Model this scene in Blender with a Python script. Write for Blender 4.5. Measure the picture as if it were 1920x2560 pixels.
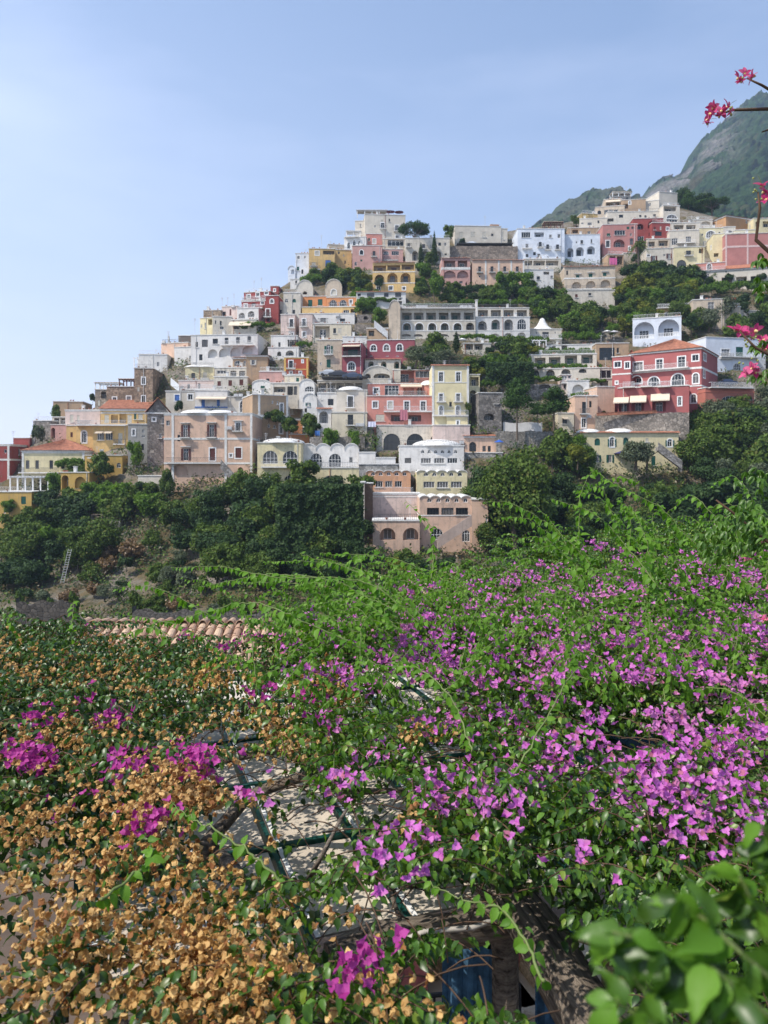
import bpy, math, random
import numpy as np
from mathutils import Vector, Matrix
from mathutils.geometry import tessellate_polygon
R_=math.radians
random.seed(7)
S=bpy.context.scene
for o in list(bpy.data.objects): bpy.data.objects.remove(o)
C=S.collection
# ---------------- camera, world, sun, exposure ----------------
F=1849.0; HZ=1180.0; HAZE=.00029
cd=bpy.data.cameras.new('camera'); cam=bpy.data.objects.new('camera',cd); C.objects.link(cam)
cam.location=(0,0,0); cam.rotation_euler=(R_(90),0,0)
cd.sensor_fit='VERTICAL'; cd.sensor_height=36; cd.sensor_width=27; cd.lens=26.0
cd.shift_y=-(1280-HZ)/2560.0; cd.clip_start=.05; cd.clip_end=12000
cd.dof.use_dof=True; cd.dof.focus_distance=7.0; cd.dof.aperture_fstop=26/6.0
S.camera=cam
S.render.resolution_x=768; S.render.resolution_y=1024
SUN_AZ=R_(242); SUN_EL=R_(50)      # azimuth clockwise from +Y : front-left behind the shoulder
w=bpy.data.worlds.new('World'); S.world=w; w.use_nodes=True
nt=w.node_tree; nt.nodes.clear()
sky=nt.nodes.new('ShaderNodeTexSky'); sky.sky_type='NISHITA'; sky.sun_disc=False
sky.sun_elevation=SUN_EL; sky.sun_rotation=SUN_AZ; sky.air_density=1.0; sky.dust_density=.9; sky.ozone_density=2.6; sky.altitude=50
bg=nt.nodes.new('ShaderNodeBackground'); bg.inputs[1].default_value=0.15
wo=nt.nodes.new('ShaderNodeOutputWorld')
# thin high cloud veil
tc=nt.nodes.new('ShaderNodeTexCoord'); mp=nt.nodes.new('ShaderNodeMapping'); mp.inputs['Scale'].default_value=(1.2,1.2,4.5); mp.inputs['Rotation'].default_value=(0,.25,.3)
ns=nt.nodes.new('ShaderNodeTexNoise'); ns.inputs['Scale'].default_value=1.1; ns.inputs['Detail'].default_value=5; ns.inputs['Roughness'].default_value=.55
rp=nt.nodes.new('ShaderNodeValToRGB'); rp.color_ramp.elements[0].position=.44; rp.color_ramp.elements[0].color=(.0,.0,.0,1); rp.color_ramp.elements[1].position=.72; rp.color_ramp.elements[1].color=(.20,.20,.20,1)
mx=nt.nodes.new('ShaderNodeMix'); mx.data_type='RGBA'; mx.inputs['B'].default_value=(8.0,8.1,9.3,1)
nt.links.new(tc.outputs['Generated'],mp.inputs[0]); nt.links.new(mp.outputs[0],ns.inputs[0]); nt.links.new(ns.outputs[0],rp.inputs[0])
# pale sea haze low in the sky, brighter towards the sun side
sx=nt.nodes.new('ShaderNodeSeparateXYZ'); nt.links.new(tc.outputs['Generated'],sx.inputs[0])
def mth(op,a,b):
    x=nt.nodes.new('ShaderNodeMath'); x.operation=op; x.use_clamp=(op=='ADD')
    for i,v in enumerate((a,b)):
        if isinstance(v,(int,float)): x.inputs[i].default_value=v
        else: nt.links.new(v,x.inputs[i])
    return x.outputs[0]
low=mth('POWER',mth('SUBTRACT',1.0,mth('MAXIMUM',sx.outputs[2],0.0)),3.2); side=mth('ADD',mth('MULTIPLY',sx.outputs[0],-.75),.42)
fac=mth('ADD',rp.outputs[0],mth('MULTIPLY',mth('MULTIPLY',low,side),1.25))
nt.links.new(fac,mx.inputs['Factor']); nt.links.new(sky.outputs[0],mx.inputs['A']); nt.links.new(mx.outputs['Result'],bg.inputs[0]); nt.links.new(bg.outputs[0],wo.inputs[0])
sd=bpy.data.lights.new('sun','SUN'); sd.energy=4.8; sd.angle=R_(.53); sd.color=(1,.93,.83)
sun=bpy.data.objects.new('sun',sd); C.objects.link(sun)
tosun=Vector((math.sin(SUN_AZ)*math.cos(SUN_EL),math.cos(SUN_AZ)*math.cos(SUN_EL),math.sin(SUN_EL)))
sun.rotation_euler=tosun.to_track_quat('Z','Y').to_euler()
S.view_settings.view_transform='Standard'; S.view_settings.look='None'; S.view_settings.exposure=0.64; S.view_settings.gamma=1; S.view_settings.use_curve_mapping=False
S.render.engine='CYCLES'
S.cycles.max_bounces=6; S.cycles.diffuse_bounces=3; S.cycles.glossy_bounces=2; S.cycles.transmission_bounces=3; S.cycles.transparent_max_bounces=8; S.cycles.volume_bounces=0

# ---------------- helpers ----------------
def link(o,parent=None,loc=None,rz=None):
    C.objects.link(o)
    if parent is not None: o.parent=parent
    if loc is not None: o.location=loc
    if rz is not None: o.rotation_euler=(0,0,rz)
    return o
def empty(name,loc=(0,0,0),rz=0,label=None,cat=None,group=None,parent=None):
    o=bpy.data.objects.new(name,None); o.empty_display_size=.5; link(o,parent,loc,rz)
    return tag(o,label,cat,group)
def tag(o,label=None,cat=None,group=None,kind=None):
    if label: o['label']=label
    if cat: o['category']=cat
    if group: o['group']=group
    if kind: o['kind']=kind
    return o
class MB:
    def __init__(s): s.v=[]; s.f=[]
    def add(s,vs,fs):
        n=len(s.v); s.v+=[tuple(q) for q in vs]; s.f+=[tuple(i+n for i in f) for f in fs]
    def box(s,x0,x1,y0,y1,z0,z1):
        s.add([(x0,y0,z0),(x1,y0,z0),(x1,y1,z0),(x0,y1,z0),(x0,y0,z1),(x1,y0,z1),(x1,y1,z1),(x0,y1,z1)],
              [(0,3,2,1),(4,5,6,7),(0,1,5,4),(1,2,6,5),(2,3,7,6),(3,0,4,7)])
    def quad(s,a,b,c,d): s.add([a,b,c,d],[(0,1,2,3)])
    def tube(s,pts,r,n=5,r1=None):
        pts=[Vector(p) for p in pts]; k=len(pts); base=len(s.v)
        for i,p in enumerate(pts):
            d=(pts[min(i+1,k-1)]-pts[max(i-1,0)]); 
            if d.length<1e-6: d=Vector((0,0,1))
            d.normalize(); a=d.cross(Vector((0,0,1)))
            if a.length<.05: a=d.cross(Vector((1,0,0)))
            a.normalize(); b=d.cross(a)
            rr=r if r1 is None else r+(r1-r)*i/max(1,k-1)
            for j in range(n):
                t=2*math.pi*j/n; s.v.append(tuple(p+a*math.cos(t)*rr+b*math.sin(t)*rr))
        for i in range(k-1):
            for j in range(n):
                j2=(j+1)%n; s.f.append((base+i*n+j,base+i*n+j2,base+(i+1)*n+j2,base+(i+1)*n+j))
        s.f.append(tuple(base+j for j in range(n))[::-1]); s.f.append(tuple(base+(k-1)*n+j for j in range(n)))
    def lathe(s,prof,n=12,cx=0,cy=0,sx=1,sy=1):
        base=len(s.v)
        for r,z in prof:
            for j in range(n):
                t=2*math.pi*j/n; s.v.append((cx+math.cos(t)*r*sx,cy+math.sin(t)*r*sy,z))
        for i in range(len(prof)-1):
            for j in range(n):
                j2=(j+1)%n; s.f.append((base+i*n+j,base+i*n+j2,base+(i+1)*n+j2,base+(i+1)*n+j))
    def mesh(s,name,mat,smooth=False):
        me=bpy.data.meshes.new(name); me.from_pydata(s.v,[],s.f)
        if smooth: me.shade_smooth()
        me.materials.append(mat); return me
    def obj(s,name,mat,parent=None,loc=None,rz=None,smooth=False):
        return link(bpy.data.objects.new(name,s.mesh(name,mat,smooth)),parent,loc,rz)
def npmesh(name,v,f,mat,smooth=False):
    "v (n,3), f (m,k) equal sized faces"
    me=bpy.data.meshes.new(name); v=np.asarray(v,dtype=np.float32); f=np.asarray(f,dtype=np.int32); m,k=f.shape
    me.vertices.add(len(v)); me.vertices.foreach_set('co',v.ravel())
    me.loops.add(m*k); me.loops.foreach_set('vertex_index',f.ravel())
    me.polygons.add(m); me.polygons.foreach_set('loop_start',np.arange(0,m*k,k,dtype=np.int32)); me.polygons.foreach_set('loop_total',np.full(m,k,dtype=np.int32))
    if smooth: me.polygons.foreach_set('use_smooth',np.ones(m,dtype=bool))
    me.update(calc_edges=True); me.validate(); me.materials.append(mat); return me
def h2(i,j,s):
    n=(i.astype(np.int64)*374761393+j.astype(np.int64)*668265263+s*974634777)&0xffffffff
    n=((n^(n>>13))*1274126177)&0xffffffff; n=n^(n>>16)
    return (n&0xffffff)/float(0xffffff)
def vn(x,y,s=0):
    x=np.asarray(x,dtype=float); y=np.asarray(y,dtype=float)
    i=np.floor(x); j=np.floor(y); u=x-i; v=y-j; u=u*u*(3-2*u); v=v*v*(3-2*v)
    return (h2(i,j,s)*(1-u)+h2(i+1,j,s)*u)*(1-v)+(h2(i,j+1,s)*(1-u)+h2(i+1,j+1,s)*u)*v
def fbm(x,y,s=0,o=4): return sum(vn(x*2**k,y*2**k,s+k)*.5**k for k in range(o))/sum(.5**k for k in range(o))
def cells(x,y,s=0):
    "distance to nearest jittered cell centre"
    x=np.asarray(x,dtype=float); y=np.asarray(y,dtype=float); i=np.floor(x); j=np.floor(y); d=np.full(x.shape,9.)
    for a in (-1,0,1):
        for b in (-1,0,1):
            cx=i+a+h2(i+a,j+b,s)*.9; cy=j+b+h2(i+a,j+b,s+5)*.9; d=np.minimum(d,(cx-x)**2+(cy-y)**2)
    return np.sqrt(d)
# ---------------- materials ----------------
_m={}
def nodemat(name):
    m=bpy.data.materials.new(name); m.use_nodes=True; n=m.node_tree; b=n.nodes['Principled BSDF']; return m,n,b
def nd(n,t,**k):
    x=n.nodes.new(t)
    for a,v in k.items():
        if isinstance(a,str) and hasattr(x,a): setattr(x,a,v)
        else: x.inputs[a].default_value=v
    return x
def mixc(n,fac,a,b,mode='MIX'):
    x=n.nodes.new('ShaderNodeMix'); x.data_type='RGBA'; x.blend_type=mode
    for sck,v in (('Factor',fac),('A',a),('B',b)):
        if isinstance(v,(int,float)): x.inputs[sck].default_value=v
        elif isinstance(v,tuple): x.inputs[sck].default_value=v if len(v)==4 else v+(1,)
        else: n.links.new(v,x.inputs[sck])
    return x.outputs['Result']
def ramp(n,src,a,b,ca=0.,cb=1.):
    x=n.nodes.new('ShaderNodeMapRange'); x.inputs[1].default_value=a; x.inputs[2].default_value=b; x.inputs[3].default_value=ca; x.inputs[4].default_value=cb; n.links.new(src,x.inputs[0]); return x.outputs[0]
def coords(n,scale=(1,1,1)):
    tc=n.nodes.new('ShaderNodeTexCoord'); oi=n.nodes.new('ShaderNodeObjectInfo')
    ml=n.nodes.new('ShaderNodeMath'); ml.operation='MULTIPLY'; ml.inputs[1].default_value=71.3; n.links.new(oi.outputs['Random'],ml.inputs[0])
    va=n.nodes.new('ShaderNodeVectorMath'); va.operation='ADD'; n.links.new(tc.outputs['Object'],va.inputs[0]); n.links.new(ml.outputs[0],va.inputs[1])
    mp=n.nodes.new('ShaderNodeMapping'); mp.inputs['Scale'].default_value=scale; n.links.new(va.outputs[0],mp.inputs[0]); return mp.outputs[0]
def noise(n,vec,scale,detail=4,rough=.6):
    x=n.nodes.new('ShaderNodeTexNoise'); x.inputs['Scale'].default_value=scale; x.inputs['Detail'].default_value=detail; x.inputs['Roughness'].default_value=rough
    if vec is not None: n.links.new(vec,x.inputs[0])
    return x.outputs[0]
def bump(n,b,src,st,dist=.05):
    x=n.nodes.new('ShaderNodeBump'); x.inputs['Strength'].default_value=st; x.inputs['Distance'].default_value=dist; n.links.new(src,x.inputs['Height']); n.links.new(x.outputs[0],b.inputs['Normal'])
def plaster(c,dirt=.35):
    k=('pl',c,dirt)
    if k in _m: return _m[k]
    m,n,b=nodemat('plaster'); v=coords(n)
    n1=noise(n,v,.45,6,.65); col=mixc(n,ramp(n,n1,.3,.7),tuple(x*.82 for x in c),tuple(min(.85,x*1.1) for x in c))
    vs=coords(n,(1.6,1.6,.16)); n2=noise(n,vs,1.3,7,.7)
    g=tuple(.35*x+.09 for x in c)
    col=mixc(n,ramp(n,n2,.5,.74,0,min(1,dirt*1.5)),col,g)
    n3=noise(n,v,1.7,8,.75); col=mixc(n,ramp(n,n3,.54,.70,0,min(1,.1+dirt*1.3)),col,(.21,.19,.165))
    n.links.new(col,b.inputs['Base Color']); b.inputs['Roughness'].default_value=.92; b.inputs['Specular IOR Level'].default_value=.2
    bump(n,b,n3,.35,.06); _m[k]=m; return m
def stone(c,sc=2.2):
    k=('st',c,sc)
    if k in _m: return _m[k]
    m,n,b=nodemat('stone'); v=coords(n)
    vo=n.nodes.new('ShaderNodeTexVoronoi'); vo.inputs['Scale'].default_value=sc; n.links.new(v,vo.inputs['Vector'])
    ve=n.nodes.new('ShaderNodeTexVoronoi'); ve.feature='DISTANCE_TO_EDGE'; ve.inputs['Scale'].default_value=sc; n.links.new(v,ve.inputs['Vector'])
    sep=n.nodes.new('ShaderNodeSeparateColor'); n.links.new(vo.outputs['Color'],sep.inputs[0])
    col=mixc(n,sep.outputs[0],tuple(x*.6 for x in c),tuple(x*1.35 for x in c))
    col=mixc(n,ramp(n,ve.outputs[0],.0,.07,.75,0.),col,tuple(x*.42 for x in c))
    n1=noise(n,v,.5,6,.7); col=mixc(n,ramp(n,n1,.45,.7,0,.6),col,(.07,.065,.055))
    n.links.new(col,b.inputs['Base Color']); b.inputs['Roughness'].default_value=.95
    bump(n,b,ramp(n,ve.outputs[0],0,.1),.8,.12); _m[k]=m; return m
def simple(name,c,rough=.7,var=.2,sc=3,metal=0,spec=.3,rnd=0):
    k=(name,c)
    if k in _m: return _m[k]
    m,n,b=nodemat(name); v=coords(n); n1=noise(n,v,sc,5,.65)
    col=mixc(n,ramp(n,n1,.3,.7),tuple(x*(1-var) for x in c),tuple(min(.9,x*(1+var)) for x in c))
    if rnd:
        oi=n.nodes.new('ShaderNodeObjectInfo'); col=mixc(n,ramp(n,oi.outputs['Random'],0,1,0,rnd),col,tuple(x*.45 for x in c))
    n.links.new(col,b.inputs['Base Color']); b.inputs['Roughness'].default_value=rough; b.inputs['Metallic'].default_value=metal; b.inputs['Specular IOR Level'].default_value=spec
    bump(n,b,n1,.2,.02); _m[k]=m; return m
def glassmat():
    m,n,b=nodemat('window_glass'); oi=n.nodes.new('ShaderNodeObjectInfo')
    c=mixc(n,ramp(n,oi.outputs['Random'],.55,1,0,1),(.012,.016,.02),(.16,.15,.14)); n.links.new(c,b.inputs['Base Color'])
    b.inputs['Roughness'].default_value=.12; b.inputs['Specular IOR Level'].default_value=.5; return m
GLASS=glassmat()
WHITE=simple('white_paint',(.74,.74,.73),.6,.08); GREEN=simple('green_paint',(.012,.085,.062),.55); BROWN=simple('brown_paint',(.105,.033,.026),.6); BLUE=simple('blue_paint',(.07,.16,.42),.6)
CREAMP=simple('cream_paint',(.5,.47,.4),.7); DARKF=simple('dark_frame',(.03,.03,.03),.5); RAIL=simple('railing_metal',(.13,.13,.13),.5,.2,3,.3); WRAIL=simple('white_railing',(.6,.6,.6),.5)
TERRA=simple('terracotta',(.33,.14,.085),.85,.5,1.6); LIME=plaster((.68,.67,.64),.45); CANVAS=simple('canvas',(.62,.52,.4),.85,.08); ACM=simple('grey_metal',(.5,.5,.5),.5)
def leafmat(name,dark,light,trans=.35,rough=.45,spec=.4,alt=None,back=None,patch=None):
    if name in _m: return _m[name]
    m=bpy.data.materials.new(name); m.use_nodes=True; n=m.node_tree; n.nodes.clear(); out=n.nodes.new('ShaderNodeOutputMaterial')
    ge=n.nodes.new('ShaderNodeNewGeometry'); oi=n.nodes.new('ShaderNodeObjectInfo')
    ad=n.nodes.new('ShaderNodeMath'); ad.operation='ADD'; n.links.new(ge.outputs['Random Per Island'],ad.inputs[0]); n.links.new(oi.outputs['Random'],ad.inputs[1])
    fr=n.nodes.new('ShaderNodeMath'); fr.operation='FRACT'; n.links.new(ad.outputs[0],fr.inputs[0])
    col=mixc(n,fr.outputs[0],dark,light)
    if patch:
        tcc=n.nodes.new('ShaderNodeTexCoord'); nz=noise(n,tcc.outputs['Object'],patch[1],3,.6); col=mixc(n,ramp(n,nz,.46,.66,0,patch[2]),col,patch[0])
    if alt:
        m2=n.nodes.new('ShaderNodeMath'); m2.operation='MULTIPLY'; m2.inputs[1].default_value=7.31; n.links.new(fr.outputs[0],m2.inputs[0]); f2=n.nodes.new('ShaderNodeMath'); f2.operation='FRACT'; n.links.new(m2.outputs[0],f2.inputs[0])
        col=mixc(n,ramp(n,f2.outputs[0],1-alt[1]-.02,1-alt[1]+.02),col,alt[0])
    pb=n.nodes.new('ShaderNodeBsdfPrincipled'); n.links.new(col,pb.inputs['Base Color']); pb.inputs['Roughness'].default_value=rough; pb.inputs['Specular IOR Level'].default_value=spec
    tr=n.nodes.new('ShaderNodeBsdfTranslucent'); g2=n.nodes.new('ShaderNodeMix'); 
    n.links.new(mixc(n,1.,col,(1.25,1.3,.55,1),'MULTIPLY') if back is None else mixc(n,1.,col,back,'MULTIPLY'),tr.inputs[0])
    ms=n.nodes.new('ShaderNodeMixShader'); ms.inputs[0].default_value=trans; n.links.new(pb.outputs[0],ms.inputs[1]); n.links.new(tr.outputs[0],ms.inputs[2]); n.links.new(ms.outputs[0],out.inputs[0]); _m[name]=m; return m
# ---------------- hill depth field ----------------
GP=np.array([-500,0,300,600,900,1200,1500,1800,2400.]); GY=np.array([480,600,750,900,1050,1200,1350,1450,1600,1800.])
GD=np.array([[400,380,350,320,290,285,280,272,262],[340,320,290,265,247,242,245,238,230],[280,265,235,215,205,205,212,205,200],
 [230,215,190,175,168,170,178,172,168],[190,180,168,155,150,150,155,152,148],[165,160,148,138,133,133,140,140,135],[145,142,130,120,115,116,122,120,115],
 [125,125,115,105,100,100,105,105,100],[95,95,90,85,80,80,85,85,80],[60,60,60,58,56,56,60,60,58.]])
def hillD(px,py):
    px=np.clip(np.asarray(px,dtype=float),GP[0],GP[-1]-.01); py=np.clip(np.asarray(py,dtype=float),GY[0]-160,GY[-1]-.01)
    i=np.clip(np.searchsorted(GP,px,side='right')-1,0,len(GP)-2); j=np.clip(np.searchsorted(GY,py,side='right')-1,0,len(GY)-2)
    u=(px-GP[i])/(GP[i+1]-GP[i]); v=(py-GY[j])/(GY[j+1]-GY[j]); us=np.clip(u,0,1)
    return (GD[j,i]*(1-us)+GD[j,i+1]*us)*(1-v)+(GD[j+1,i]*(1-us)+GD[j+1,i+1]*us)*v
def P(px,py,Y): return Vector(((px-960)/F*Y,Y,(HZ-py)/F*Y))
ZN={'A':(0,850,3.318),'B':(400,650,4.1475),'C':(700,480,4.1475),'D':(1060,520,4.1475),'E':(1420,440,3.318),'F':(380,850,3.95),'G':(750,720,4.1475),'H':(1100,720,4.1475),
    'I':(1400,720,3.19),'J':(620,1000,4.1475),'K':(880,1040,4.1475),'L':(1300,950,2.676),'P':(0,0,1.)}
def zc(z,x,y):
    a,b,c=ZN[z]; return a+x/c,b+y/c
# ---------------- terrain ----------------
SKX=[-500,0,130,250,340,420,560,700,780,860,960,1080,1200,1290,1400,1500,1560,1700,1800,1920,2400]
SKY=[1240,1130,1090,1010,965,900,820,720,670,640,600,600,590,575,560,535,520,520,545,555,540]
def make_hill():
    pxs=np.arange(-500,2400,9.); ns=190; nb=14
    sk=np.interp(pxs,SKX,SKY)
    V=[]; 
    for k in range(ns):
        t=k/(ns-1); py=1790+(sk-1790)*t
        D=hillD(pxs,py)
        for (_a,_b,_l,hx0,hx1,hy0,hy1,hd,hT) in HOUSES:
            D=np.where((pxs>hx0-7)&(pxs<hx1+7)&(py>hy0-2)&(py<hy1-1),np.maximum(D,hd+min(3.,hT*.5)),D)
        X=(pxs-960)/F*D; Z=(HZ-py)/F*D
        cl=fbm(X/9.,Z/7.,3,4); rk=np.abs(fbm(X/3.1,Z/4.5,9,4)-.5)*2
        Dn=D+cl*3.2+rk*1.6
        V.append(np.stack([(pxs-960)/F*Dn,Dn,(HZ-py)/F*Dn],1))
    top=V[-1].copy()
    for k in range(1,nb+1):
        q=top.copy(); q[:,1]+=k*k*1.8; q[:,0]*=1; q[:,2]-=k*k*.55-(-1)*0; V.append(q)
    V=np.concatenate(V); n=len(pxs); r=ns+nb
    idx=np.arange(n*r).reshape(r,n); f=np.stack([idx[:-1,:-1],idx[:-1,1:],idx[1:,1:],idx[1:,:-1]],-1).reshape(-1,4)
    m,nn,b=nodemat('hillside'); tcn=nn.nodes.new('ShaderNodeTexCoord'); o=tcn.outputs['Object']
    n1=noise(nn,o,.09,6,.65); n2=noise(nn,o,.5,8,.7); n3=noise(nn,o,2.2,6,.7)
    rock=mixc(nn,ramp(nn,n3,.3,.7),(.10,.085,.07),(.30,.265,.225)); scrub=mixc(nn,ramp(nn,n2,.35,.65),(.035,.045,.015),(.17,.11,.05))
    col=mixc(nn,ramp(nn,n1,.42,.56),rock,scrub); col=mixc(nn,ramp(nn,n2,.55,.68),col,(.03,.055,.014))
    nn.links.new(col,b.inputs['Base Color']); b.inputs['Roughness'].default_value=1; bump(nn,b,n2,1.,.8)
    tag(link(bpy.data.objects.new('hillside',npmesh('hillside',V,f,m,True))),'steep hillside under the town',kind='structure')
def sheet(name,z,r,mat,label,y0=None):
    n=MB(); n.quad((-r,-r,z),(r,-r,z),(r,r,z),(-r,r,z)); return tag(n.obj(name,mat),label,kind='structure')
seam,sn,sb=nodemat('sea_water'); sb.inputs['Base Color'].default_value=(.015,.06,.09,1); sb.inputs['Roughness'].default_value=.15; bump(sn,sb,noise(sn,None,6,4),.3,.3)
sheet('sea',-62,3400,seam,'calm blue sea beyond the hillside')
# ground falling from our terrace down the valley to the hill foot
gm=MB(); gv=[(-140,-60,-6.2),(140,-60,-6.2),(140,9,-6.2),(-140,9,-6.2),(-160,24,-12),(160,24,-12),(190,52,-24),(-190,52,-24),(-260,70,-27),(260,70,-27)]
gm.add(gv,[(0,1,2,3),(3,2,5,4),(4,5,6,7),(7,6,9,8)]); tag(gm.obj('ground',simple('earth',(.09,.075,.05),.95,.4,.6)),'earth slope below the terrace',kind='structure')
def mountain(name,label,sx,sy,px0,px1,Y1,Y0,pyb,seed,step=3.,RK=1.,LS=1.):
    pxs=np.arange(px0,px1,step); ns=230; sk=np.interp(pxs,sx,sy)+(fbm(pxs/55.,pxs*0,seed,4)-.5)*13+(fbm(pxs/11.,pxs*0+3,seed+1,3)-.5)*9; V=[]; rockv=[]
    for k in range(ns):
        t=k/(ns-1); py=sk+(pyb-sk)*t; Y=Y1-(Y1-Y0)*t**.75
        X=(pxs-960)/F*Y; Z=(HZ-py)/F*Y
        big=fbm(X/120.,Z/90.+X/400.,seed+3,4)-.5; gul=np.abs(fbm(X/60.+Z/150.,Z/200.,seed+9,3)-.5)
        rm=RK*np.clip((fbm(X/60.,Z/60.,seed+20,4)-.46)*9,0,1)*np.clip((.5-t)*5,0,1)*np.clip(1.05-(pxs-1750)/110.,0,1)*np.clip((fbm(X/11.,Z/26.,seed+44,3)-.36)*7,0,1)
        lump=np.clip(1-cells(X/13.,(Z+Y*.25)/10.,seed+2)*1.1,0,1)+.4*np.clip(1-cells(X/5.5,(Z+Y*.2)/4.5,seed+7)*1.1,0,1)
        cliff=fbm(X/10.,Z/34.,seed+31,4)
        Yn=Y+big*210*min(1,t*5)+gul*170*min(1,t*5)-lump*17*LS*(1-rm)-cliff*85*rm
        Zn=Z+lump*9*LS*(1-rm)
        V.append(np.stack([X,Yn,Zn],1)); rockv.append(rm)
    top=V[0]; back=[]
    for k in range(1,10):
        q=top.copy(); q[:,1]+=k*45; q[:,2]-=k*k*6; back.append(q); rockv.insert(0,rockv[0])
    V=np.concatenate(back[::-1]+V); n=len(pxs); r=ns+9; idx=np.arange(n*r).reshape(r,n); f=np.stack([idx[1:,:-1],idx[1:,1:],idx[:-1,1:],idx[:-1,:-1]],-1).reshape(-1,4)
    m,nn,b=nodemat(name+'_forest'); tcn=nn.nodes.new('ShaderNodeTexCoord'); o=tcn.outputs['Object']
    n1=noise(nn,o,.03,6,.65); n2=noise(nn,o,.16,5,.7)
    fo=mixc(nn,ramp(nn,n2,.35,.65),(.008,.032,.012),(.045,.085,.024)); fo=mixc(nn,ramp(nn,n1,.52,.7,0,.6),fo,(.11,.075,.035))
    ro=mixc(nn,ramp(nn,n2,.3,.7),(.07,.065,.065),(.27,.25,.23))
    at=nn.nodes.new('ShaderNodeAttribute'); at.attribute_name='rock'; nn.links.new(mixc(nn,at.outputs['Fac'],fo,ro),b.inputs['Base Color']); b.inputs['Roughness'].default_value=1; b.inputs['Specular IOR Level'].default_value=.1
    bump(nn,b,n2,1.,6.)
    me=npmesh(name,V,f,m,True); a=me.attributes.new('rock','FLOAT','POINT'); a.data.foreach_set('value',np.concatenate(rockv).astype(np.float32))
    tag(link(bpy.data.objects.new(name,me)),label,kind='structure')
mountain('mountain','hazy blue green mountain with pale cliffs behind the town',[1500,1600,1640,1690,1708,1722,1732,1741,1770,1792,1817,1844,1868,1883,1899,1925,2000,2100,2300,2500],[600,505,470,456,441,425,396,371,344,322,305,278,264,252,249,253,235,205,190,210],1500,2400,1250,560,640,4)
mountain('hills','low wooded ridge behind the upper houses',[1250,1330,1380,1425,1470,1530,1570,1620,1700],[640,580,536,508,489,488,500,520,560],1250,1760,950,480,640,11,RK=.35,LS=.45)
# ---------------- windows and buildings ----------------
def outline(kind,w,h):
    "closed polygon centred on x, from z=0 up"
    a=w/2
    if kind in 'AV':
        r=min(a,h*.62); n=9; pts=[(-a,0),(a,0)]
        pts+=[(a*math.cos(math.pi*i/n),h-r+r*math.sin(math.pi*i/n)) for i in range(0,n+1)]; return pts
    if kind=='H':
        n=9; return [(-a,0)]+[(a*math.cos(math.pi*i/n),h*math.sin(math.pi*i/n)) for i in range(0,n)]
    if kind=='O':
        n=12; return [(a*math.cos(2*math.pi*i/n),h/2+h/2*math.sin(2*math.pi*i/n)) for i in range(n)]
    return [(-a,0),(a,0),(a,h),(-a,h)]
def ring(m,out,inn,y0,y1):
    n=len(out)
    for i in range(n):
        j=(i+1)%n; a,b,c,d=out[i],out[j],inn[j],inn[i]
        m.quad((a[0],y0,a[1]),(b[0],y0,b[1]),(c[0],y0,c[1]),(d[0],y0,d[1]))
        m.quad((a[0],y0,a[1]),(b[0],y0,b[1]),(b[0],y1,b[1]),(a[0],y1,a[1]))
        m.quad((d[0],y0,d[1]),(c[0],y0,c[1]),(c[0],y1,c[1]),(d[0],y1,d[1]))
_wc={}
def cache(k,fn):
    if k not in _wc: _wc[k]=fn()
    return _wc[k]
def scaled(out,w,h,g):  # inset/outset outline
    sx=(w+2*g)/w; sz=(h+2*g)/h
    return [(x*sx,(z-h/2)*sz+h/2) for x,z in out]
def frame_mesh(kind,w,h,fine,mat):
    m=MB(); o=outline(kind,w,h); t=.065
    ring(m,o,scaled(o,w,h,-t),0,.07)
    b=.028
    if kind!='O':
        nv=1 if w<1.6 else (3 if w>2.4 else 2)
        if fine: nv=max(nv,2 if w<1.6 else 3)
        top=h*.97 if kind in 'WLH' else h*.93
        for i in range(nv):
            x=-w/2+w*(i+1)/(nv+1); tt=top
            if kind in 'AVH': tt=min(top,(h-min(w/2,h*.62))+min(w/2,h*.62)*math.sqrt(max(0,1-(2*x/w)**2))) if kind!='H' else h*math.sqrt(max(0,1-(2*x/w)**2))
            m.box(x-b,x+b,.0,.05,t*.5,tt-.02)
        if kind=='A' or (h>1.9): 
            z=h-min(w/2,h*.62) if kind=='A' else h*.72
            m.box(-w/2+t*.5,w/2-t*.5,.002,.052,z-b,z+b)
    return m.mesh('window',mat)
def fill_mesh(kind,w,h,mat,name):
    m=MB(); o=outline(kind,w,h); m.add([(x,0,z) for x,z in o],[tuple(range(len(o)))]); return m.mesh(name,mat)
def shutter_mesh(w,h,mat):
    m=MB(); m.box(0,w,-.045,0,0,h)
    k=max(3,int(h/.3))
    for i in range(k): z=.08+(h-.16)*i/k; m.box(.06,w-.06,-.065,-.045,z,z+(h-.16)/k*.55)
    return m.mesh('shutter',mat)
def rail_mesh(w,d,h,mat,gap=.2):
    m=MB(); r=.02
    m.box(-w/2,w/2,-d,-d+.05,h-.05,h); m.box(-w/2,w/2,-d,-d+.05,.05,.09)
    if d>.15:
        for s in (-1,1): m.box(s*w/2-(.05 if s>0 else 0),s*w/2+(.05 if s<0 else 0),-d+.05,0,h-.05,h)
    n=max(2,int(w/gap))
    for i in range(n+1): x=-w/2+.02+(w-.04)*i/n; m.box(x-r,x+r,-d+.008,-d+.045,.0,h-.05)
    return m.mesh('railing',mat)
def balus_mesh(w,h):
    m=MB(); m.box(-w/2,w/2,-.12,.12,h-.12,h); m.box(-w/2,w/2,-.12,.12,0,.1); n=max(2,int(w/.4))
    for i in range(n+1): x=-w/2+.1+(w-.2)*i/n; m.box(x-.07,x+.07,-.06,.06,.1,h-.12)
    return m.mesh('balustrade',WHITE)
def q(x,s=.1): return max(s,round(x/s)*s)
BOX=[]
HOUSES=[]
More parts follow.
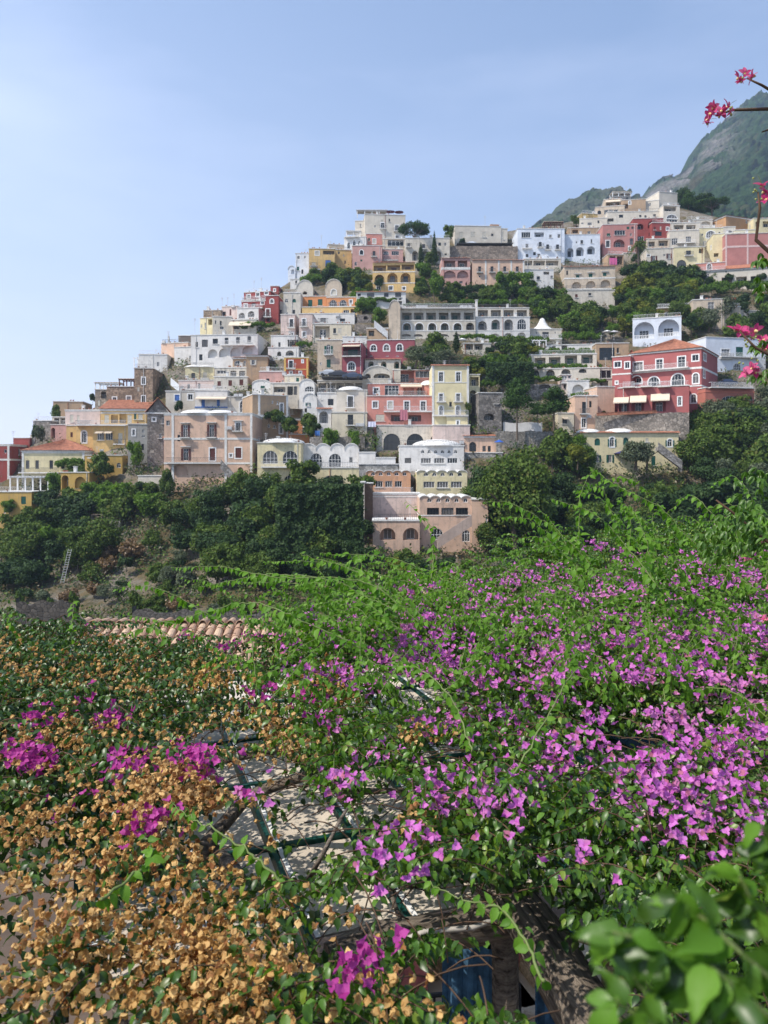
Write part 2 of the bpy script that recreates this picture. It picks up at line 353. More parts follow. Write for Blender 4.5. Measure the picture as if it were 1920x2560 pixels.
def addchild(me,name,parent,loc,rz=0):
    o=bpy.data.objects.new(name,me); link(o,parent,loc,rz); return o
def place(root,kind,fl,org,rz,s,z,w,h,dep):
    "put window furniture; org maps (s,inward,z)->local loc"
    w2,h2=q(w,.05),q(h,.05)
    def L(s_,y_,z_): return org(s_,y_,z_)
    inner=kind in 'LV' 
    if kind=='S':
        def mk():
            m=MB(); d=1.6; n=int(w2/.5)+1
            m.add([(-w2/2,-.03,h2),(w2/2,-.03,h2),(w2/2,-d,0.12),(-w2/2,-d,.12),(-w2/2,-d,-.1),(w2/2,-d,-.1),(-w2/2,-.03,h2-.04),(w2/2,-.03,h2-.04),(w2/2,-d+.03,.08),(-w2/2,-d+.03,.08)],[(0,1,2,3),(3,2,5,4),(6,7,8,9),(0,3,9,6),(1,2,8,7)]); return m.mesh('awning',CANVAS)
        addchild(cache(('S',w2,h2),mk),'awning',root,L(s,0,z),rz); return
    if kind=='B':
        d=1.0; 
        def mk(): m=MB(); m.box(-w2/2-.05,w2/2+.05,-d-.04,.02,-.18,0); return m.mesh('balcony',LIME)
        bo=addchild(cache(('B',w2),mk),'balcony',root,L(s,0,z),rz)
        rm_=WRAIL if 'w' in fl else RAIL; hh=1.0
        addchild(cache(('R',w2,d,hh,'w' in fl),lambda: rail_mesh(w2,d,hh,rm_)),'railing',bo,(0,0,0)); return
    if kind=='C':
        def mk():
            m=MB(); m.box(-.45,.45,-.35,0,0,.62); m2=[(.27*math.cos(t*.628),-.36,.31+.27*math.sin(t*.628)) for t in range(10)]; m.add(m2,[tuple(range(10))]); m.box(-.4,-.36,-.33,.03,-.3,0); m.box(.36,.4,-.33,.03,-.3,0); return m.mesh('air_conditioner',ACM)
        addchild(cache(('C',),mk),'air_conditioner',root,L(s,0,z),rz); return
    if kind=='K':
        def mk(): m=MB(); m.box(-w2/2,w2/2,0,w2,0,h2); m.box(-w2/2-.08,w2/2+.08,-.08,w2+.08,h2,h2+.12); m.box(-w2/2+.08,w2/2-.08,.1,w2-.1,h2+.12,h2+.32); m.box(-w2/2-.08,w2/2+.08,-.08,w2+.08,h2+.32,h2+.4); return m.mesh('chimney',LIME)
        addchild(cache(('K',w2,h2),mk),'chimney',root,L(s,.3,z),rz); return
    if inner:
        if 's' not in fl:
            dw=min(1.5,w*.5) if w<4 else 2.2; dh=min(2.3,h*.8)
            dw,dh=q(dw,.1),q(dh,.1); n=1 if w<7 else 2
            if w>9: n=3
            fm=GREEN if 'n' in fl else (BROWN if 'm' in fl else (DARKF if 'd' in fl else WHITE))
            for i in range(n):
                ss=s+(i-(n-1)/2)*w/n
                if 'n' in fl or 'm' in fl:
                    addchild(cache(('sh',dw,dh,fm.name),lambda: shutter_mesh(dw,dh,fm)),'door',root,L(ss,dep-.01,z),rz).location=L(ss-(dw/2),dep-.01,z)
                else:
                    o=addchild(cache(('fr','W',dw,dh,False,fm.name),lambda: frame_mesh('W',dw,dh,False,fm)),'window',root,L(ss,dep-.09,z+.02),rz)
                    addchild(cache(('gl','W',dw,dh),lambda: fill_mesh('W',dw,dh,GLASS,'pane')),'pane',o,(0,.06,0))
        if 'r' in fl:
            addchild(cache(('R',w2,0.0,.95,'w' in fl),lambda: rail_mesh(w2,.0,.95,WRAIL if 'w' in fl else RAIL)),'railing',root,L(s,.12,z),rz)
        if 'j' in fl: addchild(cache(('bal',w2),lambda: balus_mesh(w2,.95)),'balustrade',root,L(s,.14,z),rz)
        if 't' in fl:
            def mk(): m=MB(); k='A' if kind=='V' else 'W'; o=outline(k,w2,h2); ring(m,scaled(o,w2,h2,.2),o,-.05,.0); return m.mesh('arch_trim',WHITE)
            addchild(cache(('tr',kind,w2,h2),mk),'arch_trim',root,L(s,-.003,z),rz)
        return
    closed=GREEN if 'n' in fl else BROWN if 'm' in fl else CREAMP if 'c' in fl else BLUE if 'u' in fl else None
    fm=DARKF if 'd' in fl else WHITE
    if closed is not None and kind=='W':
        hw=q(w/2,.05)
        for sg in (0,1): addchild(cache(('sh',hw,h2,closed.name),lambda: shutter_mesh(hw-.01,h2-.02,closed)),'shutter',root,L(s-hw+sg*hw+.005,.1,z+.01),rz)
        if True: addchild(cache(('gl','W',w2,h2),lambda: fill_mesh('W',w2+.06,h2+.06,DARKF,'infill')),'door_panel',root,L(s,.15,z-.02),rz)
    elif closed is not None:
        o=addchild(cache(('cl',kind,w2,h2,closed.name),lambda: fill_mesh(kind,w2+.05,h2+.04,closed,'shutter')),'shutter',root,L(s,.12,z-.01),rz)
    else:
        fine='f' in fl
        o=addchild(cache(('fr',kind,w2,h2,fine,fm.name),lambda: frame_mesh(kind,w2,h2,fine,fm)),'window',root,L(s,.09,z),rz)
        addchild(cache(('gl',kind,w2,h2),lambda: fill_mesh(kind,w2+.05,h2+.04,GLASS,'pane')),'pane',o,(0,.055,-.02))
    op=GREEN if 'N' in fl else BROWN if 'M' in fl else CREAMP if 'P' in fl else None
    if op is not None:
        hw=q(w*.48,.05); hs=h2 if kind=='W' else q(h2*.85,.05)
        for sg in (-1,1): addchild(cache(('sh',hw,hs,op.name),lambda: shutter_mesh(hw-.01,hs-.02,op)),'shutter',root,L(s-w/2-hw-.02 if sg<0 else s+w/2+.02,-.005,z),rz)
    if 't' in fl:
        def mk(): m=MB(); o=outline('A' if kind=='V' else kind,w2,h2); ring(m,scaled(o,w2,h2,.2),o,-.05,.0); return m.mesh('window_trim',WHITE)
        addchild(cache(('tr',kind,w2,h2),mk),'window_trim',root,L(s,-.003,z),rz)
    if 'k' in fl:
        def mk(): m=MB(); m.box(-w2/2-.5,w2/2+.5,-.38,0,h2+.32,h2+.42); m.box(-w2/2-.35,w2/2+.35,-.2,0,h2+.22,h2+.32); return m.mesh('hood',LIME)
        addchild(cache(('k',w2,h2),mk),'hood',root,L(s,0,z),rz)
    elif random.random()<.45 and kind=='W':
        def mk(): m=MB(); m.box(-w2/2-.2,w2/2+.2,-.16,0,-.1,0); return m.mesh('sill',LIME)
        if 'b' not in fl and 't' not in fl: addchild(cache(('sill',w2),mk),'sill',root,L(s,0,z),rz)
    if 'b' in fl:
        bw=q(w+1.1,.1); d=.8
        def mk(): m=MB(); m.box(-bw/2,bw/2,-d,.02,-.16,0); m.box(-bw/2+.2,bw/2-.2,-d*.6,.02,-.3,-.16); return m.mesh('balcony',LIME)
        bo=addchild(cache(('b',bw),mk),'balcony',root,L(s,0,z),rz)
        addchild(cache(('R',bw,d,1.0,'w' in fl),lambda: rail_mesh(bw,d,1.0,WRAIL if 'w' in fl else RAIL,.16)),'railing',bo,(0,0,0))
def tile_slope(m,a,b,c,d,step=.32,amp=.07):
    a,b,c,d=map(Vector,(a,b,c,d)); n=max(2,int((b-a).length/step)); nrm=(b-a).cross(d-a).normalized()*amp
    if nrm.z<0: nrm=-nrm
    for i in range(n):
        t0=i/n; t1=(i+1)/n; tm=(t0+t1)/2
        e=[a.lerp(b,t) for t in (t0,t0*.6+tm*.4,tm*.9+t1*.1,t1)]; r=[d.lerp(c,t) for t in (t0,t0*.6+tm*.4,tm*.9+t1*.1,t1)]
        h=(0,1,1,0)
        for k in range(3): m.quad(e[k]+nrm*h[k],e[k+1]+nrm*h[k+1],r[k+1]+nrm*h[k+1],r[k]+nrm*h[k])
COLS=dict(white=(.64,.62,.59),wh2=(.57,.52,.44),cream=(.62,.55,.42),yel=(.62,.42,.18),pyel=(.66,.58,.36),peach=(.61,.42,.31),pink=(.53,.31,.27),pinkd=(.42,.19,.17),red=(.27,.062,.055),
 mag=(.29,.085,.10),salm=(.55,.235,.19),orange=(.60,.26,.11),ored=(.42,.09,.05),tan=(.40,.28,.18),beige=(.52,.43,.33),grey=(.34,.33,.31),palepk=(.60,.48,.43),villa=(.36,.115,.11),vorange=(.44,.16,.12),bluew=(.62,.66,.72),gold=(.50,.33,.10))
def strip(m,W,T,o,z0,z1):
    m.box(-o,W+o,-o,-.001,z0,z1); m.box(W+.001,W+o,0,T,z0,z1); m.box(-o,-.001,0,T,z0,z1)
def H(z,label,col,x0,x1,yt,yb,op='',R='',Lf='',yaw=None,T=9.,roof='flat',dD=0,st=0,band='',pil='',name='house',cat='house',ext=3.,nv=1,dirt=.35,dome='',rise=None,bandc=None):
    X0,YT=zc(z,x0,yt); X1,YB=zc(z,x1,yb); cx=(X0+X1)/2
    if yaw is None: yaw=random.uniform(-5,5)
    D=float(hillD(cx,YB))+dD
    th=R_(yaw); eu=Vector((math.cos(th),math.sin(th),0)); en=Vector((-math.sin(th),math.cos(th),0)); Cc=P(cx,HZ,D)
    def ray(px,py): return Vector(((px-960)/F,1,(HZ-py)/F))
    def hitp(px,py,p,n):
        d=ray(px,py); return d*(p.dot(n)/d.dot(n))
    p0=hitp(X0,HZ,Cc,en); p1=hitp(X1,HZ,Cc,en); W=(p1-p0).length
    zt=(HZ-YT)/F*D; zb=(HZ-YB)/F*D-ext; Hh=zt-zb; org=Vector((p0.x,p0.y,zb))
    root=empty(name,org,th,label,cat); HOUSES.append(((X0+X1)/2,(YT+YB)/2,label,X0,X1,YT,YB,D,T))
    base=COLS[col] if isinstance(col,str) else col
    pm=stone(base,st) if st else plaster(base,dirt)
    faces={'F':(lambda s,y,v:(s,y,v),0.,W,org,en,lambda p:(p-org).dot(eu)),
           'R':(lambda s,y,v:(W-y,s,v),math.pi/2,T,org+eu*W,eu,lambda p:(p-org).dot(en)),
           'L':(lambda s,y,v:(y,T-s,v),-math.pi/2,T,org,eu,lambda p:T-(p-org).dot(en))}
    wall=MB(); todo=[]
    for fk,spec in (('F',op),('R',R),('L',Lf)):
        mp,rz,W_,pp,nn_,sf=faces[fk]
        outer=[(0,0),(W_,0),(W_,Hh),(0,Hh)]
        if fk=='F' and roof=='vaults':
            outer=[(0,0),(W_,0)]; k=nv; ww=W_/k; rs=rise or ww*.30
            for i in range(k-1,-1,-1):
                for j in range(0,7): outer.append((ww*i+ww/2+ww/2*math.cos(math.pi*j/6),Hh+rs*math.sin(math.pi*j/6)-rs*.35))
            o2=[]; 
            for pt in outer:
                if not o2 or abs(pt[0]-o2[-1][0])+abs(pt[1]-o2[-1][1])>1e-4: o2.append(pt)
            outer=o2
        if roof in('none','ragged') and W_>2:
            am=.12 if roof=='none' else .5; k=int(W_/.55); outer=[(0,0),(W_,0)]+[(W_*(1-i/k),Hh+random.uniform(-am,am*.4)-(am*1.2*math.sin(i*.35+W_)**2)) for i in range(k+1)]
        holes=[]; used=[]
        for tok in [t for t in spec.split(';') if t.strip()]:
            a=tok.split(); kd=a[0][0]; fl=a[0][1:]; y0,y1,w=float(a[1]),float(a[2]),float(a[3])
            for xx in a[4].split(','):
                xx=float(xx); A=zc(z,xx,y0); B=zc(z,xx,y1); ym=(A[1]+B[1])/2
                l=hitp(zc(z,xx-w/2,0)[0],ym,pp,nn_); r=hitp(zc(z,xx+w/2,0)[0],ym,pp,nn_)
                s0,s1=sorted((sf(l),sf(r))); v1=hitp(A[0],A[1],pp,nn_).z-zb; v0=hitp(B[0],B[1],pp,nn_).z-zb
                if kd in 'BSKC': todo.append((kd,fl,mp,rz,(s0+s1)/2,v0,s1-s0,v1-v0,0)); continue
                s0=max(s0,.12); s1=min(s1,W_-.12); v0=max(v0,.1); v1=min(v1,Hh-.1-(rise or 0)*0)
                if s1-s0<.25 or v1-v0<.25: continue
                if any(s0<u[1]+.06 and s1>u[0]-.06 and v0<u[3]+.06 and v1>u[2]-.06 for u in used): continue
                used.append((s0,s1,v0,v1)); dep=.15 if kd not in 'LV' else (.7 if 's' in fl else min(1.7,T*.6))
                sc=(s0+s1)/2; ol=[(sc+x,v0+zz) for x,zz in outline(kd,s1-s0,v1-v0)]
                holes.append(ol); n=len(ol)
                for i in range(n):
                    a_,b_=ol[i],ol[(i+1)%n]; wall.quad(mp(a_[0],0,a_[1]),mp(b_[0],0,b_[1]),mp(b_[0],dep,b_[1]),mp(a_[0],dep,a_[1]))
                if kd in 'LV': wall.add([mp(u,dep,v) for u,v in ol],[tuple(range(n))])
                todo.append((kd,fl,mp,rz,sc,v0,s1-s0,v1-v0,dep))
        if not spec.strip() and fk in 'RL' and roof not in('none','ragged') and T>=6 and Hh-ext>3 and cat in('house','hotel','villa','mansion'):
            v=ext+1.1
            while v+1.6<Hh-.3:
                for s_ in (T*.3,T*.68):
                    if random.random()<.45:
                        w_=random.choice((.7,.9,1.)); h_=random.choice((1.1,1.4,.8)); ol=[(s_-w_/2,v),(s_+w_/2,v),(s_+w_/2,v+h_),(s_-w_/2,v+h_)]; holes.append(ol)
                        for i in range(4): a_,b_=ol[i],ol[(i+1)%4]; wall.quad(mp(a_[0],0,a_[1]),mp(b_[0],0,b_[1]),mp(b_[0],.15,b_[1]),mp(a_[0],.15,a_[1]))
                        todo.append(('W',random.choice(('','','d','c','n','t')),mp,rz,s_,v,w_,h_,.15))
                v+=3.1
        if fk=='F' and spec.strip() and roof not in('none','ragged') and cat in('house','hotel') and W_>3:
            bl_=[(s_-w_/2-.3,s_+w_/2+.3,v_-.3,v_+h_+.3) for (k_,f_,m_,r_,s_,v_,w_,h_,d_) in todo if k_ in 'BSC']
            v=Hh-2.3
            while v>ext+.8:
                s_=random.uniform(.6,1.2)
                while s_<W_-.7:
                    w_=random.choice((.5,.7,.85)); h_=random.choice((.6,1.,1.25)); bb=(s_-w_/2-.4,s_+w_/2+.4,v-.35,v+h_+.35)
                    if random.random()<.33 and not any(bb[0]<u[1] and bb[1]>u[0] and bb[2]<u[3] and bb[3]>u[2] for u in used+bl_):
                        ol=[(s_-w_/2,v),(s_+w_/2,v),(s_+w_/2,v+h_),(s_-w_/2,v+h_)]; holes.append(ol); used.append((s_-w_/2,s_+w_/2,v,v+h_))
                        for i in range(4): a_,b_=ol[i],ol[(i+1)%4]; wall.quad(mp(a_[0],0,a_[1]),mp(b_[0],0,b_[1]),mp(b_[0],.15,b_[1]),mp(a_[0],.15,a_[1]))
                        todo.append(('W',random.choice(('','d','d','c','n','m','t')),mp,rz,s_,v,w_,h_,.15))
                    s_+=random.uniform(1.6,3.0)
                v-=3.0
        polys=[outer]+holes
        tris=tessellate_polygon([[Vector((u,v,0)) for u,v in pl] for pl in polys]); fl_=[pt for pl in polys for pt in pl]
        wall.add([mp(u,0,v) for u,v in fl_],[tuple(t) for t in tris])
    wall.quad((0,T,0),(W,T,0),(W,T,Hh-(.9 if roof in('none','ragged') else 0)),(0,T,Hh-(.9 if roof in('none','ragged') else 0)))
    if roof in('none','ragged'): wall.quad((0,0,Hh-.9),(W,0,Hh-.9),(W,T,Hh-.9),(0,T,Hh-.9))
    elif roof!='vaults': wall.quad((0,0,Hh-.02),(W,0,Hh-.02),(W,T,Hh-.02),(0,T,Hh-.02))
    wo_=wall.obj('wall',pm,root)
    for t in todo: place(root,t[0],t[1],t[2],t[3],*t[4:])
    if roof=='flat':
        m=MB(); m.box(-.12,W+.12,-.12,T+.12,Hh-.0,Hh+.16)
        m.obj('roof',LIME,root)
        if cat in('house','hotel') and W>5 and random.random()<.6:
            m=MB(); x=random.uniform(.15,.85)*W; m.box(x-.3,x+.3,.8,1.4,Hh+.16,Hh+1.2); m.box(x-.38,x+.38,.72,1.48,Hh+1.2,Hh+1.3); m.obj('chimney',LIME,root)
    elif roof=='tileedge':
        m=MB(); tile_slope(m,(-.3,-.35,Hh+.0),(W+.3,-.35,Hh),(W+.3,.35,Hh+.28),(-.3,.35,Hh+.28)); m.obj('tile_edge',TERRA,root); m=MB(); m.box(0,W,.3,T,Hh,Hh+.16); m.obj('roof',LIME,root)
    elif roof in('hip','shed','gable'):
        m=MB(); o=.45; rs=rise or min(W,T)*.27; e=[(-o,-o,Hh),(W+o,-o,Hh),(W+o,T+o,Hh),(-o,T+o,Hh)]
        if roof=='hip':
            i=min(W,T)/2; a=(i,T/2,Hh+rs); b=(W-i,T/2,Hh+rs) if W>T else (W/2,T-i,Hh+rs)
            if W<=T: a=(W/2,i,Hh+rs)
            if W>T: tile_slope(m,e[0],e[1],b,a); tile_slope(m,e[1],e[2],b,b); tile_slope(m,e[2],e[3],a,b); tile_slope(m,e[3],e[0],a,a)
            else: tile_slope(m,e[0],e[1],a,a); tile_slope(m,e[1],e[2],b,a); tile_slope(m,e[2],e[3],b,b); tile_slope(m,e[3],e[0],a,b)
        elif roof=='shed':
            tile_slope(m,e[0],e[1],(W+o,T+o,Hh+rs),(-o,T+o,Hh+rs))
            s2=MB(); s2.add([(0,0,Hh-.01),(0,T,Hh-.01),(0,T,Hh+rs*.93),(W,0,Hh-.01),(W,T,Hh-.01),(W,T,Hh+rs*.93)],[(0,1,2),(3,5,4),(1,4,5,2)]); s2.obj('gable_wall',pm,root)
        else:
            c0=(W/2,-o,Hh+rs); c1=(W/2,T+o,Hh+rs); tile_slope(m,e[1],e[2],c1,c0); tile_slope(m,e[3],e[0],c0,c1)
            s2=MB(); s2.add([(0,0,Hh-.01),(W,0,Hh-.01),(W/2,0,Hh+rs*.94)],[(0,1,2)]); s2.obj('gable_wall',pm,root)
        m.obj('tiled_roof',TERRA,root)
        m=MB(); strip(m,W,T,.22,Hh-.32,Hh-.03); m.obj('cornice',LIME,root)
    elif roof=='vaults':
        k=nv; ww=W/k; rs=rise or ww*.30; m=MB(); n=8
        for i in range(k):
            pr=[(ww*i+ww/2+(ww/2+.01)*math.cos(math.pi*j/n),Hh+rs*math.sin(math.pi*j/n)-rs*.35+.05) for j in range(n+1)]
            for j in range(n):
                a,b=pr[j],pr[j+1]; m.quad((a[0],-.15,a[1]),(b[0],-.15,b[1]),(b[0],T,b[1]),(a[0],T,a[1])); m.quad((a[0],-.15,a[1]),(b[0],-.15,b[1]),(b[0],-.15,b[1]-.14),(a[0],-.15,a[1]-.14))
                m.quad((a[0],-.15,a[1]-.14),(b[0],-.15,b[1]-.14),(b[0],0,b[1]-.14),(a[0],0,a[1]-.14))
            m.add([(p[0],T,p[1]) for p in pr],[tuple(range(n+1))])
        m.obj('vault_roof',LIME,root)
    if roof in('flat','tileedge') and cat in('house','hotel') and W>4:
        rq=random.random()
        if rq<.38:
            w2=q(W-.4,.1); addchild(cache(('R',w2,0.0,.9,rq<.15),lambda: rail_mesh(w2,.0,.9,WRAIL if rq<.15 else RAIL,.3)),'railing',root,(W/2,.15,Hh+.16))
        if random.random()<.5:
            m=MB(); x=random.choice((.08,.92,.5))*W; m.tube([(x,-.07,ext*.6),(x,-.07,Hh-.1)],.055,5); m.obj('drainpipe',random.choice((ACM,TERRA,LIME)),root)
        if random.random()<.4:
            m=MB(); x=random.uniform(.1,.9)*W; y=random.uniform(1,T*.6); h_=random.uniform(1.6,3.2); m.tube([(x,y,Hh),(x,y,Hh+h_)],.035,4); m.box(x-.45,x+.45,y-.02,y+.02,Hh+h_-.2,Hh+h_-.16); m.box(x-.3,x+.3,y-.02,y+.02,Hh+h_-.5,Hh+h_-.46); m.obj('antenna',ACM,root)
        for _ in range(random.randint(0,4)):
            x=random.uniform(.4,W-.4); m=MB(); m.lathe([(.12,0),(.22,.36),(.18,.36),(.01,.3)],7); m.obj('flower_pot',TERRA,root,loc=(x,.35,Hh+.16))
    if dome:
        for dd in dome.split(';'):
            a=dd.split(); m=MB(); x,w_,h_=[float(k) for k in a[:3]]; w_*=.8; h_*=.6; pr=[(w_/2*math.cos(t*math.pi/14),h_*math.sin(t*math.pi/14)) for t in range(8)]
            m.lathe([(r,Hh+.1+zz) for r,zz in pr],20,W*x,min(T/2,w_*.4),1,min(1,T/w_*.95)); m.obj('dome',LIME,root,smooth=True)
    if band:
        bm=bandc or LIME
        for b_ in band.split(','):
            yy=[float(k) for k in b_.split('-')]; v=[hitp(*zc(z,(x0+x1)/2,y_),org,en).z-zb for y_ in yy]; hgt=max(.15,v[0]-v[-1]) if len(v)>1 else .22
            m=MB(); strip(m,W,T,.06,v[-1],v[-1]+hgt); m.obj('cornice',bm,root)
    if pil:
        for xx in pil.split(','):
            s=sf_(hitp(zc(z,float(xx),0)[0],HZ,org,en),org,eu); m=MB(); m.box(s-.22,s+.22,-.075,0,0,Hh-.05); m.obj('pilaster',bandc or LIME,root)
    return root,W,Hh
def sf_(p,org,eu): return (p-org).dot(eu)
# ---------------- the town ----------------
YB_=simple('yellow_trim',(.6,.38,.12),.8)
PKB=simple('pink_trim',(.58,.45,.42),.8)
# -- lower left (zone A)
H('A','dark red house with pale cornices at the left edge below the yellow hotel','red',-60,84,868,1110,'O 905 940 26 45',band='868-880,985-1000',yaw=0,T=14,pil='70')
H('A','small dark red house with flat roof above the red house at the left edge','red',110,245,814,870,yaw=0,T=7)
H('A','small off white house beside the dark red one, ruined and low','wh2',250,300,790,860,'W 810 835 16 275',dD=2)
H('A','yellow hotel with orange hipped tile roof and long balcony terrace','pyel',185,700,915,1125,'Wd 998 1068 30 229,308,425,520;B 1062 1098 330 335',band='918-940',roof='hip',rise=2.6,yaw=2,T=13,pil='190,690',name='hotel',cat='hotel')
H('A','plain yellow annex wing right of the hipped yellow hotel','gold',705,1015,958,1105,'As 1018 1060 34 985;B 955 975 120 800',yaw=3,T=8)
H('A','yellow arched entrance block under the yellow hotel terrace','gold',505,740,1100,1245,'V 1122 1240 55 540;Vs 1135 1240 90 665',T=6,dD=-2)
H('A','ochre house with terrace pergola above it, lower left corner of town','gold',-70,262,1262,1475,'Wn 1298 1362 40 195;Wd 1408 1460 26 187;Ws 1400 1440 20 40',T=10,dD=-1,dirt=.5)
H('A','yellow terraced house with shuttered doors and arched window','yel',632,770,706,862,'Aft 755 852 42 697;B 700 706 120 700',T=9,yaw=-4)
H('A','narrow yellow wing with closed pink shutter left of arched window','yel',550,632,712,860,'Wm 765 806 20 594',T=8)
H('A','yellow house with two large awninged windows in the middle','yel',770,1060,706,890,'Wf 768 830 56 835;Wf 768 830 60 905;Wc 772 862 34 998;S 755 775 62 835,907;B 830 862 90 995;Bw 670 706 400 850',T=8,yaw=4,dD=1)
H('A','upper yellow house with orange tiled roof and columned loggia','yel',835,1215,572,700,'Wc 622 690 36 885,1075;Lrs 622 690 60 950;Lrs 615 690 60 1020;Wc 615 660 36 1165',roof='shed',rise=3.5,T=9,yaw=3,band='574-590,602-610')
H('A','tall light grey cement wall house below the orange tiled roof','grey',1062,1240,700,978,'W 742 770 16 1188;W 790 806 24 1190',yaw=6,T=9,dirt=.7,dD=-1)
H('A','dark grey rubble gable house right of the yellow houses',(.24,.22,.2),1222,1400,600,1000,'Wt 645 672 26 1277',roof='gable',rise=3.0,yaw=14,T=10,st=2.2,ext=4)
H('A','pale lilac plastered house with water tanks on its roof','palepk',540,830,582,706,'Wc 620 680 28 595;Wc 625 680 20 650',T=7,band='582-592',yaw=-3)
H('A','white railed loggia room left of the lilac plastered house','wh2',430,545,640,702,'Lrw 648 700 44 470;Lrw 648 700 40 520',T=6)
H('A','pink house with two tall arches under the white loggia','pink',420,552,704,815,'V 727 812 34 440;V 724 812 34 476',T=7)
H('A','brown cubic house with flat roof on the far left slope','tan',440,685,512,600,'Wc 545 580 16 475',T=9,yaw=8)
H('A','overgrown stone ruin on the left skyline',(.3,.27,.24),275,420,672,805,T=7,st=2.,dirt=.6)
H('A','small rough stone house with white terrace left of the stone terrace house',(.34,.28,.22),788,885,412,560,'Lr 430 485 44 860;Wc 500 545 18 820',T=8,st=2.4)
H('A','long brown stone house with two pale blue glazed windows',(.3,.22,.16),885,1114,388,545,'Wt 475 540 30 950;Wt 466 530 34 1068',T=9,st=2.4,yaw=2)
H('A','brown stone tower house with two white framed windows',(.33,.24,.17),1114,1268,236,522,'Wt 310 366 28 1190;Wtd 462 520 28 1190',T=13,st=2.4,yaw=3)
H('A','white cube house on top of the stone tower with dark side wall','white',1150,1388,122,240,'W 180 220 22 1312',T=17,yaw=4,roof='flat')
# -- pink palace & F
H('F','large peach pink house with brown shutters and long iron balcony','peach',120,988,728,1345,
  'WMkb 838 962 44 330;WMkb 835 960 46 590;Wtkb 815 898 46 850;WMk 1072 1190 48 335;Wmt 1068 1190 54 597;Wmt 1065 1165 58 853;Vs 1232 1335 180 265;V 1256 1362 52 872;Bd 1155 1212 540 422;C 855 885 24 768',
  band='730-745,965-985,1208-1226',pil='205,728,980',yaw=0,T=12,dirt=.35,name='palazzo',dome='.35 9 1.5;.62 8 1.3')
H('F','small pink side porch with tile edge beside the peach pink house','pink',118,196,970,1230,'Wm 1000 1100 16 175',T=5,yaw=0,dD=-1.2,roof='tileedge')
H('F','tan side block with white pilasters right of the peach pink house','tan',992,1345,548,985,'Wt 628 712 28 1280;Wt 833 922 30 1274;W 600 630 16 1190;W 602 638 14 1240;W 830 866 22 1154;W 838 872 20 1210',yaw=24,T=9,pil='1058,1335',band='740-765',dirt=.5,dD=6)
H('F','brown rear block with pale window beside the orange terrace house','tan',1350,1488,575,790,'Wc 645 732 24 1385',yaw=20,T=7,dD=10,dirt=.5,pil='1355,1480',band='770-790')
H('F','bright orange plaster house block under the brown rear block','orange',1352,1485,792,975,'Wc 862 925 30 1384',yaw=14,T=7,dD=8,dirt=.2)
H('F','bright orange terrace parapet block beside the tan side block','orange',1356,1552,936,1022,'',yaw=4,T=5,dD=6,dirt=.2)
H('F','cream loggia house with arched white french window and terrace','wh2',746,1046,562,718,'Aft 592 715 96 915;Brw 672 718 235 870;C 538 560 26 830,878',T=8,dD=5,yaw=0)
H('F','cream arched house with two tiers of large white arched windows','pyel',1040,1470,1018,1425,'Af 1092 1222 148 1168;Af 1092 1222 148 1365;Af 1330 1420 150 1160;Af 1330 1420 140 1372;Bw 1218 1252 360 1265',T=10,yaw=0,dome='.55 10 1.6',dirt=.45)
H('J','white house row with scalloped parapet and two tall arched windows','white',552,1148,492,706,'Af 552 692 128 706;Af 555 695 130 902;W 590 652 38 1068;Bw 650 706 560 850',roof='vaults',nv=4,rise=1.2,T=7,yaw=0,dD=1.5)
H('J','stained cream lower storey with green glazed arches above the dark wall','pyel',548,1150,706,905,'Afn 780 888 4 20;Af 778 888 156 645;Af 782 890 158 852',T=9,yaw=0,dD=-.5,dirt=.95,roof='flat')
H('J','plain white stair block with sloping parapet beside the scalloped house','white',1150,1320,545,668,'',T=6,dD=1,roof='flat')
H('J','low white ramp wall stepping down beside the school building','white',1322,1530,600,668,'',T=4,dD=1,roof='flat')
H('J','grey stained retaining wall behind the orange scalloped house','grey',1150,1560,668,960,'',T=3,dD=2,dirt=1.,name='retaining_wall',cat='wall',st=3.)
# -- scalloped school group (K)
H('K','weathered white hall with three large chamfered windows','wh2',255,1050,98,372,'Afd 182 358 172 412;Afd 182 358 176 655;Afd 182 330 176 895',T=11,yaw=0,dD=8,dirt=1.,band='92-100')
H('K','grey stained wing beside the weathered white hall','wh2',1052,1225,98,290,'Vs 190 290 36 1074',T=7,yaw=0,dD=9,dirt=1.)
H('K','long white house with six small lunettes over a window row','white',490,1162,312,565,'H 350 388 40 733,801,869,938,1007,1076;Wd 435 488 66 580;Wf 435 490 106 767,904,1041',T=10,yaw=0,dD=3,dome='.6 12 2.2',dirt=.3)
H('K','orange house with vaulted scallop roof and five lunettes',(.58,.32,.19),145,608,578,805,'H 580 618 46 217,297,380,463,545;Wf 674 738 72 281,380,480;Brw 745 798 400 430',roof='vaults',nv=5,T=9,yaw=0,dD=2,dirt=.5)
H('K','pale yellow house with vaulted scallop roof and five lunettes','pyel',670,1195,580,812,'H 582 624 50 766,854,941,1031,1120;Wf 680 745 114 798,940,1083',roof='vaults',nv=5,T=9,yaw=0,dD=1,dirt=.35)
H('K','salmon house with vaulted scallop roof above an arched glass door','peach',700,1240,845,1306,'H 852 895 48 800,896,990,1085,1178;Wfd 952 1025 126 840,990,1140;Af 1165 1285 130 880;Af 1182 1303 80 1182',roof='vaults',nv=5,T=9,yaw=0,dD=-2,dirt=.55,band='1028-1036')
H('K','plain salmon corner pier right of the salmon vaulted house','peach',1241,1412,868,1306,'Ws 1045 1300 20 1395',T=6,yaw=0,dD=-2.5,dirt=.35)
H('K','stained grey terrace back wall under the orange vaulted house','palepk',200,700,805,1092,'',T=4,yaw=0,dD=-.2,dirt=1.,band='805-818,838-842',name='retaining_wall',cat='wall')
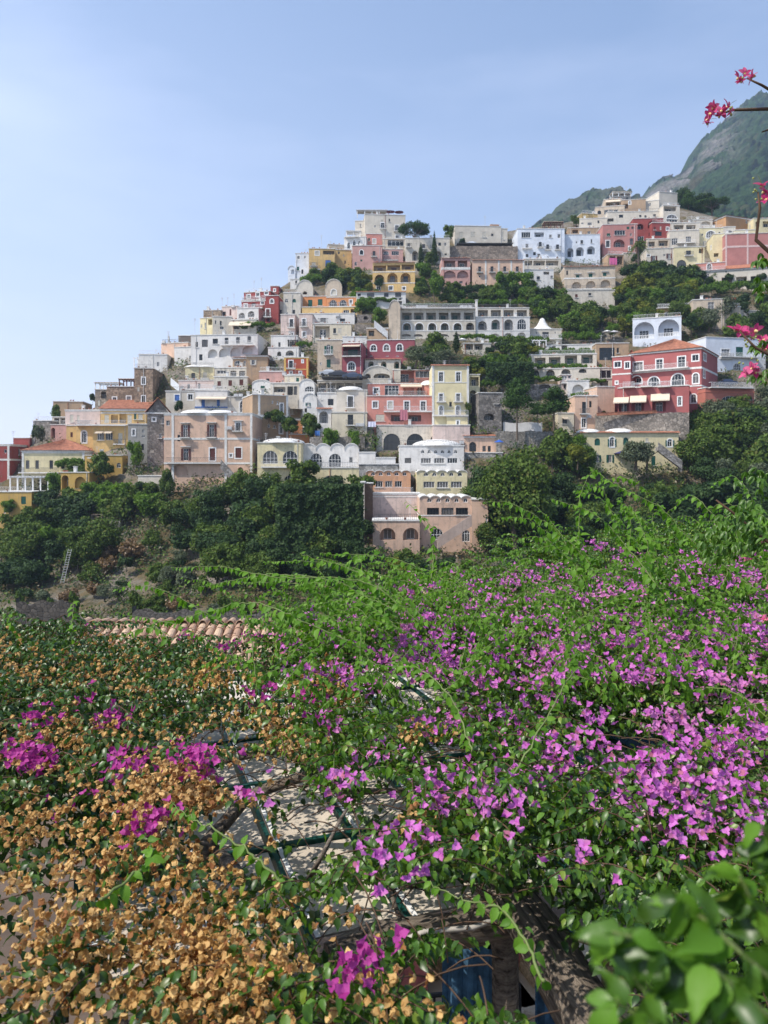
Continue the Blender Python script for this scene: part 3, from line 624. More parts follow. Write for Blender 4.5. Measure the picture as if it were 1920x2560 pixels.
H('K','salmon arcade base with two dark arches beneath the terrace','peach',215,702,1090,1290,'V 1160 1286 160 370;V 1160 1286 160 610',T=7,yaw=0,dD=-4,dirt=.6)
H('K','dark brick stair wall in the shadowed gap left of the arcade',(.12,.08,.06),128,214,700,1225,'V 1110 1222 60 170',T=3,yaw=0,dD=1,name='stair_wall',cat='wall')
H('K','narrow pale pier wall beside the brick steps','wh2',92,128,690,1225,'',T=6,yaw=0,dD=-1,name='boundary_wall',cat='wall',dirt=.7)
H('K','salmon rough house with teal arched window above the terrace','peach',1170,1495,208,378,'Ad 268 368 72 1252;Wd 310 368 34 1370;Wd 310 370 32 1423;C 262 290 30 1135',T=7,dD=5,dirt=.8,roof='shed',rise=1.2)
H('K','long pale stone terrace wall under the salmon rough house','grey',1162,1560,384,436,'',T=4,dD=4,st=2.5,name='terrace_wall',cat='wall')
# -- centre (G)
H('G','coral pink block with awnings, white framed doors and lower terrace','salm',695,1385,1122,1388,'Wt 1178 1243 50 780;Wtc 1177 1250 48 935;Wt 1175 1272 50 1107;Wt 1175 1272 50 1277;Bw 1240 1280 490 1115;Lr 1318 1382 130 1010;Lr 1318 1382 130 1190;Wc 1312 1380 90 830',T=10,yaw=0,dirt=.25,dD=1)
H('G','coral pink middle storey with glazed veranda and round turret','salm',702,1290,995,1122,'Wt 1035 1095 52 790;Wf 1010 1112 146 952;Ls 1035 1118 110 1125;V 1030 1118 60 1240;Bw 1080 1120 400 1110;S 1000 1030 220 1150',T=7,yaw=0,dD=3,dirt=.25)
H('G','small round coral turret with white dome on the coral house','salm',1290,1368,1010,1122,'',T=4,yaw=0,dD=2,dome='.5 4.2 1.9',name='turret',cat='turret')
H('G','coral pink top storey with dark recessed terrace and glazed room','salm',962,1365,852,992,'Lr 862 978 205 1080;Wf 862 930 165 1280;C 825 845 26 1130,1320',T=8,yaw=0,dD=6,dirt=.2)
H('G','tall pale yellow house with white window frames, four storeys','pyel',1372,1748,806,1382,'Wt 872 970 46 1463;Wt 872 970 46 1642;Wtbw 1095 1178 42 1463,1640;Atf 1222 1320 42 1463,1637;Bw 1275 1322 360 1560;Wt 1378 1420 26 1635;K 770 800 20 1500',T=10,yaw=0,band='978-984,1322-1330',pil='1380,1740',dirt=.12,roof='tileedge')
H('H','pale yellow side loggia stacked beside the tall yellow house','pyel',302,412,900,1310,'Lr 922 1014 90 358;Vr 1060 1192 76 342',T=7,yaw=0,dD=3)
H('H','low yellow wing with small white window under the tall house','pyel',70,288,1340,1424,'Wt 1376 1420 26 185',T=6,yaw=0,dD=.5,dirt=.2)
H('H','pale plaster terrace wall below the tall yellow house','palepk',-70,310,1424,1480,'',T=4,yaw=0,dD=-1,name='terrace_wall',cat='wall',dirt=.6)
H('G','tall white house with dark framed windows and low dome','wh2',382,694,1062,1290,'Wdt 1122 1238 56 523;B 1190 1240 90 523;W 1165 1180 18 560',T=9,yaw=0,dome='.45 7 1.6',dirt=.12)
H('G','cream ground floor of the white domed house with brown door','cream',330,694,1292,1445,'Wd 1312 1422 58 523;B 1385 1422 90 523;C 1410 1435 26 600,640;Wd 1310 1360 20 318',T=8,yaw=0,dD=-1,dirt=.25)
H('G','white wing with small high window left of the domed house','white',180,382,1092,1270,'Wd 1150 1216 58 318;W 1164 1178 20 228',T=7,yaw=0,dD=1,dirt=.3)
H('G','white arched courtyard house with round doorway and tiles','white',180,325,1255,1440,'V 1278 1400 90 245;Wd 1340 1390 26 300',T=5,dD=-1,roof='tileedge')
H('G','terrace room with a row of white columns under a long pergola roof','wh2',182,690,962,1092,'Lr 985 1080 85 232;Lr 985 1080 80 325;Lr 985 1080 78 415;Lr 985 1080 90 510;Lr 985 1080 90 620',T=7,dD=4,yaw=0)
H('G','beige house with arched window, green shutters and balcony','beige',180,434,540,850,'ANbw 585 690 44 296;Wn 740 825 42 297;W 770 800 14 215',T=9,yaw=0,dirt=.6)
H('G','plum red house with wide green shuttered balcony recess','mag',438,645,572,862,'Lnr 608 705 185 538;At 768 852 74 533;B 665 708 190 538;S 590 615 180 538',R='W 630 700 22 695',T=9,yaw=-6,dirt=.15)
H('G','plum red long house with three white arched windows','mag',695,1190,540,742,'At 590 650 58 762;At 585 650 60 897;At 580 650 60 1033;W 700 712 30 740,905,1010',T=9,yaw=-3,dD=3,dirt=.15)
H('G','white arcade with dark green doors below the plum red house','wh2',672,1042,742,842,'Vn 760 835 58 735;Vn 760 835 58 868;Vn 760 835 54 1003',T=6,yaw=-3,dD=2,roof='tileedge')
H('G','white vaulted garage with wide low arch on the road','wh2',652,950,872,960,'V 888 935 62 702;V 885 935 170 848',T=6,dD=1,roof='vaults',nv=1,rise=2.2)
H('G','beige round topped tower with climbing vine','beige',922,1040,178,532,'',T=7,yaw=0,dD=0,roof='vaults',nv=1,rise=2.0,dirt=.55,name='tower',cat='tower')
H('G','bright orange house with two green shuttered doors','orange',16,274,88,198,'Wn 122 194 44 106;Wn 116 180 48 209',T=8,yaw=-3,dirt=.2)
H('G','orange house with two dark glazed arches beside the green doors','orange',276,586,98,198,'Af 122 192 78 345;Af 122 192 74 448;Wt 124 160 28 527;B 165 196 200 400',T=8,yaw=-3,dirt=.25,dD=1)
H('G','yellow orange lower storey with washing terrace','yel',20,640,198,268,'W 228 244 14 215;Wf 228 262 60 480;L 215 262 70 560',T=7,yaw=-2,dirt=.3)
H('G','low white house with railed french window, above the cream loggia','white',128,566,266,362,'Wdb 312 358 58 240;Wd 316 350 54 440;C 275 298 24 388',T=8,yaw=-2,dirt=.2)
H('G','grey recessed loggia room beside the mottled pink house','wh2',132,312,372,532,'L 395 515 150 232',T=8,yaw=0,dirt=.3)
H('G','cream house with closed cream shutters and potted palm','cream',312,530,372,534,'Wc 418 472 34 412;W 478 494 14 478',T=8,yaw=0,dD=-1,dirt=.35,R='')
H('G','white terrace wing with glass balustrade above the plum houses','white',440,690,505,562,'Ls 470 505 80 645',T=6,dD=1)
H('G','mottled pale pink house with four brown curtained windows','palepk',-10,128,268,528,'Wtb 318 400 36 42;Wt 455 505 34 42',T=10,yaw=-2,dirt=.9,R='')
H('B','mottled pink house wall with small iron balconies','palepk',1252,1400,566,812,'Wtbd 612 700 36 1363;Wt 752 795 36 1363',T=9,yaw=-2,dirt=.9,dD=.6)
H('G','vaulted white house with arched fan window and yellow base','white',-8,150,985,1110,'Af 1018 1076 98 98',T=7,roof='vaults',nv=1,rise=1.4)
H('G','small barrel vaulted white house left of the domed house','white',28,176,1140,1300,'WN 1188 1224 26 84;V 1245 1290 26 60',T=7,roof='vaults',nv=1,rise=1.6)
H('G','low pale terrace house with railing and green plants','wh2',-130,20,900,985,'Lr 915 970 56 -90;Lr 915 970 60 -10',T=6)
# -- B
H('B','rust red cubic house with yellow corner trim','ored',1287,1540,1012,1192,'Wdtb 1045 1122 40 1357;Wt 1158 1180 24 1357;Wt 1158 1178 20 1455;Wt 1040 1062 12 1478',T=9,yaw=3,band='1128-1138,1012-1022',pil='1296,1528',bandc=YB_,dirt=.15)
H('B','pink low house with blue window left of the rust red house','pink',1030,1288,1158,1272,'Wd 1228 1262 32 1118;W 1245 1268 22 1275;C 1175 1195 40 1290',T=7,yaw=0,dirt=.35)
H('B','cream low house with grey shutters under the rust red house','cream',1290,1480,1200,1275,'Wn 1222 1262 44 1420;W 1240 1262 24 1328',T=6)
H('B','dark red house with arched white window and arched base','red',1095,1228,372,642,'At 405 446 34 1160;Wmtb 508 590 42 1117;V 600 640 76 1105',T=9,yaw=-4,dirt=.1)
H('B','narrow dark red upper tower with tiny white window','red',1145,1230,272,370,'Wt 298 325 18 1188',T=7,yaw=-4,dD=3,dirt=.1)
H('B','dark red upper storey with white parapet and three white windows','red',870,1146,332,430,'Wt 358 398 32 920;Wt 340 380 34 1013;Wt 326 356 34 1103;Bw 385 418 260 985',T=9,yaw=-14,dD=2,dirt=.12,rise=0)
H('B','dark red middle storey above white arcade arches','red',845,1096,430,505,'Wt 456 490 30 888;Wd 446 482 44 972;Wt 430 460 30 1062;Bw 478 505 240 950',T=8,yaw=-10,dirt=.12)
H('B','white double arcade at the foot of the dark red houses','white',800,1022,500,612,'Vrw 546 606 62 848;Vrw 528 592 66 945',T=6,yaw=-6,dD=-1)
H('B','pale pink white house with dark window left of the red houses','palepk',640,800,482,602,'Wd 535 580 34 665;Wm 510 576 18 730;C 475 492 20 760',T=8,yaw=-12)
H('B','brown stone house with flat roof on the left ridge',(.36,.27,.19),450,636,522,642,'',T=8,st=2.2,yaw=-4)
H('B','cream wedge house with open corner loggia on the ridge','pyel',415,545,602,722,'W 668 705 12 430;W 650 710 14 470;L 612 672 42 520',T=8,yaw=-22,roof='flat')
H('B','lilac white house with slit windows under the brown stone house','wh2',545,742,588,762,'Wd 626 662 13 575;Wd 630 682 18 630;W 690 720 40 640',T=8,yaw=6,dirt=.4)
H('B','white terrace house shaded by a long cream awning','wh2',742,1000,620,735,'S 640 690 230 840;L 680 715 60 790;L 680 715 60 880',T=7,dirt=.3)
H('B','white tall hotel with balcony windows above four shell arches','white',320,1012,778,1062,'Wd 850 905 26 380;Wd 826 902 60 465;Wd 816 870 54 573;Wd 806 872 38 690;Wd 800 866 38 808;Wd 790 852 38 926;Bw 850 884 110 690,810,926;Vs 925 1015 98 545;Vs 916 1008 98 660;Vs 905 1002 104 782;Vs 893 975 108 907;Wd 978 1040 34 423',T=12,yaw=-4,name='hotel',cat='hotel',dirt=.2)
H('B','peach cubic house on the left ridge below the white hotel','peach',12,290,862,972,'C 850 862 16 40;K 800 862 12 80',T=9,yaw=-14,dirt=.1)
H('B','dark reed fenced terrace room on the ridge',(.15,.12,.1),190,322,786,852,'',T=5,dirt=.5,roof='flat')
H('B','white terrace house stepping down to the stone tower','white',150,345,905,1020,'W 990 1030 20 312;W 995 1030 16 350',T=7,yaw=-10)
H('B','white plain house with one dark window right of the tall hotel','white',1150,1425,786,912,'Wd 852 900 22 1238;Lr 842 900 90 1375',T=8,dirt=.35)
H('B','white lower house with round arch and canopy','white',1120,1436,908,1002,'V 948 996 44 1235;V 938 992 86 1345',T=6,dirt=.35)
H('B','tan house with glazed arches under an orange tiled roof','tan',755,896,1012,1105,'Af 1042 1102 72 805;Af 1042 1102 30 878',T=8,roof='shed',rise=1.6)
H('B','brown plaster house with pale blue shuttered window','tan',897,1116,988,1165,'WP 1035 1086 32 967',T=9,yaw=4,dirt=.7,roof='shed',rise=1.2)
H('B','cream vaulted house with flowered balcony doors by the dark wall','pyel',262,560,1112,1242,'Wdb 1172 1230 40 345;Wcb 1162 1226 40 468',T=7,dome='.3 7 1.;.7 7 1.',dirt=.45)
H('B','white patched house with three brown shuttered windows','wh2',560,906,1212,1315,'Wm 1256 1310 36 613;Wm 1246 1306 38 728;Wm 1238 1300 40 843',T=8,dirt=.6)
H('B','pale terrace storey with broken plaster above the brown shutters','wh2',565,902,1118,1210,'Ws 1145 1180 100 640;Lrw 1150 1205 60 760;Lrw 1150 1205 60 850',T=7,dirt=.8)
H('B','lilac balcony house with white railings and outside stair','palepk',190,560,1250,1352,'Wd 1285 1345 24 297;Wd 1280 1342 24 407;Bw 1300 1340 330 400;Ls 1310 1345 36 105',T=7)
H('F','white house with red framed windows and blue stencilled base','wh2',135,425,508,722,'Wut 540 600 46 248;Wt 535 590 46 378',T=7,dD=1,dirt=.2)
H('F','white long house with two bright blue doors behind pale canopy','white',425,745,500,672,'Wu 580 670 34 505;Wu 570 656 30 655;S 560 590 300 590',T=7,dirt=.3,band='658-670',bandc=BLUE)
H('B','white arched cap house with blue tarpaulin on a flat terrace','white',955,1146,1268,1335,'Wn 1305 1330 44 1065',T=6,roof='vaults',nv=1,rise=.9)
H('B','white terrace house with dark curtain doorways','wh2',1146,1490,1278,1400,'Wd 1310 1398 34 1405;L 1310 1398 60 1350;L 1315 1370 120 1240',T=7)
# -- C
H('C','large white top hotel with pergola terrace on its roof','wh2',880,1300,236,482,'W 342 368 16 985;Wtb 320 380 38 1065;Wtb 345 408 38 1213;Wt 450 478 36 1215',T=14,yaw=5,dirt=.12,name='hotel',cat='hotel')
H('C','white stepped wing with small terrace left of the top hotel','wh2',778,880,300,470,'W 330 360 14 835',T=9,yaw=-8,dirt=.2)
H('C','white house with arched windows and railing under the stepped wing','white',665,892,470,612,'At 522 588 30 712;At 500 552 30 770;Ad 510 550 18 822;Bw 430 470 140 750',T=9,yaw=-8,dirt=.2)
H('C','salmon stained square tower house with one shuttered window','salm',893,1060,436,560,'Wtc 488 535 32 977',T=8,yaw=4,dirt=.9)
H('C','bright pink house with arched window and small balcony','pink',750,1058,558,768,'Atd 602 650 36 845;Wdb 612 670 28 975;W 725 765 24 785;Wn 700 720 20 843',T=9,yaw=0,dirt=.2)
H('C','cream glazed gallery house beside the salmon tower','beige',1062,1298,486,592,'Wc 520 558 22 1077;Wf 498 560 170 1200',T=8,yaw=0)
H('C','pink low wing with wide red window under the glazed gallery','pink',1060,1276,595,716,'As 612 652 58 1100;Wf 612 656 76 1195;Bd 670 712 150 1150',T=7,yaw=0,dD=-1,dirt=.4)
H('C','grey white house with arcade behind the umbrella pine','wh2',1300,1760,480,725,'Wdb 532 572 26 1335;Wdb 540 590 30 1490;Wdb 540 590 30 1590;V 610 712 58 1505;V 612 712 60 1400;V 612 712 62 1640',T=9,yaw=0,dirt=.55)
H('C','ochre house with open laundry loggia and blue cloth','yel',300,570,590,872,'Wtc 615 655 40 385;Wcb 728 772 40 350;Lr 608 648 118 505;Wu 706 768 56 498;Bd 768 806 110 362',T=9,yaw=3,dirt=.6)
H('C','orange brown side house right of the ochre laundry house','yel',572,742,602,775,'Wd 618 642 18 610;Wd 712 745 14 675;W 650 668 14 660',T=8,yaw=10,dirt=.6)
H('C','blue white house with two square windows at the ridge end','bluew',160,300,638,862,'Wt 660 696 26 192;W 660 690 18 258;Atd 802 850 22 232',T=9,yaw=-3,dirt=.25)
H('C','blue white curved belfry gable at the ridge end','bluew',82,158,790,880,'Vs 802 850 32 132',T=3,yaw=-3,roof='vaults',nv=1,rise=1.2)
H('C','small beige cube behind the orange brown house','beige',500,666,546,604,'Wc 570 584 24 550',T=7,yaw=10)
H('C','yellow hotel with three shaded balconies over three arches','yel',960,1400,732,1025,'Lrm 762 820 130 1035;Lrm 758 812 135 1180;Lrm 752 806 130 1325;Vrd 856 938 98 1032;Vrd 838 938 104 1165;Vrd 838 938 104 1302;Wt 976 1016 38 1020;Wt 976 1016 38 1150;Wt 984 1014 30 1285',T=9,yaw=-2,dirt=.5,roof='tileedge',band='824-832,940-948',name='hotel',cat='hotel')
H('C','long white house with dark picture windows and vine pergola','white',792,1305,1038,1172,'Wd 1052 1082 34 820;Wd 1048 1088 76 940;Wd 1046 1088 48 1102;Wd 1044 1090 62 1225;V 1100 1118 30 1200;V 1100 1118 30 1245;L 1130 1170 100 1215',T=8,yaw=0,dirt=.2,roof='tileedge')
H('C','cream barrel vaulted house with tall arched window','beige',470,642,958,1068,'Atc 1010 1066 52 557',T=8,roof='vaults',nv=1,rise=2.4,yaw=0,dirt=.3)
H('C','white barrel vaulted house with dark red arch','wh2',170,342,968,1072,'Vm 1028 1062 46 258',T=8,roof='vaults',nv=1,rise=2.4,yaw=0,dirt=.3)
H('C','low white house with red cornice below the belfry gable','white',105,330,905,960,'Wd 920 948 20 168;Wd 912 935 20 270',T=6,yaw=-4)
H('B','white house with two dark green arched windows','wh2',1280,1458,342,602,'As 402 440 36 1312;An 402 440 36 1312,1392;Wd 517 580 26 1247;W 542 566 20 1318;Wd 517 560 26 1388',T=8,yaw=0,dirt=.35)
H('B','white wing with dark blue door beside the dark red house','wh2',1228,1282,440,602,'Wd 515 580 24 1250',T=7,yaw=0,dirt=.3)
# -- D
H('D','pale top mansion with closed cream shutters and balustrade','wh2',320,800,188,352,'Wc 248 305 46 385;Wc 248 305 42 508;Wc 248 305 40 625;Wd 266 292 24 708;W 345 350 10 650',T=10,yaw=3,dirt=.12,name='mansion',cat='mansion')
H('D','pale side wing at the right end of the top mansion','wh2',800,866,215,350,'Wc 245 325 14 822',T=8,yaw=6,dirt=.15)
H('D','rust coloured hut on the mansion roof','orange',690,778,172,205,'',T=4,dD=6,name='roof_hut',cat='hut')
H('D','rough stone retaining wall under the parked silver car',(.26,.21,.17),205,972,392,540,'',T=5,dD=2,st=1.6,yaw=0,name='retaining_wall',cat='wall',roof='none')
H('D','rose pink house with two balcony tiers and tile edge','pink',182,478,522,765,'Lr 545 612 118 265;Lr 545 612 100 400;Vsr 650 728 126 265;Vsr 650 728 116 402;Wd 758 782 34 383;V 770 800 18 438',T=8,yaw=0,dirt=.3,roof='tileedge',band='614-640')
H('D','long peach house with four tall windows and a small oculus','peach',500,1042,542,775,'Wdb 605 668 30 577,705,838,968;O 698 720 20 577',T=9,yaw=0,pil='640,775,905,1032',dirt=.25,roof='tileedge')
H('D','blue white four storey hotel with glazed corner terrace','bluew',970,1458,216,526,'Wf 250 306 92 1057;L 252 300 100 1195;W 275 308 26 1312;W 270 310 28 1400;Wd 372 420 28 1068;Wdb 352 408 30 1205;Wdb 378 434 30 1283,1385;Wd 478 510 28 1068;Wd 475 514 30 1192;W 500 514 20 1285,1385;Bw 395 422 100 1068',T=11,yaw=0,dirt=.12,name='hotel',cat='hotel')
H('D','grey shaded terrace arcade below the blue white hotel','wh2',1042,1420,528,602,'L 545 596 78 1085;L 545 596 120 1195;L 545 596 130 1330',T=7,yaw=0,dD=-1)
H('D','white garden house with striped pergola roof','white',1045,1345,640,760,'Wd 708 745 34 1185;W 700 740 26 1325;L 660 690 60 1270',T=7,yaw=0,dD=-2)
H('E','brown grey terrace house above the blue white hotel','tan',0,262,430,492,'W 458 480 26 175;L 445 475 50 60',T=7,dirt=.7,dD=1)
H('E','white hotel wing with three tall arches and oculus','bluew',-30,266,486,688,'O 540 560 14 72;Wd 532 562 22 115;Wd 524 556 12 195;Vd 596 672 52 20;Vd 590 664 68 100;Vd 582 650 70 192',T=9,yaw=-2,dirt=.12)
H('E','weathered cream house with green windows over three blind arches','beige',-30,392,752,945,'Wnk 820 846 28 80;Wnk 810 838 32 187;Wnk 802 830 30 305;Vs 878 938 78 70;Vs 870 934 80 190;Vs 860 925 84 312;Bd 918 940 400 180',T=9,yaw=-3,dirt=.7,band='842-852',roof='tileedge')
H('E','pale base storey with small red door under the blind arches','wh2',-25,388,948,1035,'Wm 980 1008 22 70;Wd 970 992 24 182',T=6,yaw=-3,dD=-1,dirt=.5)
# -- E top right
H('E','small yellow stone house at the left of the hill crest',(.5,.36,.15),115,246,312,378,'',T=7,yaw=10,st=2.)
H('E','terraced beige house with row of square glass windows','beige',228,470,252,330,'Wf 280 318 34 318,357,398;Ad 285 318 30 260',T=8,yaw=-10,dirt=.5)
H('E','beige roof terrace house with awning on the hill crest','beige',298,445,192,262,'L 215 245 110 370;S 200 225 120 370',T=7,yaw=-10,dirt=.4)
H('E','small grey top storey with pergola on the highest house','grey',370,522,168,212,'L 180 205 50 420;Wd 175 200 20 490',T=6,dD=4,dirt=.5)
H('E','tan house with one small arched window near the crest','tan',445,645,196,288,'At 206 234 18 512;L 230 270 40 480',T=9,yaw=-8,dirt=.5)
H('E','tall blank white block at the top of the town','wh2',756,907,136,250,'',T=14,yaw=14,dirt=.15)
H('E','white sloping wing with arch left of the blank white block','wh2',592,757,208,298,'Ws 225 250 22 678;Vs 245 292 70 715;L 275 295 60 620',T=9,yaw=-20,dirt=.15,dD=2)
H('E','white house with large fan shaped arch relief','wh2',790,928,246,388,'L 252 292 104 848;Hft 320 352 90 862;Ws 358 380 90 862',T=8,yaw=6,dirt=.2,dD=-2)
H('E','white long storey with small dark windows under the crest','wh2',325,792,296,392,'Wd 320 346 34 440;Wd 322 342 18 600;Wd 316 336 22 718;Lr 352 378 54 352;L 275 292 50 560',T=9,yaw=-3,dirt=.3,dD=-1)
H('E','pale house with triple sash window left of the white long storey','wh2',98,326,352,436,'Wf 384 410 36 180;Wd 368 392 16 253;W 385 400 20 120',T=8,yaw=-6,dirt=.3)
H('E','brick red house with arched terrace recess','red',540,792,352,545,'V 396 444 58 600;Vs 366 432 92 710;Wd 470 500 20 680;Ws 500 535 60 600',T=9,yaw=-4,dirt=.15)
H('E','brick red cubic wing with wide dark window','red',697,848,390,528,'Wd 460 496 56 750',T=8,yaw=4,dirt=.15,dD=-2)
H('E','faded rose house with glazed upper room and laundry arch','pinkd',288,576,402,648,'Wf 450 490 88 430;Wn 420 442 22 498;Ad 418 440 20 535;Wn 475 498 28 335;W 475 498 16 523;Wdt 536 590 30 330;Wd 518 570 30 528;Vr 525 590 94 425',T=9,yaw=-3,dirt=.8)
H('E','low shed house with pink laundry under the rose house','tan',330,462,652,748,'L 665 735 50 370;L 665 735 50 430',T=6,dirt=.5)
H('E','tan plaster house block behind the palm tree','beige',462,560,640,700,'',T=6,dirt=.6)
H('E','white house with two ochre shuttered windows right of the palm','wh2',650,878,602,810,'WM 662 706 26 713;WM 644 686 22 838',T=9,yaw=-5,dirt=.3)
H('E','cream ruin terrace with reed canopy above the white house','beige',650,845,522,604,'L 535 580 80 790;Lr 545 585 60 690',T=7,dirt=.9)
H('E','white house with blue glazed doors and long balcony','wh2',843,1090,452,590,'W 516 572 50 885;W 502 555 44 1000;Bw 530 558 150 975',T=9,yaw=-6,dirt=.3)
H('E','cream house with arched triple window and two round windows','pyel',1090,1290,432,560,'Atf 455 512 76 1185;O 476 498 18 1115;O 460 482 18 1258;Wc 540 588 86 1163',T=9,yaw=-2,dirt=.3)
H('E','cream house with big blue arched window above green shrubs','pyel',880,1132,590,800,'Wdb 618 660 40 1000;Ad 696 772 78 942;L 600 640 40 1105',T=8,yaw=-5,dirt=.25)
H('E','white small house with arched double window right of the cream one','wh2',1290,1390,422,505,'Ad 450 490 50 1343',T=7,yaw=-4)
H('E','yellow cream stepped house left of the large pink wall','pyel',1205,1480,475,695,'W 525 556 14 1365;L 640 670 40 1230',T=8,yaw=-10,dirt=.2)
H('E','yellow cream upper house with flat roof near the right edge','pyel',1385,1580,448,560,'',T=8,yaw=-4,dirt=.15,dD=2)
H('E','large rose pink wall house with pale rounded panels','pinkd',1308,1720,478,735,'',band='575-590',pil='1312,1490,1668',bandc=PKB,T=10,yaw=-6,dirt=.12)
H('E','salmon house with arched white window and terrace rail','salm',1062,1306,722,878,'At 728 778 36 1172;Bw 745 785 220 1190;Wc 800 820 24 1040',T=8,yaw=-14,dirt=.3)
H('E','long white villa with orange tile roof and three oculi','wh2',1095,1740,770,905,'O 783 803 18 1312;O 762 782 18 1458;O 740 760 18 1598;Wb 812 866 34 1155;L 840 895 90 1320;L 835 890 90 1440;L 830 885 90 1560',T=11,yaw=-16,roof='shed',rise=4.,dirt=.12,name='villa',cat='villa')
H('E','tan farmhouse with shallow roof behind the crest at right',(.42,.24,.12),1310,1545,345,415,'W 365 395 14 1480,1520',T=9,yaw=20,roof='hip',rise=1.6,dirt=.3)
H('E','cream porch house with dark opening at the far right crest','pyel',1540,1720,352,440,'V 375 420 30 1570;L 375 425 90 1660',T=8,yaw=0,dirt=.2)
H('E','low white house with shallow arch below the umbrella pine','wh2',980,1200,362,415,'Vs 376 404 76 1145;Vs 378 404 40 1040',T=7,yaw=0,dirt=.3)
H('E','white flat building with parasol terrace under the crest trees','wh2',850,1095,388,460,'L 405 440 80 920;L 405 440 80 1020',T=7,yaw=-3,dirt=.35)
# -- H arcade hotel
H('H','long arcaded hotel wing with two balcony tiers and tile canopies','wh2',-411,368,212,505,
  'Lrn 255 330 100 -343,-220,-92,38,163,298;Vrnt 362 438 84 -343,-214,-81,49,182;Vrd 358 436 84 312;Vsr 478 503 90 -350,-225,-90,40,180,310;C 190 208 26 -230,-190,-150,225,268,312;Bw 172 212 760 -20',
  T=10,yaw=0,dirt=.5,roof='tileedge',band='335-342,440-448',name='hotel',cat='hotel')
H('H','white arcade hotel block with four great dark arches','white',370,932,302,532,'Vrd 342 436 92 440;Vrn 326 432 92 578;Vrd 324 436 94 712;Af 322 430 92 848;Vsn 472 526 88 575;Vsn 466 528 98 710;Vsn 460 522 88 846;Vs 480 520 80 440',T=10,yaw=0,dirt=.25,band='304-308,438-444',name='hotel',cat='hotel')
H('H','roof terrace rooms with fins and sun loungers on the arcade block','wh2',385,925,208,300,'Lr 228 298 104 445,580,712,850',T=6,yaw=0,dD=3,dirt=.2)
H('H','tall white chimney tower between the two hotel wings','white',370,390,128,305,'',T=1,yaw=0,name='chimney_tower',cat='chimney')
H('H','white pavilion with pointed tent shaped roof','wh2',930,1262,428,535,'Wd 455 522 66 1095;O 452 478 14 1000;O 450 476 14 1195;Bw 500 530 320 1095',T=8,yaw=0,dirt=.15,name='pavilion',cat='pavilion')
H('H','white terrace house with blue laundry under the vine pergola','wh2',700,958,585,700,'Vd 605 660 90 880;L 615 668 80 740;Bd 648 690 250 830',T=6,yaw=0,dirt=.4)
H('H','white restaurant terrace with green canvas roof behind the trees','wh2',240,528,575,655,'L 580 640 90 300;L 580 640 90 400;L 580 640 90 490',T=6,yaw=0,dirt=.3)
H('H','small white stepped terrace at the left end of the wavy parapet','white',960,1102,638,700,'W 662 690 16 995;V 605 640 60 1040',T=6,yaw=0)
H('H','upper vine terrace hotel storey with green shuttered rooms','wh2',925,1625,690,832,'Lrn 722 802 110 1040;Lrn 716 800 120 1190;Lrn 700 790 130 1358;Lrn 692 782 120 1525',T=8,yaw=-8,dirt=.3,name='hotel',cat='hotel')
H('H','white wavy parapet terrace above the vine hotel','white',1102,1625,590,690,'Lr 605 655 60 1170;Lr 595 650 60 1290',T=5,yaw=-8,dD=2)
H('H','lower vine hotel arcade with dark arches and leafy edge','wh2',905,1660,836,942,'Vrn 850 928 90 985;Vrd 846 922 92 1145;Vrd 832 898 96 1305;Vrd 815 880 80 1480',T=8,yaw=-8,dirt=.35,name='hotel',cat='hotel')
H('H','white cubist house with big shell arch beside the peach house','white',1322,1548,960,1115,'Vs 1000 1112 120 1432;Wd 1042 1100 38 1435',T=8,yaw=0,dirt=.15)
H('H','white upper cubist house with slit window and tile eave','white',1362,1560,850,968,'Wd 885 970 16 1443;Wf 870 925 20 1545',T=7,yaw=-4,dirt=.15,dD=3)
H('H','small white balcony house left of the cubist house','palepk',1255,1362,900,1050,'W 910 952 56 1290;Wd 912 940 26 1342;Bw 950 985 130 1320;L 1000 1040 50 1310',T=6,yaw=0)
H('I','glazed studio house with black framed window beside the red villa','tan',288,548,442,605,'Wdf 476 575 122 375;Lrs 480 570 40 300',T=9,yaw=-4,dirt=.7,roof='flat')
H('I','glass walled veranda house left of the red villa','wh2',232,418,638,785,'Wf 655 720 160 330;Lr 740 782 110 330',T=7,yaw=-4)
H('I','peach house with tall narrow railed windows below the cubist houses','peach',118,300,862,1118,'Wdb 908 1002 32 192;Wt 1040 1112 32 190;C 1020 1035 20 230',T=9,yaw=0,dirt=.25,roof='flat')
H('I','tan rounded retaining block left of the red villa terrace','peach',296,436,788,1008,'',T=8,yaw=8,dirt=.3,name='house')
H('H','low cream house with awning window beneath the pine pair','cream',1222,1390,1300,1445,'Wd 1358 1408 50 1293;S 1345 1362 60 1293',T=6,yaw=0,dirt=.3)
H('H','white garden wall under the pair of pines','white',655,1060,1390,1470,'',T=1.5,yaw=0,name='garden_wall',cat='wall',dirt=.1,roof='none')
H('H','grey rubble wall with arch and stair behind the pines',(.24,.22,.2),400,640,1090,1440,'V 1300 1370 110 510;Wm 1160 1200 34 580',T=6,yaw=6,st=2.2,name='stone_building',cat='building')
H('H','grey rubble terrace wall with red flowers among the pines',(.26,.24,.22),900,1260,990,1100,'Vs 1000 1040 120 1090',T=4,yaw=0,st=2.2,name='terrace_wall',cat='wall',roof='none')
H('H','long stained garden retaining wall at the foot of the pines',(.25,.23,.2),585,1330,1480,1600,'',T=3,yaw=0,dD=-1,st=2.0,name='retaining_wall',cat='wall',roof='none')
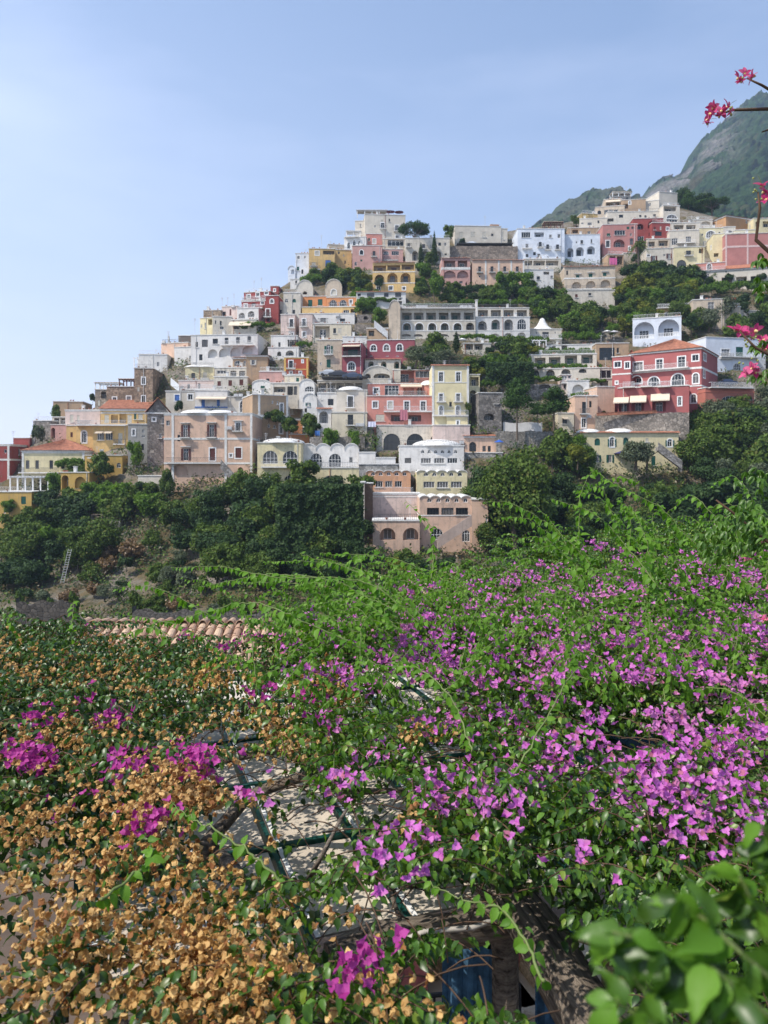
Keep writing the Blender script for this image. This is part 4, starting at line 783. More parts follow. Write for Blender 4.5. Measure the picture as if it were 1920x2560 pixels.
# -- I : red villa
H('I','dark red villa with white framed windows and orange tile roof','villa',560,1128,500,995,
  'Wt 592 672 76 622;Wt 568 658 52 793;Wt 548 638 58 970;Vt 702 762 80 612;Aft 708 790 90 748;Aft 684 782 100 940;At 680 760 46 1083;At 848 916 44 1065;Wt 532 580 50 1080;Bw 615 648 440 810',
  R='Wt 525 578 24 1155;At 648 715 18 1150;W 540 572 16 1262',yaw=-36,T=15,roof='hip',rise=3.6,band='648-664,790-800',dirt=.1,name='villa',cat='villa',dD=2)
H('I','dark red left wing of the villa with two square windows','villa',416,562,548,870,'Wt 588 632 50 460;Wt 590 640 36 537;Wt 745 765 16 452',yaw=-30,T=8,band='680-692',dirt=.1,dD=-2)
H('I','dark red terrace storey with three cream awnings','villa',462,1030,790,1000,'L 905 985 90 505;L 895 985 100 620;L 890 985 110 790;S 872 920 120 490;S 858 915 130 625;S 842 902 150 800;Wt 870 936 26 955;Bw 765 790 90 550;Bw 755 785 90 690;Bw 750 785 100 830',yaw=-22,T=9,dirt=.1,dD=-7)
H('I','salmon annex with one wide glazed arch right of the red villa','vorange',1160,1548,800,1045,'Af 860 930 138 1355;Bw 775 795 330 1350;L 820 822 2 1300',yaw=8,T=9,dirt=.12,band='826-834',bandc=simple('salmon_trim',(.5,.17,.12),.8))
H('I','white villa with balustrade and green shutter behind the red villa','bluew',1165,1640,400,668,'Wtb 488 560 66 1320;Wn 470 560 58 1432;Atf 602 655 60 1412;Bw 520 552 300 1420',yaw=10,T=9,dirt=.08,dD=8,name='villa',cat='villa')
H('I','white loggia house with two wide arches and balustrade','bluew',580,968,238,442,'Vj 270 405 160 672;Vj 248 385 170 868',yaw=-18,T=9,dirt=.08,R='')
H('I','yellow house with semicircular fan window above the white loggia','yel',772,1060,158,245,'Aft 196 230 52 858;Bw 120 158 285 915',yaw=-10,T=8,dirt=.3)
H('I','peeling beige house with blue glazed door and arched window','beige',1060,1310,92,298,'Wb 112 196 50 1205;Ad 220 282 50 1197',yaw=-8,T=9,dirt=1.)
H('I','peeling beige side wing with dark doorway and red tank','beige',1290,1440,150,285,'Wd 215 272 30 1370;W 150 195 30 1365',yaw=6,T=7,dirt=1.)
H('I','cracked white garden wall right of the peeling beige house','wh2',1440,1640,182,260,'Vs 200 240 24 1500;Vs 198 238 24 1540',yaw=4,T=3,dirt=1.,name='garden_wall',cat='wall')
H('I','rubble retaining wall under the red villa terrace',(.3,.26,.22),290,1030,992,1145,'',yaw=-12,T=4,st=2.,name='retaining_wall',cat='wall',dD=-5,roof='none')
H('I','cream villa with green shutters, domes and outside stair','pyel',170,945,1155,1405,'Ad 1205 1250 34 193;An 1198 1256 44 298;ANt 1190 1266 34 415;An 1192 1250 42 525;ANt 1205 1264 36 876;Wc 1198 1228 26 695;WN 1332 1388 28 298;WN 1330 1392 30 400;Wn 1340 1415 34 745;Wc 1325 1358 30 873;Ls 1345 1405 80 560',yaw=0,T=9,dirt=.3,roof='tileedge',dome='.1 6 1.3;.42 7 1.5',name='villa',cat='villa')
H('P','rubble garden wall with creepers at the lower left foot of the slope',(.10,.085,.07),40,190,1496,1580,'',T=1.2,st=1.9,yaw=6,name='retaining_wall',cat='wall',roof='ragged',dirt=.6)
H('P','long dry stone wall behind the terracotta roof ridge',(.11,.10,.09),330,660,1519,1590,'',T=1.2,st=2.4,yaw=-4,name='retaining_wall',cat='wall',roof='ragged',dirt=.6)
H('P','short stone wall below the crossed timber fence',(.28,.25,.21),232,300,1300,1325,'',T=2,st=2.2,yaw=0,name='retaining_wall',cat='wall',roof='none')
H('P','pale concrete pool edge wall right of the long timber fence','wh2',345,412,1190,1212,'',T=4,yaw=-4,name='terrace_wall',cat='wall')
H('P','small green lawn terrace edge wall at the far left',(.3,.28,.24),-40,45,1402,1420,'',T=5,yaw=0,st=2.,name='terrace_wall',cat='wall',roof='none')
H('G','terraced stone bank with potted plants beside the metal stair',(.3,.26,.22),562,735,372,440,'',T=3,yaw=0,st=2.2,name='terrace_wall',cat='wall',roof='none')
H('G','dark rubble wall below the orange houses by the stair',(.24,.21,.19),590,740,270,330,'V 290 328 40 680',T=3,yaw=0,st=2.2,name='terrace_wall',cat='wall',roof='none')
H('G','rough plaster wall between the white terrace and the round tower','tan',690,915,420,535,'Lr 440 500 60 740;Wc 450 500 20 860',T=4,yaw=0,dirt=.9,name='terrace_wall',cat='wall')
H('J','dark garden wall behind the green bushes of the white row',(.22,.2,.18),640,1210,375,470,'',T=3,yaw=0,st=2.,name='garden_wall',cat='wall',roof='none')
make_hill()
# ---------------- town furniture ----------------
def atz(z,x,y,dD=0):
    X,Y=zc(z,x,y); D=float(hillD(X,Y))+dD; return P(X,Y,D),D
def pavroof():
    m=MB(); r=[o for o in bpy.data.objects if o.name.startswith('pavilion')][0]; wl=[c for c in r.children if c.name.startswith('wall')][0]; W=max(v.co.x for v in wl.data.vertices); Hh=max(v.co.z for v in wl.data.vertices)
    a=W*.5; prof=[(a*1.08,0),(a*.9,.25),(a*.6,.75),(a*.36,1.5),(a*.22,2.5),(a*.15,3.2),(a*.1,3.4),(.01,3.6)]
    m.lathe(prof,20,0,0,1,.8); m.obj('tent_roof',LIME,r,loc=(W/2,4,Hh+.1),smooth=True)
pavroof()
def pergola(z,x0,x1,yt,yb,label,dep=3.,mat=WHITE,n=4,dD=-1.,solid=False):
    a,D=atz(z,x0,yb,0); X0,_=zc(z,x0,yb); X1,_=zc(z,x1,yb); _,Y0=zc(z,0,yt); _,Y1=zc(z,0,yb); D=float(hillD((X0+X1)/2,Y1))+dD
    W=(X1-X0)/F*D; Hh=(Y1-Y0)/F*D; r=empty('pergola',P(X0,Y1,D),0,label,'pergola')
    for i in range(n):
        x=W*i/(n-1)
        for y in (0,dep): m=MB(); m.box(x-.11,x+.11,y-.11,y+.11,0,Hh-.1); m.obj('post',mat,r)
    m=MB(); m.box(-.2,W+.2,-.1,.1,Hh-.1,Hh+.1); m.obj('beam',mat,r); m=MB(); m.box(-.2,W+.2,dep-.1,dep+.1,Hh-.1,Hh+.1); m.obj('beam',mat,r)
    k=int(W/.7); m=MB()
    for i in range(k+1): x=W*i/k; m.box(x-.05,x+.05,-.5,dep+.3,Hh+.102,Hh+.2)
    m.obj('rafter',mat,r)
    if solid: m=MB(); m.box(-.3,W+.3,-.4,dep+.3,Hh+.21,Hh+.29); m.obj('roof_sheet',CANVAS if solid==1 else WHITE,r)
pergola('A',85,400,1140,1250,'white pergola on the ochre house terrace at lower left',n=6,solid=2)
pergola('A',790,985,360,412,'thin wooden reed pergola on the rough stone house',n=4,solid=1)
pergola('A',1112,1265,150,236,'thin white metal frame pergola on the stone tower roof',n=3)
pergola('C',800,1108,196,240,'pale canvas pergola on the roof of the top white hotel',n=5,solid=1,dD=1)
pergola('C',690,830,410,470,'small white pergola on the stepped white wing',n=3,solid=2)
pergola('E',370,520,140,168,'grey reed pergola on the highest beige house',n=4,solid=1)
pergola('D',1250,1440,150,212,'brown awning pergola above the blue white hotel',n=4,solid=1,mat=BROWN)
pergola('B',1330,1425,835,905,'dark metal pergola on the plain white house',n=3,mat=DARKF)
pergola('I',600,1010,535,590,'white metal awning frame on the red villa balcony',n=5,dD=-6.,dep=1.2)
pergola('H',820,1100,545,600,'white post pergola carrying the vine over the terrace',n=5)
pergola('A',990,1112,330,382,'sagging canvas pergola beside the stone tower',n=3,solid=1,mat=BROWN)
def parasol(z,x,y,rad,col,label,open_=True,hgt=2.3,dD=-.5,grp=None):
    p,D=atz(z,x,y,dD); r=empty('parasol',p,0,label,'parasol',grp); m=MB(); m.tube([(0,0,0),(0,0,hgt+.2)],.03,5); m.obj('pole',WHITE,r)
    m=MB(); m.lathe([(rad,hgt-.35),(rad*.55,hgt-.1),(.02,hgt+.15)],8); m.obj('canopy',simple('parasol_cloth',col,.8,.08),r)
parasol('C',1145,262,1.7,(.16,.035,.05),'plum red parasol left of its twin on the top hotel roof')
parasol('C',1235,266,1.7,(.16,.035,.05),'plum red parasol right of its twin on the top hotel roof')
parasol('H',228,625,1.3,(.66,.66,.66),'white parasol beside the green canvas restaurant terrace')
parasol('I',490,1400,1.5,(.04,.04,.13),'dark blue parasol under the green shuttered cream villa')
parasol('I',375,412,1.3,(.66,.66,.66),'white parasol on the roof terrace left of the white loggia',grp=None)
parasol('I',430,415,1.3,(.62,.62,.66),'pale grey parasol beside the white one near the loggia house')
parasol('K',1525,378,1.0,(.03,.1,.4),'bright blue parasol at the end of the salmon house terrace')
parasol('E',990,415,1.6,(.66,.64,.6),'cream parasol on the flat roof below the umbrella pine')
CARP=[(-2.1,.35),(-2.15,.75),(-1.9,.92),(-1.25,1.0),(-.6,1.42),(.6,1.46),(1.35,1.02),(2.0,.95),(2.15,.7),(2.1,.35)]
def car(z,x,y,col,label,rz=0,dD=-1.):
    p,D=atz(z,x,y,dD); r=empty('parked_car',p,R_(rz),label,'car','cars parked in the town'); m=MB(); n=len(CARP)
    for s in (-1,1):
        pts=[(a,s*(.85 if b<1.05 else .62),b) for a,b in CARP]; m.add(pts,[tuple(range(n)) if s<0 else tuple(range(n))[::-1]])
    for i in range(n):
        j=(i+1)%n; f=lambda k,s:(CARP[k][0],s*(.85 if CARP[k][1]<1.05 else .62),CARP[k][1]); m.quad(f(i,-1),f(j,-1),f(j,1),f(i,1))
    m.obj('body',simple('car_paint',col,.25,.05,spec=.6),r)
    m=MB(); m.quad((-1.1,-.80,1.04),(1.15,-.80,1.04),(.55,-.66,1.38),(-.5,-.66,1.36)); m.obj('side_window',GLASS,r)
    m=MB(); m.quad((-1.22,-.6,1.05),(-1.22,.6,1.05),(-.66,.52,1.4),(-.66,-.52,1.4)); m.obj('windscreen',GLASS,r)
    for wx in (-1.35,1.35):
        for s in (-1,1):
            m=MB(); m.add([(wx+.33*math.cos(t*.5236),s*.88,.33+.33*math.sin(t*.5236)) for t in range(12)]+[(wx+.33*math.cos(t*.5236),s*.68,.33+.33*math.sin(t*.5236)) for t in range(12)],[tuple(range(12)),tuple(range(12,24))]+[(i,(i+1)%12,12+(i+1)%12,12+i) for i in range(12)]); m.obj('wheel',DARKF,r)
car('D',490,398,(.5,.52,.55),'silver car parked on the wall below the top mansion',4,-.5)
car('G',300,915,(.35,.37,.4),'grey car nearest the beige house on the terrace road',-4,-3.5)
car('G',400,925,(.02,.022,.03),'black car in the middle of the terrace road',-6,-3.5)
car('G',545,945,(.03,.045,.08),'dark blue car beside the white vaulted garage',-6,-3.5)
car('I',1325,782,(.025,.035,.07),'dark blue car on the salmon annex roof',3,-4)
def road(z,x0,x1,y,label):
    X0,Y0=zc(z,x0,y); X1,_=zc(z,x1,y); D=float(hillD((X0+X1)/2,Y0)); a=P(X0,Y0,D); b=P(X1,Y0,D); m=MB(); m.box(0,b.x-a.x,-4.,3.,-.18,0); tag(m.obj('road',simple('asphalt',(.06,.06,.06),.9),None,(a.x,a.y,a.z-.03)),label,kind='structure')
road('G',235,700,935,'narrow terrace road above the white domed house'); road('D',330,900,400,'road on the wall below the top mansion'); 
def cloth(z,x,y0,y1,w,col,label,dD=-1.2,name='laundry'):
    p,D=atz(z,x,y1,dD); k=ZN[z][2]; W=w/k/F*D; Hh=(y1-y0)/k/F*D; m=MB(); n=8
    for i in range(n):
        a=-W/2+W*i/n; b=-W/2+W*(i+1)/n; ya=.06*math.sin(i*2.1); yb_=.06*math.sin((i+1)*2.1); m.quad((a,ya,0),(b,yb_,0),(b,yb_*.4,Hh),(a,ya*.4,Hh)); m.quad((a,ya+.015,0),(b,yb_+.015,0),(b,yb_*.4+.015,Hh),(a,ya*.4+.015,Hh))
    tag(m.obj(name,simple('cloth',col,.9,.25,9),None,p),label,'laundry')
cloth('F',840,898,942,130,(.05,.02,.06),'dark laundry on the third balcony of the peach pink house')
cloth('F',818,902,940,22,(.5,.03,.1),'red towel on the third balcony of the peach pink house',-1.5)
cloth('G',1060,1238,1262,50,(.55,.03,.16),'crimson cloth over the coral house balcony')
cloth('G',1075,1262,1370,78,(.42,.16,.2),'patterned red and white cloth hanging on the coral house',-1.6)
cloth('G',745,1385,1440,82,(.6,.6,.72),'white laundry in the gap left of the weathered white hall',-3)
cloth('C',505,645,700,125,(.10,.09,.42),'blue violet cloth hung from the ochre laundry house')
cloth('C',1345,555,598,72,(.62,.62,.7),'white sheets drying near the umbrella pine',-2)
cloth('E',425,558,590,90,(.55,.42,.44),'mixed laundry in the arch of the faded rose house')
cloth('E',370,680,735,70,(.55,.12,.28),'pink laundry on the shed below the rose house')
cloth('G',1617,1140,1172,22,(.02,.03,.35),'left blue towel on the pale yellow house balcony')
cloth('G',1650,1140,1172,22,(.02,.03,.35),'right blue towel on the pale yellow house balcony')
cloth('G',180,1480,1530,50,(.08,.2,.5),'blue striped towels in the garden by the tan block')
cloth('B',1345,1312,1400,45,(.03,.03,.03),'black curtain outside the white terrace house',-1.)
cloth('A',932,628,662,44,(.55,.6,.6),'pale cloth on the upper yellow house loggia')
def antenna(z,x,y,h,label):
    p,D=atz(z,x,y,1.); r=empty('roof_antenna',p,0,label,'antenna'); m=MB(); m.tube([(0,0,-1),(0,0,h)],.035,4); m.obj('mast',ACM,r); m=MB()
    for i in range(4): m.box(-.5+.1*i,.5-.1*i,-.02,.02,h-.15-.28*i,h-.11-.28*i)
    m.box(-.02,.02,-.6,.6,h-.2,h-.16); m.obj('element',ACM,r)
for i,(z,x,y,h,l) in enumerate([('C',430,578,4.2,'tall roof antenna on the ochre laundry house'),('C',300,590,2.2,'short antenna at the left edge of the ochre house'),('B',645,480,2.6,'antenna on the pale pink white house'),('B',703,480,2.6,'antenna between the pink white house and red house'),('B',768,432,2.4,'antenna near the dark red middle storey'),
  ('B',975,300,2.6,'antenna on the dark red upper storey roof'),('B',1050,290,3.2,'double antenna right of the dark red roof'),('D',633,170,3.,'antenna on the top mansion roof'),('B',84,862,3.2,'antenna on the peach cubic house'),('E',483,140,2.4,'antenna on the highest roof of the crest'),('A',1395,20,2.4,'antenna above the peach house on the left ridge'),('B',362,720,3.,'antenna at the left of the lilac white house'),('A',110,812,1.6,'antenna on the small dark red house')]): antenna(z,x,y,h,l)
def tank(z,x,y,col,label,L=1.6,r=.5,dD=1.):
    p,D=atz(z,x,y,dD); m=MB(); n=10; k=[( -L/2-.15,.3),(-L/2,.85),(-L/2+.15,1),(L/2-.15,1),(L/2,.85),(L/2+.15,.3)]
    b=len(m.v)
    for xx,rr in k:
        for j in range(n): t=2*math.pi*j/n; m.v.append((xx,r*rr*math.cos(t),r+r*rr*math.sin(t)))
    for i in range(len(k)-1):
        for j in range(n): j2=(j+1)%n; m.f.append((i*n+j,i*n+j2,(i+1)*n+j2,(i+1)*n+j))
    m.f.append(tuple(range(n))); m.f.append(tuple(range((len(k)-1)*n,len(k)*n)))
    m.box(-L*.3,-L*.25,-.3,.3,-.2,.15); m.box(L*.25,L*.3,-.3,.3,-.2,.15)
    tag(m.obj('water_tank',simple('tank_paint',col,.5,.1),None,p,smooth=False),label,'water tank')
tank('A',882,572,(.62,.62,.6),'left white round tank on the lilac house',.7,.75); tank('A',912,574,(.62,.62,.6),'middle white round tank above the lilac house',.7,.65); tank('A',945,574,(.62,.62,.6),'right white round tank left of the orange tiled roof',.7,.65)
tank('I',500,1100,(.66,.66,.63),'white water tank on the dome of the cream shuttered villa',2.4,.8); tank('E',1392,1040,(.38,.05,.04),'red cylinder tank on the peeling side wing',2.6,.55,2.)
tank('I',537,545,(.5,.13,.06),'left terracotta jar tank on the red villa wing',.3,.75,-1.); tank('I',570,545,(.5,.13,.06),'right terracotta jar tank on the red villa wing',.3,.8,-1.); tank('B',1295,1196,(.6,.6,.58),'white tank on the pink low house',2.2,.5)
tank('I',1200,498,(.5,.13,.06),'left terracotta jar on the villa rear corner',.3,.7,2.); tank('I',1230,498,(.5,.13,.06),'right terracotta jar on the villa rear corner',.3,.7,2.)
def xfence(z,x0,x1,yt,yb,label):
    p,D=atz(z,x0,yb,-3.); k=ZN[z][2]; W=(x1-x0)/k/F*D; h=(yb-yt)/k/F*D; r=empty('trellis_fence',p,0,label,'fence'); n=max(2,int(W/2.2)); wm=simple('weathered_wood',(.3,.25,.2),.9)
    for i in range(n+1): m=MB(); m.tube([(W*i/n,0,-.4),(W*i/n,0,h)],.06,5); m.obj('post',wm,r)
    m=MB(); m.tube([(0,0,h*.95),(W,0,h*.95)],.05,5); m.obj('rail',wm,r)
    for i in range(n):
        a=W*i/n; b=W*(i+1)/n; m=MB(); m.tube([(a,0,.1),(b,0,h*.9)],.04,4); m.obj('brace',wm,r); m=MB(); m.tube([(a,.05,h*.9),(b,.05,.1)],.04,4); m.obj('brace',wm,r)
xfence('A',590,955,1232,1280,'long crossed timber fence above the lower left garden'); xfence('A',762,1000,1445,1490,'short crossed timber fence lower on the rocky slope')
def ladder():
    p,D=atz('P',155,1458,-3.); r=empty('ladder',p,R_(10),'pale aluminium ladder leaning on the rock face at lower left','ladder')
    for s in (-.25,.25): m=MB(); m.tube([(s,0,0),(s+.9,1.2,5.2)],.04,4); m.obj('rail',ACM,r)
    for i in range(14): t=(i+.5)/14; m=MB(); m.tube([(-.25+.9*t,1.2*t,5.2*t),(.25+.9*t,1.2*t,5.2*t)],.025,4); m.obj('rung',ACM,r)
ladder()
def stairs(z,x0,y0,x1,y1,label,w=1.4,dD=-1.5,mat=None,n=None):
    "flight from bottom (x0,y0) to top (x1,y1)"
    a,Da=atz(z,x0,y0,dD); X,Y=zc(z,x1,y1); b=P(X,Y,Da+.01); v=b-a; n=n or max(6,int(abs(v.z)/.18)); r=empty('outside_stair',a,0,label,'stairs'); mat=mat or stone((.3,.28,.26),2.5)
    m=MB()
    for i in range(n): xa=v.x*i/n; xb=v.x*(i+1)/n; m.box(min(xa,xb),max(xa,xb)+.02,-w,0,-1.2 if i==0 else v.z*i/n-.5,v.z*(i+1)/n)
    m.obj('steps',mat,r); m=MB(); m.add([(0,-w-.15,-.8),(v.x,-w-.15,v.z-.8),(v.x,-w-.15,v.z+.9),(0,-w-.15,.9),(0,-w,-.8),(v.x,-w,v.z-.8),(v.x,-w,v.z+.9),(0,-w,.9)],[(0,1,2,3),(4,5,6,7),(3,2,6,7),(0,1,5,4),(0,3,7,4),(1,2,6,5)]); m.obj('parapet',mat,r)
stairs('F',860,1400,695,1225,'grey stone stair down the front of the peach pink house')
stairs('K',880,1310,1230,1080,'weathered stair climbing across the salmon vaulted house',dD=-4.,mat=plaster((.40,.31,.26),.9))
stairs('I',950,1415,760,1270,'mossy stair at the right end of the cream shuttered villa',dD=-2.)
stairs('H',420,1300,700,1100,'rubble stair climbing behind the dark pines',w=2.)
stairs('G',910,500,770,385,'grey metal stair beside the round topped tower',mat=ACM,dD=-1)
stairs('B',215,1340,130,1270,'outside stair rising left of the lilac balcony house',dD=-2,mat=WHITE)
# planter row on villa terrace
for i in range(12):
    p,D=atz('I',318+i*39,1008-i*1.6,-10.5); m=MB(); m.box(-.55,.55,-.3,.3,-.25,.25); m.box(-.6,.6,-.35,.35,.25,.31); tag(m.obj('flower_box',TERRA,None,p),'terracotta flower box in the row under the red villa awnings','planter','terracotta flower boxes under the red villa')
# ---------------- trees ----------------
def crown(n,blobs,ls,seed,flat=.0,up=.35,fill=.55):
    rg=np.random.default_rng(seed); B=np.array(blobs,dtype=float); wt=(B[:,3]*B[:,4]*B[:,5])**.67; wt/=wt.sum()
    k=rg.choice(len(B),n,p=wt); d=rg.normal(size=(n,3)); d/=np.linalg.norm(d,axis=1)[:,None]
    r=fill+(1-fill)*rg.random(n)**.6; r*=(1+.16*rg.normal(size=n).clip(-1.5,1.8)); p=B[k,:3]+d*B[k,3:6]*r[:,None]
    nn_=d+rg.normal(size=(n,3))*.75; nn_[:,2]+=up; nn_/=np.linalg.norm(nn_,axis=1)[:,None]
    t=np.cross(nn_,rg.normal(size=(n,3))); t/=np.linalg.norm(t,axis=1)[:,None]; b=np.cross(nn_,t)
    s=ls*(.6+.8*rg.random(n))[:,None]; 
    v=np.stack([p-t*s,p-b*s*.55+nn_*s*.12,p+t*s,p+b*s*.55+nn_*s*.12],1).reshape(-1,3); f=np.arange(n*4).reshape(n,4); return v,f
LM={'mid':leafmat('leaf_mid',(.038,.072,.013),(.115,.175,.03),.25,.6,.15,alt=((.12,.13,.03),.06)),
    'dark':leafmat('leaf_dark',(.016,.036,.012),(.05,.092,.024),.15,.6,.15),
    'bright':leafmat('leaf_bright',(.05,.11,.014),(.15,.25,.035),.35,.6,.15),
    'olive':leafmat('leaf_olive',(.05,.068,.04),(.15,.18,.105),.2,.6,.15),
    'yellow':leafmat('leaf_yellow',(.09,.12,.015),(.21,.22,.03),.35,.6,.15),
    'dry':leafmat('leaf_dry',(.10,.06,.025),(.24,.15,.07),.2),
    'pine':leafmat('leaf_pine',(.016,.042,.010),(.06,.12,.022),.2,.6,.15)}
BARK=simple('bark',(.11,.085,.065),.95,.35,4)
def rb(seed,n,R,Hc,h0,rz=1.):
    rg=random.Random(seed); o=[]
    for i in range(n):
        a=rg.random()*6.28; d=R*.62*math.sqrt(rg.random()); z=h0+Hc*(.15+.8*rg.random()); s=R*(.32+.28*rg.random())*(1-.35*(z-h0)/Hc); o.append((d*math.cos(a),d*math.sin(a),z,s,s,s*.8*rz))
    return o
def trunk(h,r,seed,limbs=4,spread=1.2,lean=.2):
    rg=random.Random(seed); m=MB(); top=(rg.uniform(-lean,lean)*h,rg.uniform(-lean,lean)*h*.5,h*.72); m.tube([(0,0,-.6),(top[0]*.3,top[1]*.4,h*.35),top],r,6,r*.55)
    for i in range(limbs): a=i*6.28/limbs+rg.random(); m.tube([top,(top[0]+math.cos(a)*spread*.5,top[1]+math.sin(a)*spread*.5,h*.87),(top[0]+math.cos(a)*spread,top[1]+math.sin(a)*spread,h*1.02)],r*.5,4,r*.2)
    return m
PROTO={}
def defp(k,h,w,crn,trk,cm):
    v,f=crn; PROTO[k]=(npmesh('crown',v,f,LM[cm] if cm in LM else cm),trk.mesh('trunk',BARK),h,w)
for i in range(3):
    defp('broad%d'%i,7,6.4,crown(3000,rb(i+1,13,3.1,4.6,1.9),.27,i+1),trunk(3.4,.2,i,4,1.5),('mid','dark','bright')[i])
    defp('bush%d'%i,3,4.2,crown(1700,rb(i+21,9,2.1,2.1,.3),.21,i+31),trunk(1.6,.09,i+5,4,.9),('mid','bright','dark')[i])
defp('oak',8,8.,crown(4200,rb(51,17,3.9,5.4,1.6),.28,51),trunk(4,.28,52,5,2.),'dark')
defp('oak2',8,8.,crown(4200,rb(57,17,3.9,5.4,1.6),.28,57),trunk(4,.28,52,5,2.),'mid')
defp('bigoak',16,14,crown(16000,rb(53,34,6.8,12,2.6),.30,53),trunk(8,.5,54,6,4.),'mid')
defp('yellowish',4,4.4,crown(2000,rb(61,10,2.1,2.8,.8),.23,61),trunk(2.2,.12,62,4,1.),'yellow')
defp('olive',5,6.4,crown(3000,rb(71,12,3.0,2.7,1.9),.19,71),trunk(3.,.28,72,4,1.8,.3),'olive')
defp('dry',2,3.4,crown(1000,rb(81,8,1.7,1.2,.1),.2,81),trunk(1.,.06,82,4,.7),'dry')
defp('scrub',2,3.4,crown(1100,rb(85,8,1.7,1.3,.1),.19,85),trunk(1.,.06,82,4,.7),'olive')
defp('pine',9,7.,crown(4200,rb(91,20,3.2,4.9,3.9,.75),.2,91,up=.6,fill=.7),trunk(6.,.24,92,5,1.6,.06),'pine')
def umb():
    rg=random.Random(5); b=[]
    for i in range(26): a=rg.random()*6.28; d=4.4*math.sqrt(rg.random()); b.append((d*math.cos(a),d*math.sin(a),9.2-.045*d*d+rg.uniform(-.2,.2),1.15,1.15,.75))
    t=MB(); t.tube([(0,0,-.8),(.4,0,3.5),(.1,0,6.2)],.3,7,.2)
    for i in range(9): a=i*.7; t.tube([(.1,0,6.0+.05*i),(math.cos(a)*1.6,math.sin(a)*1.6,7.5),(math.cos(a)*3.4,math.sin(a)*3.4,8.6)],.12,4,.05)
    return crown(6000,b,.2,95,up=.8,fill=.7),t
c_,t_=umb(); defp('umbrella',10.3,10.6,c_,t_,'pine')
defp('cypress',10,1.9,crown(2600,[(0,0,1.3+i*.85,.85*math.sin(min(1,(i+1.2)/3.5)*1.57)*(1-max(0,i-5)/5.5),.85*math.sin(min(1,(i+1.2)/3.5)*1.57)*(1-max(0,i-5)/5.5),.9) for i in range(10)],.17,97,up=.9,fill=.8),trunk(2.,.15,98,2,.2,.0),'dark')
defp('hedge',1.2,6,crown(2200,[(-2.7+i*.6,random.uniform(-.2,.2),random.uniform(.25,.75),.55,.55,random.uniform(.35,.55)) for i in range(10)],.16,99),trunk(.5,.05,3,2,.3),'bright')
defp('vine',2.,1.4,crown(900,[(random.uniform(-.3,.3),0,.3+i*.3,.42,.3,.4) for i in range(6)],.14,100),trunk(1.2,.05,3,2,.3),'mid')
def palm():
    V=[];rg=random.Random(9)
    for i in range(46):
        a=rg.random()*6.28; el=rg.uniform(-.5,1.1); L=rg.uniform(2.0,2.7)
        for s in range(14):
            t=s/13; pos=lambda t:(math.cos(a)*L*t*math.cos(el)*(1),math.sin(a)*L*t*math.cos(el),7+math.sin(el)*L*t-1.2*t*t)
            p=Vector(pos(t)); d=(Vector(pos(t+.05))-p).normalized(); sd=d.cross(Vector((0,0,1))).normalized()
            for sg in (-1,1):
                e=p+(sd*sg*.8+d*.5)*.55*(1.1-t*.6)+Vector((0,0,-.25*t-.1)); V.append([p,p+d*.1,e+d*.03,e])
    v=np.array([[tuple(q_) for q_ in f] for f in V]).reshape(-1,3); t=MB(); t.tube([(0,0,-.6),(.1,0,3.5),(0,0,7)],.24,8,.19); return (v,np.arange(len(v)).reshape(-1,4)),t
c_,t_=palm(); defp('palm',8.6,5,c_,t_,'mid')
NAM=dict(broad0='green leafy tree',broad1='dark leafy tree',broad2='bright green leafy tree',bush0='green bush',bush1='bright green bush',bush2='dark green bush',oak='big dark evergreen oak',oak2='big rounded green tree',bigoak='very large spreading evergreen tree',yellowish='yellow green small tree',olive='grey green olive tree',dry='dry brown shrub',scrub='pale grey green shrub',pine='dark stubby pine',umbrella='umbrella pine',cypress='slim dark cypress',hedge='green vine strip',vine='hanging green creeper',palm='tall fan palm')
ANC=[(110,1030,'yellow hotel'),(270,1080,'yellow houses'),(385,985,'stone tower'),(495,1110,'peach pink house'),(620,930,'brown plaster house'),(740,1160,'cream arched house'),(830,1190,'scalloped white row'),(905,1080,'white domed house'),(1010,1030,'coral pink house'),(1125,970,'tall yellow house'),(1050,1280,'salmon vaulted house'),(1085,1140,'school building'),(1190,1100,'salmon rough house'),(1280,1010,'rubble wall'),(1440,960,'peach narrow house'),(1560,1130,'cream shuttered villa'),(1620,970,'red villa'),(1820,1000,'salmon annex'),(1640,840,'white loggia house'),(1780,800,'peeling beige house'),(1800,900,'white rear villa'),(1400,880,'vine hotel'),(1230,810,'arcade hotel'),(1380,830,'tent roof pavilion'),(1460,700,'blind arch house'),(1250,680,'peach four window house'),(1150,665,'rose pink house'),(985,690,'yellow balcony hotel'),(950,560,'top white hotel'),(830,640,'ochre laundry house'),(1200,580,'top mansion'),(1400,600,'blue white hotel'),(1600,650,'white ochre shutter house'),(1760,680,'oculus villa'),(1700,500,'blank white tower block'),(1830,620,'rose pink wall house'),(860,770,'orange house'),(700,780,'dark red house'),(600,880,'white arch hotel'),(910,880,'plum red house'),(1000,860,'round topped tower'),(350,1250,'crossed fence'),(480,1380,'rocky slope'),(150,1450,'leaning ladder')]
TREES=[]
